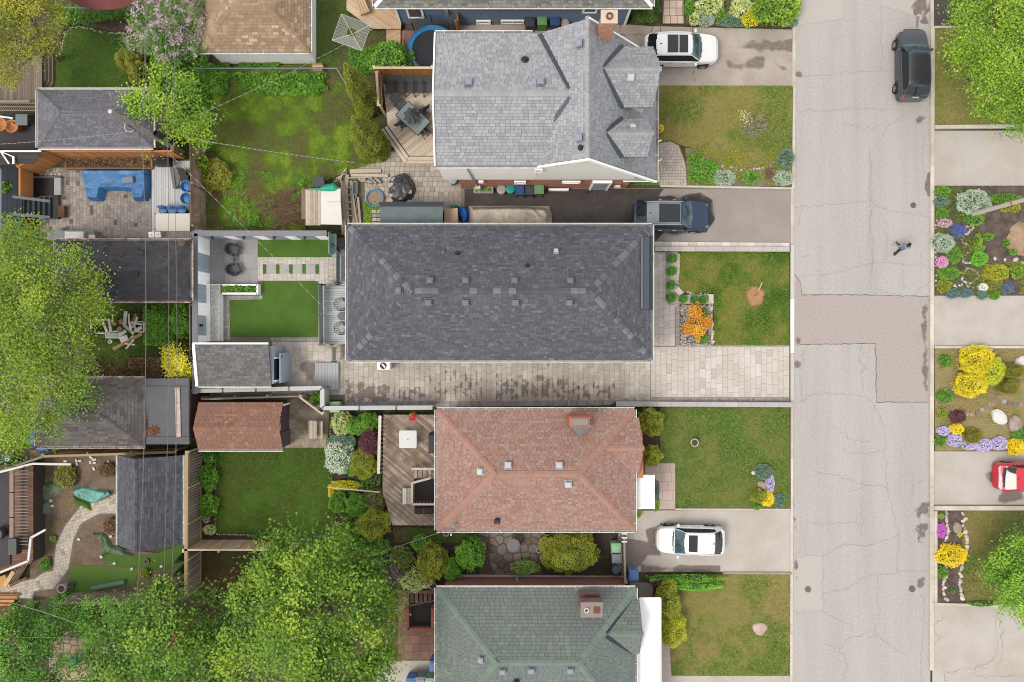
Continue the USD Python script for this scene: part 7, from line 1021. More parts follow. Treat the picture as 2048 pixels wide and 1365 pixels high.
    MB().box((0,0,.3),(L*.86,W*.84,.22)).build('underbody',M_trim,t)
    for q in xw:
        for sd in(-1,1):
            c=((q-.5)*L,sd*(W/2-.1),R);T=np.array([[1,0,0],[0,0,sd],[0,-sd,0]]);wl=MB().lathe([(.6*R,.12),(.92*R,.12),(R,.07),(R,-.1),(.9*R,-.12)],c,24,T=T).build('wheel',M_tyre,t);rm=MB().lathe([(.01,.1),(.12*R,.115),(.14*R,.1),(.2*R,.06),(.58*R,.07),(.62*R,.125)],c,20,T=T)
            for a in range(7):an=a*2*math.pi/7;rm.bar(np.array(c)+[0,sd*.105,0],np.array(c)+[math.cos(an)*.58*R,sd*.115,math.sin(an)*.58*R],.05,.03)
            rm.build('rim',M_rim,wl)
    hb=lambda s,f=1.0:E(s,*key['w'])*W/2*f
    for sd in(-1,1):
        x=(ws1-.06-.5)*L;b=E(ws1-.06,*key['b'])*H;m=trimesh.creation.icosphere(2);MB().add(np.array(m.vertices)*[.09,.14,.08]+[x,sd*(hb(ws1-.06)+.1),b+.06],m.faces).build('mirror',paint,t,smooth=True)
        for s in(.345,.53):MB().box(((s-.5)*L,sd*(hb(s)+.012),E(s,*key['b'])*H-.1),(.2,.035,.03)).build('door_handle',M_chrome if rails else paint,t)
        if rails:MB().path([np.array([(s-.5)*L,sd*E(s,*key['rw'])*hb(s)*.97,E(s,*key['r'])*H+z])for s,z in((.12,-.02),(.16,.045),(.35,.05),(.55,.05),(.6,.0))],.028,6).build('roof_rail',rails,t)
    for sd in(-1,1):MB().bar(((ws1-.012-.5)*L,sd*W*.05,E(ws1-.012,*key['r'])*H+.02),((ws0+.07-.5)*L,sd*W*.05+W*.2,E(ws0+.07,*key['r'])*H+.03),.02,.02).build('wiper',M_trim,t)
    MB().box(((.17-.5)*L+.1,0,E(.2,*key['r'])*H+.035),(.14,.05,.05),taper=.5).build('antenna',M_trim,t)
    if plate=='rear':MB().box((-L/2-.012,0,.75),(.02,.5,.13)).build('number_plate',M_plate,t)
    if plate=='rear_tilt':MB().box((-L/2+.05,0,.62*H),(.06,.4,.1)).build('number_plate',M_plate,t)
    for sd in(-1,1):MB().box((L*.44,sd*W*.3,E(.94,*key['r'])*H-.01),(.02,W*.16,.02)).build('bonnet_seam',M_trim,t)if False else None
    if amber:
        for sd in(-1,1):MB().box((L*.462,sd*hb(.965,.93),E(.965,*key['b'])*H-.03),(.12,.08,.06),sd*-.5).build('amber_light',M_amber,t)
    return t
P_white=car_paint('white_car_paint','f6f5f4');P_navy=car_paint('navy_car_paint','12294a',.0);P_grey=car_paint('graphite_car_paint','44464d',.0);P_red=car_paint('red_car_paint','d8203c')
car('white SUV with panoramic glass roof beside the light grey dormer roof',1357,109,0,4.7,1.9,1.68,P_white,sunroof=(.27,.55,.42),wind=M_glassl,rails=P_white)
car('dark blue SUV with silver roof rails and glass roof on the asphalt drive',1337,436,-.005,4.8,1.95,1.72,P_navy,sunroof=(.3,.57,None),rails=M_chrome,roofm=car_paint('silver_roof_paint','8d9096',.2),wind=M_glassl)
car('dark grey hatchback SUV parked at the right kerb, nose to the north',1812,138,math.pi/2+.01,4.5,1.84,1.66,P_grey,wind=M_glassl,roofm=car_paint('dark_roof_paint','38393c'),amber=True,plate='rear_tilt')
car('white hatchback with a small sunroof on the southern drive',1375,1075,math.pi-.02,4.25,1.78,1.5,P_white,'hatch',sunroof=(.44,.56,None),wind=M_glassl,amber=True)
car('red car cut off by the right edge of the photo',2050,950,0.0,4.6,1.78,1.45,P_red,'hatch',wind=M_glassl,plate='rear_tilt')
# car under a beige cover
r0=PL([(938,412),(1098,412),(1104,430),(1104,478),(1096,486),(940,486),(934,470),(934,425)])
def cover_h(x,y,d):
    x0,x1=r0[:,0].min(),r0[:,0].max();s=(x-x0)/(x1-x0);return np.interp(s,[0,.05,.2,.55,.68,.8,.97,1],[.8,1.05,1.3,1.42,1.35,1.0,.85,.6])-.25*np.clip(np.abs(y-r0[:,1].mean())/1.1,0,1)**2*1.2
cc=thing('covered_car','car under a wrinkled beige fabric cover beside the charcoal roof','car',r0.mean(0));drape(r0,cover_h,mat('beige_cover','e4d9c6',var=.08,scale=4,tint2='d2c6b3',scale2=.8),'cover',cc,wr=.09,wscale=1.3,edge=.5,cell=.05,seed=5);MB().box(P(967,424,1.12),(.3,.3,.03),.1).build('cover_patch',mat('taupe_patch','8a7d70'),cc)
# the walker
import manifold3d
W=thing('person','person in dark trousers and blue grey top walking across the road','person',P(1789,499));w0=P(1789,499);hd=math.radians(62)  # faces north-east
fx,lx=np.array([math.cos(hd),math.sin(hd),0]),np.array([-math.sin(hd),math.cos(hd),0]);J=lambda f,l,z:w0+fx*f+lx*l+[0,0,z]
def flesh(bones,ref=.03):
    parts=[]
    for a,ra,b,rb in bones:s=manifold3d.Manifold.sphere(ra,20).translate(tuple(a));e=manifold3d.Manifold.sphere(rb,20).translate(tuple(b));parts.append(manifold3d.Manifold.batch_hull([s,e]))
    m=parts[0]
    for p in parts[1:]:m=m+p
    m=m.refine_to_length(ref).to_mesh();tm=trimesh.Trimesh(m.vert_properties[:,:3],m.tri_verts);trimesh.smoothing.filter_taubin(tm,iterations=6);return tm
hipL,hipR,knL,knR,anL,anR=J(0,.1,.9),J(0,-.1,.9),J(.2,.1,.5),J(-.06,-.1,.49),J(.3,.1,.1),J(-.36,-.1,.16);chest,neck=J(.04,0,1.3),J(.06,0,1.47);shL,shR=J(.05,.19,1.4),J(.05,-.19,1.4);elL,elR,wrL,wrR=J(-.12,.3,1.15),J(.22,-.27,1.16),J(-.05,.42,.95),J(.42,-.2,1.05)
body=flesh([(neck,.055,J(.08,0,1.56),.06),(J(.09,0,1.6),.095,J(.1,0,1.66),.09),(J(.17,0,1.58),.03,J(.16,0,1.55),.04),(elL,.045,wrL,.032),(elR,.045,wrR,.032),(chest,.14,neck,.06),(chest,.14,J(0,0,.95),.14),(shL,.06,elL,.045),(shR,.06,elR,.045),(hipL,.09,knL,.06),(knL,.055,anL,.04),(hipR,.09,knR,.06),(knR,.055,anR,.04)]
 +[(w_,.026,w_+fx*.07+[0,0,-.05],.034)for w_ in(wrL,wrR)]+[(w_+fx*.07+lx*o+[0,0,-.05],.011,w_+fx*(.13-abs(o)*.6)+lx*o*1.3+[0,0,-.1],.009)for w_ in(wrL,wrR)for o in(-.027,-.009,.009,.027)]+[(w_+fx*.03+lx*.03*s_+[0,0,-.02],.012,w_+fx*.08+lx*.06*s_+[0,0,-.05],.009)for w_,s_ in((wrL,-1),(wrR,1))],.02)
bp_=MB().mesh(body).build('body',mat('skin','c99a80',var=.04),W,smooth=True)
def cloth(name,bones,m):MB().mesh(flesh(bones,.035)).build(name,m,bp_,smooth=True)
cloth('trousers',[(J(0,0,.98),.155,hipL,.115),(J(0,0,.98),.155,hipR,.115),(hipL,.12,knL,.085),(knL,.085,anL,.07),(hipR,.12,knR,.085),(knR,.085,anR,.07)],mat('dark_trousers','3a363c',var=.1))
cloth('top',[(chest,.165,J(0,0,.97),.165),(chest,.165,J(.05,0,1.42),.1),(shL,.085,elL,.062),(shR,.085,elR,.062),(shL,.085,chest,.12),(shR,.085,chest,.12),(elL,.06,elL*.45+wrL*.55,.05)],mat('blue_grey_top',[(0,'7c8698'),(1,'92a2a8')],var=.2,scale=4,tint2='8088a8',scale2=2.5))
cloth('hair',[(J(.07,0,1.63),.115,J(.1,0,1.69),.1),(J(.03,0,1.56),.085,J(.05,0,1.64),.1)],mat('dark_hair','2e2624',var=.2,scale=20))
for a,s in((anL,1),(anR,-1)):MB().mesh(flesh([(a-[0,0,.05],.05,a+fx*.17+[0,0,-.06 if s>0 else-.1],.04)],.03)).build('shoe',mat('dark_shoe','2b2a2c'),bp_,smooth=True)
bg=thing('shoulder_bag','small pale bag held at the walking person side','bag',wrL*[1,1,0]);MB().box(wrL+[0,0,-.18],(.26,.1,.22),hd,taper=.8).build('bag',mat('pale_bag','e6d8d0',var=.05),bg);MB().path([wrL+fx*.1+[0,0,-.08],wrL+[0,0,-.02],wrL-fx*.1+[0,0,-.08]],.012,5).build('handle',M_trim,bg)
# ---------------------------------------------------------------- garden furniture, bins, clutter
def bin_(label,px,py,rz,m,lidm=None,s=1.0,z=0,name='wheelie_bin'):
    t=thing(name,label,'bin',P(px,py,z),rz,local=True);MB().box((0,0,.5*s),(.5*s,.5*s,.95*s),taper=1.18).build('body',m,t);l=MB();l.box((.0,.02,1.0*s),(.62*s,.66*s,.06),tone=.7);l.box((0,.02,1.05*s),(.54*s,.54*s,.05),tone=.75,taper=.8);l.build('lid',lidm or m,t);MB().bar((-.22*s,.37*s,.98*s),(.22*s,.37*s,.98*s),.04,.04).build('handle',M_trim,t)
    for k in(-1,1):MB().lathe([(.01,.03),(.1,.03),(.1,-.03),(.01,-.03)],(k*.24*s,.28*s,.1),14,T=[[0,0,1],[1,0,0],[0,1,0]]).build('wheel',M_tyre,t)
    return t
B_gr=mat('green_bin','6a9a62',var=.08,rough=.5);B_pale=mat('pale_green_bin','9cc8a0',var=.06,rough=.5);B_bl=mat('blue_bin','33507c',var=.08,rough=.5);B_bk=mat('black_bin','44444c',var=.08,rough=.5);B_gy=mat('grey_bin','8c9096',var=.08,rough=.5);B_be=mat('beige_bin','b9aca0',var=.08,rough=.5);B_lb=mat('mid_blue_bin','5c80b4',var=.06,rough=.5);B_te=mat('teal_lid','28a0a0',var=.06,rough=.5)
for l,x,y,m in(('dark blue bin right of the teal lidded bin under the brick wall',1040,385,B_bl),('black bin between the blue and green bins under the brick wall',1058,385,B_bk),('green bin at the east end of the bin row under the brick wall',1077,384,B_gr),('black bin west of the green bin at the blue house',1059,57,B_bk),('green bin at the blue house wall',1083,55,B_gr),('dark blue bin with two lids at the blue house wall',1108,55,B_bl),('pale green bin in the fence corner of the paver drive',677,811,B_pale),('pale green bin behind the slatted bin fence',1228,1088,B_pale),('grey bin below the pale green one behind the slatted fence',1229,1106,B_gy),('mid blue bin on the white car drive by the slatted fence',1262,1140,B_lb),('blue bin at the left of the trio at the bottom edge',826,1352,B_lb),('grey bin in the middle of the trio at the bottom edge',845,1350,B_gy),('pale green bin at the right of the trio at the bottom edge',862,1352,B_pale),('blue bin half hidden under the green roof edge',872,1318,B_lb)):bin_(l,x,y,math.pi if y>300 else 0,m)
def drum(label,px,py,r,h,m,lm,name='round_bin',cat='bin'):
    t=thing(name,label,cat,P(px,py));c=P(px,py);MB().lathe([(r*.85,0),(r,h),(r*.96,h)],c,22).build('body',m,t);MB().lathe([(.01,h+.05),(r*.7,h+.04),(r*1.03,h+.01),(r*1.03,h-.04)],c,22).build('lid',lm,t);MB().box(c+[0,0,h+.06],(r*.7,.05,.04)).build('handle',lm,t);return t
drum('beige lidded round bin at the west of the bin row',1003,384,.28,.75,B_be,B_be);drum('round bin with teal lid beside the beige one',1021,383,.28,.75,B_te,B_te);drum('grey lidded round bin at the blue house wall',1128,56,.27,.7,B_be,B_be);drum('grey round composter at the corner of the tile patio',907,365,.28,.8,B_gy,mat('pale_grey_lid','b4b6ba'));drum('small round tub between bins behind the slatted fence',1230,1118,.17,.5,mat('olive_tub','8a9070'),mat('grey_green_lid','a0a58c'));drum('grey blue round bin at the south of the slatted fence',1229,1134,.24,.7,mat('steel_bin','7c828e'),mat('steel_lid','6f7580'))
def urn(label,px,py,r,h,m,fill,name='flower_pot'):
    t=thing(name,label,'pot',P(px,py));c=P(px,py);MB().lathe([(r*.6,0),(r*.75,h*.3),(r,h),(r*.8,h),(r*.78,h-.08)],c,22).build('pot',m,t);MB().lathe([(.01,h-.06),(r*.79,h-.07)],c,18).build('soil',fill,t);return t
M_terr=mat('beige_clay','d6c8b8',var=.08);urn('round pale planter on the salmon house lawn',1386,884,.26,.45,M_terr,M_mulch);urn('pale concrete urn at the end of the curved path',134,1172,.29,.6,mat('pale_concrete','cfc4ba',var=.12),M_mulch);urn('grey plastic pot beside the concrete urn',147,1167,.18,.35,mat('grey_pot','6c6870'),M_soil);urn('clay pot at the north west of the big bush',1085,1070,.22,.4,mat('tan_clay','b09880',var=.1),M_mulch);urn('stone pot at the green roof house corner',868,1168,.24,.5,mat('stone_pot','b0aaa0'),M_soil);urn('beige pot hidden at the west side of the big bush',1077,1098,.17,.35,M_terr,M_mulch);urn('small pot at the corner of the salmon house',893,1064,.2,.4,M_terr,M_mulch);urn('blue tub filled with water beside the junk by the brown garage',23,915,.27,.5,mat('blue_tub','4a7098'),mat('tub_water','7ca0b0',rough=.1));urn('small tyre shaped pot on the loose turf',295,1122,.17,.15,mat('grey_ring','8a8a84'),M_soil)
hb=thing('hanging_basket','hanging basket of red flowers on the panel fence','flower basket',P(826,836));c=P(826,835,1.5);MB().lathe([(.01,-.15),(.14,-.1),(.18,.05)],c,14).build('basket',M_trim,hb);leaf_quads(mb:=MB(),c+RNG.normal(0,.12,(160,3))+[0,0,.12],.1,RNG,.5,RNG.random(160));mb.build('red_flowers',F_red,hb);leaf_quads(mb:=MB(),c+RNG.normal(0,.12,(70,3))+[0,.1,.1],.09,RNG,.5,RNG.random(70));mb.build('leaves',L_green,hb)
# chairs
M_sling=mat('dark_sling','5a5c5c',var=.06,scale=5,tv=.1);M_frame=mat('bronze_frame','3a3433',rough=.4);M_wick=mat('charcoal_wicker','4a4b4e',var=.2,scale=25);M_cush=mat('charcoal_cushion','5d5f63',var=.06)
def lounger(label,px,py,rz,z=.55,group=None,name='sling_lounger'):
    t=thing(name,label,'lounge chair',P(px,py,z),rz,group=group,local=True);mb=MB();mb.bar((0,-.28,.35),(0,.32,.33),.58,.025,.6);mb.build('seat',M_sling,t);MB().bar((0,.33,.34),(0,.82,.85),.58,.025,.4).build('backrest',M_sling,t)
    for s in(-1,1):a=MB();a.path([np.array(p)for p in((s*.33,-.45,.02),(s*.33,-.35,.55),(s*.33,.35,.58))],.022,6);a.path([np.array(p)for p in((s*.33,.3,.58),(s*.31,.6,.02))],.02,6);a.build('arm_frame',M_frame,t)
    return t
LG=lounger('first dark sling lounge chair from the west under the cedar screen',784,181,0,group='sling lounge chairs in a row under the cedar screen')
for k in range(1,5):dup(LG,P(784+k*18.5,181,.55),0,['','second dark sling lounge chair from the west under the cedar screen','middle dark sling lounge chair of the row of five under the cedar screen','fourth dark sling lounge chair from the west under the cedar screen','dark sling lounge chair nearest the grey roof in the row'][k])
lounger('dark sling lounge chair angled beside the glass patio table',806,218,.75)
def dchair(label,px,py,rz,z=.55):
    t=thing('patio_chair',label,'chair',P(px,py,z),rz,local=True);MB().box((0,0,.44),(.52,.5,.04),tone=.6).build('seat',M_sling,t);MB().bar((0,.26,.46),(0,.38,.95),.5,.03).build('backrest',M_sling,t)
    for s in(-1,1):
        MB().path([np.array(p)for p in((s*.27,-.3,.02),(s*.27,-.25,.64),(s*.27,.3,.66))],.02,6).build('arm',M_frame,t);MB().tube((s*.25,.25,.45),(s*.27,.36,.02),.02,n=6).build('leg',M_frame,t)
dchair('dark patio chair on the east of the glass table',847,229,-.95);dchair('dark patio chair on the west of the glass table',809,251,2.0);dchair('dark patio chair at the south east of the glass table',848,266,-2.35)
gt=thing('patio_table','glass topped patio table on the cedar deck','table',P(829,244,.55),-.75,local=True);tp=sg.box(-.85,-.5,.85,.5).buffer(.12);MB().prism(tp,.7,.72).build('glass_top',mat('table_glass','b8c4c4',var=.05,tv=0,glass=.55,rough=.05),gt);MB().prism(tp.difference(tp.buffer(-.05)),.69,.725).build('rim',M_frame,gt)
for a in(-1,1):
    for b in(-1,1):MB().tube((a*.75,b*.42,.7),(a*.8,b*.48,0),.025,n=6).build('leg',M_frame,gt)
um=thing('folded_umbrella','folded grey patio umbrella standing through the glass table','umbrella',P(829,244,.55));c=P(829,244,.55);MB().tube(c,c+[0,0,2.6],.025,n=8).build('pole',M_frame,um);th=np.linspace(0,2*math.pi,17)[:-1]
rr=lambda a,r:r*(1+.35*(np.arange(16)%2));V=[];
for z,r in((1.15,.42),(1.4,.34),(1.9,.17),(2.4,.09),(2.55,.02)):V.append(np.stack([rr(0,r)*np.cos(th),rr(0,r)*np.sin(th),np.full(16,z)],1))
V=np.vstack(V)+c;i,j=np.meshgrid(np.arange(4),np.arange(16),indexing='ij');MB().add(V,np.stack([i*16+j,i*16+(j+1)%16,(i+1)*16+(j+1)%16,(i+1)*16+j],-1).reshape(-1,4)).build('canopy',mat('grey_canvas','6c7472',var=.15,scale=4),um)
def wicker(label,px,py,rz):
    t=thing('wicker_chair',label,'chair',P(px,py,.035),rz,local=True);th=np.linspace(-2.2,2.2,22);o=np.array([[-.34*math.cos(a),.36*math.sin(a)]for a in th]);g=sg.LineString(o).buffer(.045,cap_style=2);MB().prism(g,.3,.62).build('arm_shell',M_wick,t);ob=np.array([[-.36*math.cos(a),.36*math.sin(a)]for a in np.linspace(-1.2,1.2,12)]);MB().prism(sg.LineString(ob).buffer(.04,cap_style=2),.6,.86).build('backrest',M_wick,t);MB().box((.05,0,.38),(.66,.56,.14),taper=.94).build('cushion',M_cush,t)
    for a in(-.25,.3):
        for b in(-.25,.25):MB().tube((a,b,.32),(a*1.1,b*1.15,0),.022,n=6).build('leg',M_wick,t)
wicker('charcoal wicker armchair on the grey slabs, northern one',470,501,-.3);wicker('charcoal wicker armchair on the grey slabs, southern one',472,541,.45)
wt=thing('side_table','round slatted side table between the wicker armchairs','table',P(463,520));c=P(463,520,.035);tb=MB();tb.lathe([(.25,.43),(.29,.44),(.29,.47),(.25,.47)],c,24)
for k in range(-3,4):tb.box(c+[0,k*.075,.455],(2*math.sqrt(max(.01,.26**2-(k*.075)**2)),.05,.02))
tb.build('tabletop',mat('grey_slat_top','85878a'),wt)
for k in range(3):MB().tube(c+[.2*math.cos(k*2.1),.2*math.sin(k*2.1),.44],c+[.24*math.cos(k*2.1),.24*math.sin(k*2.1),0],.02,n=6).build('leg',M_wick,wt)
M_wire=mat('black_wire','2c2c2e',rough=.5)
def egg(label,px,py):
    t=thing('wire_chair',label,'chair',P(px,py,.5));c=P(px,py,.5);s=MB();R=.42
    for z,r in((.42,.28),(.52,.36),(.66,.42),(.8,.40)):a=np.linspace(0,2*np.pi,25);s.path([c+[r*math.cos(q),r*math.sin(q),z]for q in a],.014,4)
    for k in range(10):q=k*.628;s.path([c+[.1*math.cos(q),.1*math.sin(q),.4],c+[.28*math.cos(q),.28*math.sin(q),.42],c+[.42*math.cos(q),.42*math.sin(q),.68],c+[.4*math.cos(q),.4*math.sin(q),.8]],.012,4)
    s.build('wire_shell',M_wire,t);MB().lathe([(.01,.44),(.2,.44),(.24,.42),(.2,.4)],c,16).build('seat_pad',mat('pale_pad','b8b8ba'),t)
    for k in range(4):q=k*1.57+.78;MB().tube(c+[.18*math.cos(q),.18*math.sin(q),.4],c+[.26*math.cos(q),.26*math.sin(q),0],.016,n=5).build('leg',M_wire,t)
egg('round black wire chair under the eave, northern',687,610);egg('round black wire chair under the eave, southern',687,657);et=thing('wire_table','small round wire table between the two wire chairs','table',P(687,633,.5));c=P(687,633,.5);MB().lathe([(.01,.45),(.24,.45),(.27,.44),(.27,.42),(.01,.42)],c,22).build('tabletop',mat('mesh_top','7f8187',var=.2,scale=30),et)
for k in range(3):MB().tube(c+[.1*math.cos(k*2.1),.1*math.sin(k*2.1),.42],c+[.25*math.cos(k*2.1),.25*math.sin(k*2.1),0],.015,n=5).build('leg',M_wire,et)
pt=thing('white_table','square white plastic patio table on the diagonal deck','table',P(819,876,.6));c=P(819,876,.6);g=sg.box(-.45,-.45,.45,.45).buffer(.1);g=affinity.translate(g,c[0],c[1]);MB().prism(g,c[2]+.68,c[2]+.72).build('tabletop',mat('pale_plastic','e6e4e0',var=.03,rough=.4),pt);MB().prism(sg.Point(c[0],c[1]).buffer(.05),c[2]+.715,c[2]+.724).build('umbrella_hole',B_gy,pt)
for a in(-1,1):
    for b in(-1,1):MB().tube(c+[a*.4,b*.4,.68],c+[a*.43,b*.43,0],.03,n=6).build('leg',M_white,pt)
gb=thing('covered_grill','dark covered grill against the salmon house rear wall','grill',P(868,885,.6));c=P(868,885,.6);MB().box(c+[0,0,.55],(.55,1.3,1.0),taper=.85).build('cover',mat('grill_cover','4c4c52',var=.1),gb);MB().box(c+[0,0,1.08],(.4,1.0,.1),taper=.7).build('lid',mat('grill_cover','4c4c52'),gb)
pk=thing('picnic_bench','pale wooden table with a single bench on the slab yard','picnic table',P(626,860))
for k in range(5):MB().box(P(619+k*3.3,860,.74),(.1,1.15,.04),tone=RNG.random()).build('table_slat',M_drift,pk)
for k in range(2):MB().box(P(640+k*3.4,860,.45),(.1,1.1,.04),tone=RNG.random()).build('bench_slat',M_drift,pk)
for py in(847,873):MB().bar(P(616,py,.4),P(644,py,.4),.06,.08).build('crossbar',M_drift,pk);MB().box(P(625,py,.35),(.3,.06,.7)).build('leg',M_drift,pk)
# covers, pools and tarpaulins
M_btarp=mat('blue_cover','4f86bf',var=.08,scale=3,tint2='4377b0',scale2=1.2,rough=.5)
drape(PL([(163,338),(293,337),(296,375),(290,400),(263,401),(262,380),(204,379),(200,401),(172,399),(168,372),(161,352)],.5),lambda x,y,d:.62+.12*np.clip(.35-d,0,1),M_btarp,'covered_sofa',wr=.035,wscale=1.8,edge=.18,cell=.04,seed=2,label='corner garden sofa under a bright blue cover',cat='covered sofa');one('cushion',MB().box(P(255,360,.82),(.75,.45,.08),.1,taper=.85),mat('grey_cushion','8a94a4',var=.08),'grey cushion lying on the blue sofa cover','cushion')
M_btarp2=mat('black_tarp','3a3a3e',var=.25,scale=3,rough=.35,spec=.5)
el=lambda px,py,rx,ry,n=28,j=.05,s=1:[(P(px,py)+[math.cos(a)*rx/PPM*(1+j*math.sin(3*a+s)),math.sin(a)*ry/PPM*(1+j*math.cos(5*a)),0])[:2]for a in np.linspace(0,2*np.pi,n)[:-1]]
bt=thing('covered_pool','heap under a shiny black tarpaulin weighted with paving pieces','covered pool',P(803,380));drape(el(803,380,28,33),lambda x,y,d:.55+.15*np.clip(d,0,1),M_btarp2,'tarpaulin',bt,wr=.06,wscale=2.4,edge=.3,cell=.04,seed=9)
for i,(x,y,s,a)in enumerate([(788,361,.3,.6),(781,371,.27,.3),(801,356,.2,.2),(782,391,.2,.1),(780,401,.27,.7),(820,384,.22,.2),(818,405,.24,.5),(798,341,.1,0)]):one('paving_piece',MB().box(P(x,y,.62),(s,s*1.1,.05),a),M_tile if i not in(5,6)else M_pavg,['tilted paver on the north west of the black tarpaulin','paver on the west rim of the black tarpaulin','paver at the top of the black tarpaulin','narrow paver on the lower west of the tarpaulin','square paver at the south west of the tarpaulin','dark paver on the east side of the tarpaulin','grey paver at the south east of the tarpaulin','small chip at the north tip of the tarpaulin'][i],'paver')
tp=thing('toy_pool','round toy pool with blue rim full of brown sand','paddling pool',P(751,398));c=P(751,398);MB().lathe([(.5,0),(.54,.2),(.58,.25),(.55,.28),(.5,.22),(.49,.12)],c,30).build('rim',mat('pool_blue','6fb0d8',var=.06,rough=.4),tp);MB().lathe([(.01,.14),(.5,.13)],c,24).build('sand',mat('wet_sand','a08c7a',var=.2,scale=6),tp)
tr=thing('trampoline','round trampoline with blue pad and dark safety net','trampoline',P(868,112));c=P(868,112);MB().lathe([(.01,.85),(1.3,.85)],c,32).build('jump_mat',mat('jump_mat','34363a',var=.08),tr);MB().lathe([(1.28,.86),(1.3,.93),(1.58,.93),(1.62,.86)],c,32).build('pad',mat('pad_blue','3a8cc0',var=.15,scale=2,rough=.4),tr)
for k in range(8):q=k*.785;e=c+[1.6*math.cos(q),1.6*math.sin(q),0];MB().tube(e,e+[0,0,2.3],.03,n=6).build('pole',M_trim,tr)
nb=MB();a=np.linspace(0,2*np.pi,49)
for z in np.arange(1.0,2.3,.18):nb.path([c+[1.6*math.cos(q),1.6*math.sin(q),z]for q in a],.01,3)
for q in a:nb.tube(c+[1.6*math.cos(q),1.6*math.sin(q),.9],c+[1.6*math.cos(q),1.6*math.sin(q),2.25],.009,n=3,cap=False)
nb.build('safety_net',mat('net','4a4448'),tr,kind='stuff')
dl=thing('clothes_dryer','square white rotary clothes dryer on the lawn','clothes dryer',P(717,92));c=P(717,92);MB().tube(c,c+[0,0,2.0],.03,n=8).build('pole',M_offw,dl);M_line=mat('drying_line','dcdcd6',var=.05);an=-.34;ax,ay=np.array([math.cos(an),math.sin(an),0]),np.array([-math.sin(an),math.cos(an),0]);tpz=c+[0,0,2.0];cs=[tpz+ax*s*.97+ay*u*.85 for s,u in((-1,-1),(1,-1),(1,1),(-1,1))]
for q in cs:MB().tube(tpz-[0,0,.25],q,.02,n=5).build('arm',M_offw,dl)
for f in np.linspace(.3,1,11):
    for i in range(4):MB().tube(tpz+(cs[i]-tpz)*f,tpz+(cs[(i+1)%4]-tpz)*f,.011 if f<1 else.018,n=3).build('line',M_line,dl)
M_teal=mat('turquoise_tarp','72b0a4',var=.08,scale=3,rough=.5);drape(PL([(147,978),(172,971),(190,978),(217,980),(221,988),(200,1003),(182,1006),(160,996),(150,990)]),lambda x,y,d:.22+.1*np.sin(x*4),M_teal,'turquoise_tarp',wr=.05,wscale=2.6,edge=.15,cell=.04,seed=3,label='crumpled turquoise tarpaulin beside the curved path',cat='tarpaulin');one('tarp_roll',MB().tube(P(188,1002,.15),P(219,986,.15),.14,.13,16),M_teal,'rolled end of the turquoise tarpaulin','tarpaulin')
drape(PL([(145,985),(150,1005),(185,1022),(180,1006),(160,998)]),lambda x,y,d:.15,mat('turf','6f9630'),'turf_roll',wr=.04,edge=.12,cell=.05,seed=6,label='rumpled turf offcut under the turquoise tarpaulin',cat='turf');drape(PL([(68,985),(90,965),(118,962),(126,975),(120,985),(95,1003),(70,1000)]),lambda x,y,d:.15,mat('turf_pile','5c7a3a',var=.3,scale=3,tint2='8a8f86',scale2=.9),'turf_roll',wr=.06,edge=.2,cell=.05,seed=7,label='heap of green and grey turf backing near the raised deck',cat='turf');drape(PL([(58,1010),(78,1001),(98,1005),(100,1028),(75,1034),(60,1028)]),lambda x,y,d:.15,mat('turf_back','7f8680',var=.15,scale=3),'turf_roll',wr=.05,edge=.2,cell=.05,seed=8,label='grey turf backing folded on the garden soil',cat='turf');drape(PL([(182,1066),(210,1063),(225,1090),(260,1106),(272,1112),(250,1113),(222,1106),(203,1112),(205,1085)]),lambda x,y,d:.2,mat('turf_back2','868c84',var=.25,scale=3,tint2='566f3c',scale2=1.2),'turf_roll',wr=.07,wscale=3,edge=.15,cell=.04,seed=10,label='grey wrinkled turf backing sliding off near the dark shed',cat='turf')
one('turf_roll',MB().tube(P(185,1177,.14),P(250,1164,.14),.16,.16,14),mat('teal_backing','6f8f78',var=.15,scale=4),'long rolled turf with pale teal backing by the slat fence','turf')
one('blue_tarp',drape and MB().mesh(trimesh.creation.icosphere(3).apply_scale([.32,.55,.3]).apply_translation(P(69,876,.2))),M_btarp,'blue tarpaulin bundle at the west of the brown garage','tarpaulin');drape(PL([(76,893),(100,891),(102,903),(84,906),(72,900)]),lambda x,y,d:.2,mat('bright_blue_tarp','2f78c0',rough=.5),'blue_tarp',wr=.05,edge=.15,cell=.05,seed=11,label='bright blue tarpaulin edge below the brown garage',cat='tarpaulin')
drape(PL([(916,414),(934,416),(940,428),(936,448),(928,460),(920,440),(914,428)]),lambda x,y,d:.6,mat('royal_tarp','1f6fd8',var=.15,scale=4,rough=.4),'blue_tarp',wr=.1,wscale=3,edge=.2,cell=.04,seed=12,label='crumpled royal blue tarpaulin beside the covered car',cat='tarpaulin');drape(PL([(900,408),(914,408),(914,420),(898,420)],.8),lambda x,y,d:.8,mat('teal_plastic','2c9c98',var=.1),'teal_bag',wr=.06,edge=.1,cell=.04,seed=13,label='teal plastic sheet behind the pine box',cat='plastic sheet');drape(PL([(618,379),(640,377),(655,370),(668,368),(678,378),(668,384),(640,381)],1.3),lambda x,y,d:.12,mat('green_tarp','2fae90',var=.12,rough=.5),'green_tarp',wr=.05,edge=.12,cell=.04,seed=14,z0=1.36,label='emerald tarpaulin strip on the board hut edge',cat='tarpaulin')
bb=thing('black_bin_box','dark storage box tilted behind the board hut','box',P(638,365));MB().box(P(638,365,.35),(.62,.55,.65),.15).build('box',mat('navy_box','4c4d57',rough=.5),bb);MB().box(P(638,365,.7),(.66,.6,.06),.15).build('lid',mat('navy_box','4c4d57'),bb)
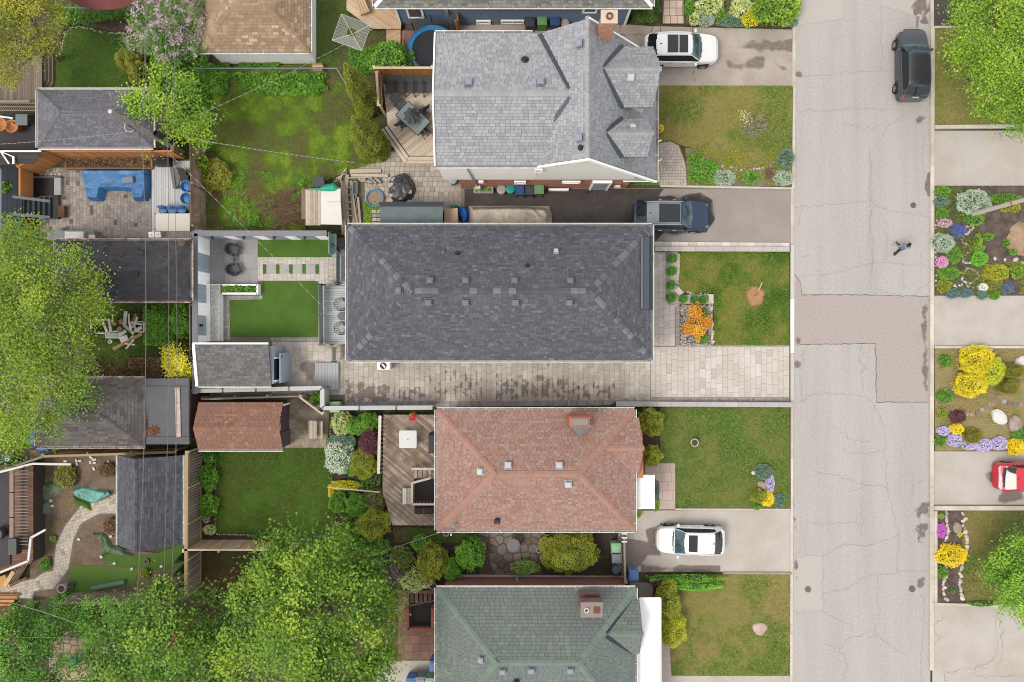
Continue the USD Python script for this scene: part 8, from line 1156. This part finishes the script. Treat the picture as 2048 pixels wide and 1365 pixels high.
mt=thing('long_planter','dark oblong tray beside the lumber','tray',P(712,378));MB().prism(sg.LineString(PL([(712,370),(712,388)])[:,:2]).buffer(.16),0,.3).build('tray',mat('tray_grey','4e535c',rough=.4),mt);MB().prism(sg.LineString(PL([(712,370),(712,388)])[:,:2]).buffer(.16).difference(sg.LineString(PL([(712,370),(712,388)])[:,:2]).buffer(.12)),.29,.34).build('rim',mat('tray_rim','b4aca4'),mt)
# lumber and junk
def lumber(label,rows,m,z=.1,name='lumber_pile',cat='lumber'):
    t=thing(name,label,cat,P(*rows[0][0]))
    for i,(a,b,w)in enumerate(rows):MB().bar(P(*a,z+.05*(i%3)),P(*b,z+.05*(i%3)),w,.09,RNG.random()).build('plank',m,t)
lumber('pale planks stacked beside the board hut',[((691,340),(697,458),.16),((696,350),(689,470),.12),((684,362),(692,480),.16),((702,362),(708,448),.18),((706,390),(714,448),.1),((715,395),(720,448),.2),((689,345),(690,440),.1),((680,375),(686,470),.14),((711,380),(717,446),.08)],M_drift);lumber('short crosspieces of a ladder like frame in the lumber',[((692,376),(702,376),.06),((692,390),(702,391),.06),((692,404),(703,405),.06),((692,418),(704,419),.06),((694,431),(704,432),.06)],M_drift,.25);lumber('long pale beams lying on the north edge of the tile patio',[((700,343),(762,342),.24),((702,351),(776,352),.18),((690,357),(744,355),.07)],M_drift,.12)
lumber('weathered sticks leaning at the lawn edge of the patio',[((676,362),(692,338),.08),((672,358),(690,348),.06),((680,366),(686,344),.05),((668,364),(684,358),.05)],M_drift,.3);cb=thing('broken_pavers','row of tipped broken pavers near the long beams','rubble',P(740,362))
for k in range(9):MB().box(P(722+k*4.6,361+4*RNG.random(),.14),(.09,.32,.28),.5+RNG.random()*.5,RNG.random()).build('paver',M_tile,cb)
ps=thing('paver_stack','short stacks of pavers beside the green shed','pavers',P(752,435))
for k in range(8):MB().box(P(748+(k%2)*9+RNG.random()*2,424+(k//2)*8,.12),(.26,.2,.2+.06*RNG.random()),RNG.random()*.2,RNG.random()).build('paver',M_tile,ps)
M_jw=mat('white_scrap',[(0,'cfc6bc'),(1,'f2ece6')],var=.1,scale=4);M_jb=mat('bare_scrap',[(0,'a07850'),(1,'c8a070')],var=.15,scale=4);r_=np.random.default_rng(31)
def scrap(name,label,a,b,w,m,z):return one(name,MB().bar(P(*a,z),P(*b,z+.05),w,.06,r_.random()),m,label,'board')
jk=[((252,623),(249,650),.22,0),((248,650),(268,668),.2,0),((268,673),(232,697),.18,0),((284,668),(226,699),.2,1),((274,634),(266,656),.2,0),((272,628),(262,650),.14,1),((284,655),(270,662),.22,0),((218,640),(222,664),.16,0),((206,645),(214,664),.14,0),((240,640),(243,648),.25,1),((225,645),(232,650),.2,1),((258,642),(262,660),.12,0),((270,690),(250,688),.08,0),((252,698),(268,680),.1,0),((226,630),(224,645),.07,0),((258,628),(258,645),.1,0),((252,662),(238,672),.2,0),((285,650),(262,645),.1,0),((236,655),(242,662),.3,1)]
J=thing('scrap_pile','pile of discarded white boards and frames on the grass','scrap pile',P(245,662))
for i,(a,b,w,m)in enumerate(jk):MB().bar(P(*a,.3+.03*i),P(*b,.32+.03*i),w,.05,r_.random()).build('board',M_jb if m else M_jw,J)
for(x0,y0,x1,y1)in((182,640,220,667),(212,663,240,676),(270,644,288,664)):
    f=MB();q=PL([(x0,y0),(x1,y0),(x1,y1),(x0,y1)],.45)
    for a,b in zip(q,np.roll(q,-1,0)):f.bar(a,b,.07,.06)
    f.build('frame',M_jw,J)
MB().box(P(248,678,.5),(.5,.38,.1),.4).build('white_panel',M_jw,J);MB().lathe([(.01,.3),(.1,.3),(.12,.42),(.14,.42)],P(227,684),14).build('bowl',M_offw,J);MB().box(P(226,670,.42),(.8,.3,.04)).build('glass_pane',mat('grey_pane','b0bab4',rough=.1),J)
bs_=thing('loose_bricks','scatter of pale loose bricks on the garden soil','bricks',P(178,925))
for(x,y)in((182,915),(186,919),(181,925),(189,926),(190,920),(188,938),(153,922),(160,922),(154,929),(217,924),(220,928),(233,905),(131,923)):MB().box(P(x,y,.05),(.2,.12,.09),r_.random()*3,r_.random()).build('brick',M_blockw,bs_)
for(x,y)in((222,1073),(158,1079),(203,1114),(229,1127),(264,1138),(323,1133),(102,1002),(105,1012)):one('loose_block',MB().box(P(x,y,.06),(.18,.14,.12),r_.random()*3),M_blockw,{222:'pale block beside the grey turf backing',158:'pale block on the soil inside the path bend',203:'pale block at the west tip of the loose turf',229:'pale block at the middle edge of the loose turf',264:'pale block at the south edge of the loose turf',323:'pale block near the cypresses on the turf edge',102:'pale stone on soil beside the turf backing heap',105:'second pale stone south of the backing heap'}[x],'block')
# left patio odds and ends
sg_=thing('outdoor_kitchen','stainless outdoor grill counter along the dark garage wall','grill',P(150,474));MB().box(P(150,473,.45),(3.0,.6,.9)).build('counter',mat('grey_counter','8a8a8c',var=.05),sg_);MB().box(P(151,472,1.0),(1.3,.55,.3),taper=.9).build('hood',mat('stainless','cfccc6',rough=.3,metallic=.7),sg_);MB().bar(P(141,466,1.1),P(160,466,1.1),.04,.04).build('hood_handle',M_chrome,sg_)
for x in(107,165):MB().lathe([(.01,.93),(.12,.93),(.15,.95),(.15,.91)],P(x,474),16).build('burner',M_trim,sg_)
MB().box(P(184,475,.93),(.4,.3,.04)).build('white_tray',M_offw,sg_)
bgr=thing('black_grill','black rectangular grill cart below the stained fence','grill',P(327,326));MB().box(P(327,326,.45),(.9,.45,.8)).build('cart',M_trim,bgr);MB().box(P(327,326,.95),(.85,.42,.2),taper=.85).build('lid',mat('black_lid','1f2022',rough=.3),bgr);MB().lathe([(.12,.9),(.12,2.3),(.1,2.32)],P(336,316),12).build('flue_pipe',mat('dark_flue','3e3f42',rough=.4),bgr)
wtb=thing('long_table','long cream topped table on the grey composite deck','table',P(352,446,.2));MB().box(P(346,445,.95),(2.15,1.1,.05)).build('tabletop',mat('cream_top','eee4d6',var=.04),wtb)
for a in(-1,1):
    for b in(-1,1):MB().box(P(346,445,.55)+[a*.98,b*.48,0],(.08,.08,.75)).build('leg',M_greyw,wtb)
for i,x in enumerate((334,353,371)):
    t=thing('blue_chair',['western','middle','eastern'][i]+' blue padded chair tucked against the long cream table','chair',P(x,424,.2));c=P(x,424,.2);MB().mesh(trimesh.creation.icosphere(2).apply_scale([.3,.24,.1]).apply_translation(c+[0,0,.5])).build('seat',M_btarp,t,smooth=True);MB().mesh(trimesh.creation.icosphere(2).apply_scale([.3,.1,.28]).apply_translation(c+[0,.18,.7])).build('backrest',M_btarp,t,smooth=True);MB().lathe([(.22,.0),(.03,.05),(.03,.42)],c,10).build('base',M_trim,t)
for i,y in enumerate((378,402)):t=thing('blue_chair',['upper','lower'][i]+' blue round chair against the brown fence','chair',P(381,y,.2));c=P(383,y,.2);MB().mesh(trimesh.creation.icosphere(2).apply_scale([.32,.34,.16]).apply_translation(c+[0,0,.5])).build('seat',M_btarp,t,smooth=True);MB().lathe([(.25,0),(.04,.06),(.04,.4)],c,10).build('base',M_trim,t);MB().lathe([(.28,.55),(.38,.8),(.34,.8),(.25,.6)],c,18).build('back_rim',M_btarp,t)
ck=thing('folded_lounger','grey angular covered lounger on the composite deck','lounger',P(348,355,.2));g=PL([(341,335),(352,336),(361,345),(362,356),(355,375),(346,376)],.6)
MB().prism(sg.Polygon(g[:,:2]),.22,.62).build('cover',mat('taupe_cover','857a76',var=.08),ck);MB().bar(P(343,336,.66),P(349,376,.66),.18,.06).build('fold',mat('taupe_cover','857a76'),ck)
for n,l,x,y,s,m,c_ in(('plastic_crate','black crate at the brown fence on the composite deck',366,345,(.4,.35,.5),M_trim,'crate'),('plastic_crate','lower black crate at the brown fence on the composite deck',370,357,(.4,.4,.6),M_trim,'crate'),('pale_tote','pale blue folded bag near the black crates',363,363,(.28,.42,.3),mat('pale_blue','b8d4e4'),'bag')):
    t=thing(n,l,c_,P(x,y,.2));MB().box(P(x,y,.2+s[2]/2),s).build('body',m,t);MB().box(P(x,y,.22+s[2]),(s[0]*1.05,s[1]*1.05,.04)).build('rim',m,t)
for i,x in enumerate((310,323)):t=thing('white_stool',['western','eastern'][i]+' white plastic stool below the cream table','stool',P(x,471,.2));c=P(x,472,.2);MB().box(c+[0,0,.45],(.36,.36,.05),.1).build('seat',M_white,t);[MB().tube(c+[a*.13,b*.13,.43],c+[a*.18,b*.18,0],.025,n=5).build('leg',M_white,t)for a in(-1,1)for b in(-1,1)];MB().box(c+[0,0,.478],(.12,.04,.006)).build('grip_hole',B_gy,t)
for i,(x,y)in enumerate(((16,256),(38,259))):t=thing('orange_chair',['left','right'][i]+' orange bowl shaped chair on the dark terrace by the grey garage','chair',P(x,y));c=P(x,y);MB().lathe([(.01,.3),(.2,.34),(.36,.5),(.42,.7),(.38,.7),(.3,.52),(.01,.36)],c,18).build('bowl',mat('orange_shell','d8905c',var=.12,scale=4),t);MB().lathe([(.25,0),(.2,.3),(.15,.32)],c,10).build('base',mat('red_base','b0503c'),t)
gq=thing('grey_table','square grey table beside the orange chairs','table',P(43,240));MB().box(P(43,240,.7),(.75,.7,.05)).build('tabletop',mat('slate_top','808488'),gq);[MB().box(P(43,240,.35)+[a*.3,b*.28,0],(.06,.06,.7)).build('leg',M_trim,gq)for a in(-1,1)for b in(-1,1)]
tl=thing('trellis','weathered lattice panel below the brown deck','trellis',P(25,214));mb=MB()
for k in range(26):mb.bar(P(-30+k*4,205,1.0),P(-18+k*4,222,.95),.03,.03)
for k in range(3):mb.bar(P(-30,206+k*7.5,1.02),P(72,207+k*7.5,1.02),.05,.04)
mb.build('lattice',M_greyw,tl);MB().bar(P(-30,204,1.1),P(60,203,1.1),.16,.06).build('top_rail',M_greyw,tl);structure('dark_paving',MB().prism(pg([(-60,226),(76,226),(76,302),(-60,302)]),-.2,.02),mat('dark_paving','4a4446',var=.15,scale=5));one('white_pipe',MB().tube(P(-10,232,.4),P(26,237,.4),.06,n=8),M_white,'white pipe lying near the grey table at left edge','pipe')
mg=thing('side_gate','white H shaped bracket posts on the slatted fence end','bracket',P(1246,1075))
for k in range(3):MB().bar(P(1243,1068+k*8,1.6),P(1254,1068+k*8,1.6),.05,.05).build('bracket',M_white,mg)
ft=thing('mesh_table','round dark mesh table on the flagstone yard','table',P(1028,1088));c=P(1026.5,1085);MB().lathe([(.01,.7),(.36,.7),(.42,.69),(.42,.66),(.36,.67)],c,28).build('tabletop',mat('mesh_top2','85858a',var=.25,scale=40),ft);MB().lathe([(.3,0),(.05,.05),(.04,.66)],c,12).build('pedestal',M_trim,ft)
pc=thing('patio_lounger','black framed lounge chair on the flagstone patio in the corner','lounge chair',P(108,1330));MB().box(P(107,1325,.4),(.55,.6,.05)).build('seat',mat('pale_sling','b8aca0'),pc);MB().box(P(107,1340,.55),(.55,.5,.05)).build('backrest',mat('pale_sling','b8aca0'),pc);MB().path(PL([(100,1342),(113,1330),(128,1328)],.65),.03,6).path(PL([(112,1318),(114,1345)],.6),.03,6).build('frame',M_trim,pc);one('green_box',MB().box(P(150,1322,.3),(.45,.5,.6),.2),mat('teal_box','3a9c80',var=.06),'teal green box under the dark maple edge','box');rt=thing('red_toy','red and orange toy at the bottom edge left of the maple','toy',P(90,1358));MB().box(P(87,1357,.3),(.5,.35,.5),.2,taper=.8).build('body',mat('toy_red','c83838'),rt);MB().box(P(97,1356,.2),(.3,.4,.4),.1).build('side',mat('toy_orange','d89858'),rt)
for i,(x,y,h)in enumerate(((318,1250,6.8),(350,1276,7.4),(346,1288,7.0))):leaf_quads(mb:=MB(),P(x,y,h)+r_.normal(0,.09,(12,3)),.1,r_,.5,r_.random(12));mb.build('red_blossom',F_red,'/World/maple_tree_001')
fb=thing('fire_box','fallen tan wooden box at the tan garage corner','box',P(636,142));MB().box(P(636,138,.3),(.65,.5,.5)).build('body',M_jb,fb);MB().box(P(636,133,.57),(.65,.12,.06)).build('lip',M_drift,fb);shl=thing('green_planter_box','concrete trough with small green plants by the brick wall','planter',P(967,379));MB().box(P(967,380,.2),(1.25,.45,.4)).build('trough',M_blockg,shl);leaf_quads(mb:=MB(),P(967,380,.45)+r_.uniform(-1,1,(140,3))*[.5,.13,.04],.1,r_,.5,r_.random(140));mb.build('plants',L_green,shl)
one('door_mat',MB().box(P(1178,384,.05),(.32,.14,.06),.2),M_trim,'small dark object dropped on the blackish asphalt drive','object');drape(el(777,47,7,6),lambda x,y,d:.3,M_stone_w,'garden_stone',wr=.02,edge=.12,cell=.04,label='squat stone pot at the blue house corner',cat='stone')
# stones
def stone(label,px,py,rx,ry,m,seed,h=.5,name='boulder',cat='boulder'):
    one(name,lump(P(px,py,rx/PPM*h*.3),rx/PPM,seed,h,.2,sub=3),m,label,cat,smooth=True)
M_wst=mat('white_quartz','ece6e2',var=.08,scale=4);M_bst=mat('beige_rock','b8a698',var=.2,scale=5,tint2='a08e82',scale2=2)
stone('white oval boulder in the dry garden',1998,834,16,10,M_wst,1);stone('tan ridged boulder in the dry garden',2030,850,17,14,M_bst,2);stone('pale boulder at the right edge above the conifers',2042,727,14,9,M_wst,3);stone('white stone at the north of the lawn island bed',1508,946,5,6,M_wst,4);stone('beige boulder in the middle of the lawn island bed',1526,971,10,9,M_bst,5);stone('large beige stone in the stone edged bed',1915,1057,10,7,M_bst,6);stone('grey stone slab on the patchy lawn',1440,1260,6,7,mat('grey_slab_stone','b4aaae'),7,.15);stone('pink beige stone beside the yellow cushion',1925,862,6,7,M_bst,8);stone('white stone by the long drift of golden flowers',1570,40,5,4,M_wst,9)
for i,(x,y,s)in enumerate(((1990,518,3.5),(2010,520,3),(2031,520,5),(2046,526,4))):stone(['first','second','third, largest','fourth'][i]+' pale stone of the row on dark mulch, counted from the left',x,y,s,s,M_stone_w,10+i)
def edging(label,pts,n,s,m,seed,jit=2.0):
    t=thing('stone_edging',label,'stone edging',P(*pts[0]));r=np.random.default_rng(seed);ln=sg.LineString(pts)
    for k in range(n):q=ln.interpolate((k+.5)/n,normalized=True);z=s*r.uniform(.6,1.3);lump(P(q.x+r.normal(0,jit*.4),q.y+r.normal(0,jit*.4),z/PPM*.3),z/PPM,seed*50+k,.55,tone=r.random(),sub=1).build('stone',m,t)
edging('curved row of pale stones around the dark lawn',[(108,120),(122,105),(127,80),(131,64),(142,56),(163,55),(185,60),(205,66),(250,68)],62,1.6,M_stone_w,1);edging('double row of white stones along the kerb bed, west row',[(1893,1022),(1894,1050),(1896,1062),(1890,1085)],16,3,M_stone_w,2);edging('row of pale stones between flower bed and right lawn',[(1928,1023),(1926,1050),(1932,1068),(1934,1092),(1925,1130),(1921,1150),(1921,1185),(1925,1203)],30,4,M_stone_w,3,3);edging('white stones down the middle of the southern bed',[(1892,1130),(1890,1160),(1887,1185),(1895,1203)],14,3.2,M_stone_w,4,3);edging('white stone ring in the rock garden, lower',[(1928,545),(1923,558),(1930,566),(1945,567),(1957,553),(1952,541),(1938,537),(1928,545)],26,2.4,M_wst,5);edging('white stone arc in the rock garden, middle',[(1905,488),(1898,500),(1896,512),(1902,520)],14,2.2,M_wst,6);edging('white stone ring in the rock garden, upper',[(1922,478),(1928,488),(1940,494),(1941,504),(1925,512),(1928,526),(1942,527)],22,2.2,M_wst,7);edging('pale stones beside the violet blue flowers',[(1928,458),(1938,452),(1948,450),(1940,466),(1926,472)],14,2.6,M_stone_w,8,3);edging('white stones along the kerb of the rock garden',[(1871,380),(1876,420),(1873,460),(1872,500),(1874,545),(1874,585)],22,2.4,M_stone_w,9,3);edging('white stones at the foot of the rock garden',[(1893,556),(1904,570),(1912,575),(1930,570),(1948,577)],10,3,M_wst,10,3);edging('pale edge stones of the gravel bed at the lush lawn',[(1358,510),(1356,535),(1353,560),(1362,580),(1385,588),(1424,590)],26,2.4,M_stone_w,11);edging('pale edge stones of the stone bed at the lush lawn',[(1424,592),(1424,640),(1426,690)],20,2.6,M_stone_w,12);edging('small stones along the dormer house bed',[(1446,331),(1480,338),(1510,340),(1540,332),(1556,318),(1562,304)],20,2.0,M_stone_w,13,3);edging('pale stones along the back lawn south edge',[(432,1069),(470,1070),(520,1071),(564,1072)],30,1.5,M_stone_w,14,.5);edging('pale stones along the back lawn west edge',[(431,905),(431,990),(430,1065)],34,1.5,M_stone_w,15,.5)
q=MB();r_=np.random.default_rng(44)
for k in range(1500):
    x,y=1361+r_.random()*64,610+r_.random()*81;m_=lump(P(x,y,.035),r_.uniform(.03,.07),k,.6,sub=0,tone=r_.random());q.add(m_.v[0],m_.f[0],m_.t[0])
q.build('river_stones',mat('river_stone',[(0,'6a6460'),(.4,'9c9690'),(1,'e0d8d0')],var=.1),'/World',label='grey and white river stones of the bed around the orange maple',kind='stuff');one('corner_stone',MB().prism(pg([(1348,582),(1356,574),(1367,586),(1358,593)]),0,.12),M_stone_w,'pale flat corner stone of the gravel bed','stone');one('corner_stone',MB().prism(pg([(1416,589),(1426,589),(1426,604),(1416,604)]),0,.12),M_stone_w,'pale flat end stone of the gravel bed by the lawn','stone')
st=thing('stepping_stones','curving row of small red and grey slabs in the dry garden','stepping stones',P(1950,815))
for i,(x,y,a)in enumerate([(1896,816,0),(1905,820,.1),(1932,829,0),(1943,829,.1),(1955,826,.2),(1964,820,.3),(1973,813,.5),(1982,809,.5),(1990,802,.6),(1999,795,.5),(2008,803,-.3),(2018,806,-.2),(2030,809,0),(2041,810,0),(2006,850,.1)]):MB().box(P(x,y,.03),(.3,.26,.06),a,RNG.random()).build('slab',mat('red_step','b08a7c',var=.1)if i%2 else mat('grey_step','9a9a9c',var=.1),st)
# poles and wires
up=thing('utility_pole','tall leaning looking grey wooden utility pole with cables','utility pole',P(365,306));c=P(365,306);H_=8.3;MB().tube(c,c+[0,0,H_],.17,.12,14).build('pole',mat('pole_wood','a39a90',var=.2,scale=6),up);MB().tube(c+[0,0,H_],c+[0,0,H_+.02],.12,.1,12).build('pole_top',mat('split_wood','e0d0be',var=.3,scale=20),up)
MB().bar(c+[-.5,.1,6.1],c+[.5,.1,6.1],.1,.12).build('crossarm',M_barkg,up);MB().lathe([(.16,3.2),(.18,3.3),(.18,4.0),(.1,4.1)],c+[.3,.1,0],14).build('junction_can',M_trim,up);MB().box(c+[-.3,.15,5.6],(.3,.25,.4)).build('terminal_box',M_trim,up);mb=MB();a=np.linspace(0,5.5,16);mb.path([c+[-.55+.32*math.cos(q),.1+.32*math.sin(q),5.2+.03*q]for q in a],.02,5);mb.build('cable_coil',M_offw,up)
for k in range(4):MB().box(c+[.0,.0,6.6+.3*k],(.26,.05,.05),.5).build('step_iron',M_chrome,up)
M_wir=mat('cable','8a8680',var=.1,rough=.5);M_wir2=mat('twisted_cable',[(0,'86807a'),(1,'c8c3bc')],var=.05)
def wire(name,label,a,b,ha,hb,r=.014,sag=.5,twist=False,end_px=True):
    A,B=P(*a,ha),P(*b,hb);n=60;s=np.linspace(0,1,n)[:,None];p=A+(B-A)*s-np.array([0,0,1.0])*sag*4*s*(1-s);mb=MB()
    for i in range(n-1):mb.tube(p[i],p[i+1],r,n=4,cap=False,tone=(i%2)if twist else.5)
    one(name,mb,M_wir2 if twist else M_wir,label,'cable')
wire('overhead_cable','westernmost overhead cable running the full height of the photo',(291,-20),(283,240),6.0,5.8,sag=.1);wire('overhead_cable','westernmost overhead cable continuing south past the junk pile',(283,240),(274,1200),5.8,6.3,.02,sag=.7);wire('overhead_cable','second overhead cable close beside the westernmost one',(294,-20),(286,245),6.05,5.9,sag=.1);wire('overhead_cable','middle overhead cable crossing the dark garage',(328,-20),(327,1180),5.4,5.4,.015,sag=.6);wire('overhead_cable','eastern overhead cable crossing the flat garage roof',(348,-20),(346,300),5.0,4.8,sag=.1);wire('overhead_cable','eastern overhead cable continuing over the dark shed',(346,300),(342,1190),4.8,5.2,.016,sag=.6)
wire('service_wire','twisted service wire from the pole to the left edge',(268,262),(-20,290),5.6,5.0,.013,.25,True);wire('service_wire','twisted service wire over the weedy lawn toward the blue house',(392,232),(750,55),5.0,3.4,.013,.35,True);wire('service_wire','thin twisted wire across the weedy lawn to the cedar',(400,281),(712,326),4.8,3.0,.018,.3,True);wire('service_wire','twisted service wire from the pole to the charcoal roof house',(330,300),(692,662),5.0,3.2,.013,.4,True);wire('service_wire','service wire from the lime maple to the salmon house corner',(735,1115),(905,1058),4.0,3.4,.013,.15,True);wire('service_wire','twisted wire between the two southern maples',(370,1265),(520,1200),5.2,5.0,.02,.1,True);wire('service_wire','twisted wire over the bottom left garden',(18,1205),(150,1247),4.0,4.2,.02,.1,True);wire('service_wire','thin wire crossing the bottom left corner tree',(-20,1277),(150,1277),4.6,4.6,.016,.1)
mst=thing('service_mast','white service mast on the salmon roof corner','mast',P(912,1056));MB().tube(P(905,1060,2.6),P(905,1060,2.6)+[0,0,1.2],.05,n=8).build('mast',M_offw,mst);MB().box(P(907,1052,3.8),(.16,.16,.2)).build('cap',B_gy,mst)
lp=thing('street_lamp','tall pale concrete pole rising from the rock garden','street pole',P(1940,430));c=P(1940,430);MB().tube(c,c+[0,0,9.0],.15,.1,14).build('pole',mat('pale_pole','d9d0c2',var=.08,scale=5),lp);MB().lathe([(.19,0),(.19,.25),(.14,.3)],c,14).build('base',M_blockg,lp);MB().tube(c+[0,0,3.9],c+[0,0,3.98],.152,.152,14).build('red_band',mat('red_band','b8605a'),lp)
wp=thing('white_rail_pole','long pale pole propped over the golden flowers','pole',P(711,975));MB().tube(P(655,975,.8),P(760,985,.9),.04,n=6).build('pole',M_rail,wp);MB().tube(P(735,983,.0),P(735,983,.88),.03,n=6).build('post',M_greyw,wp)
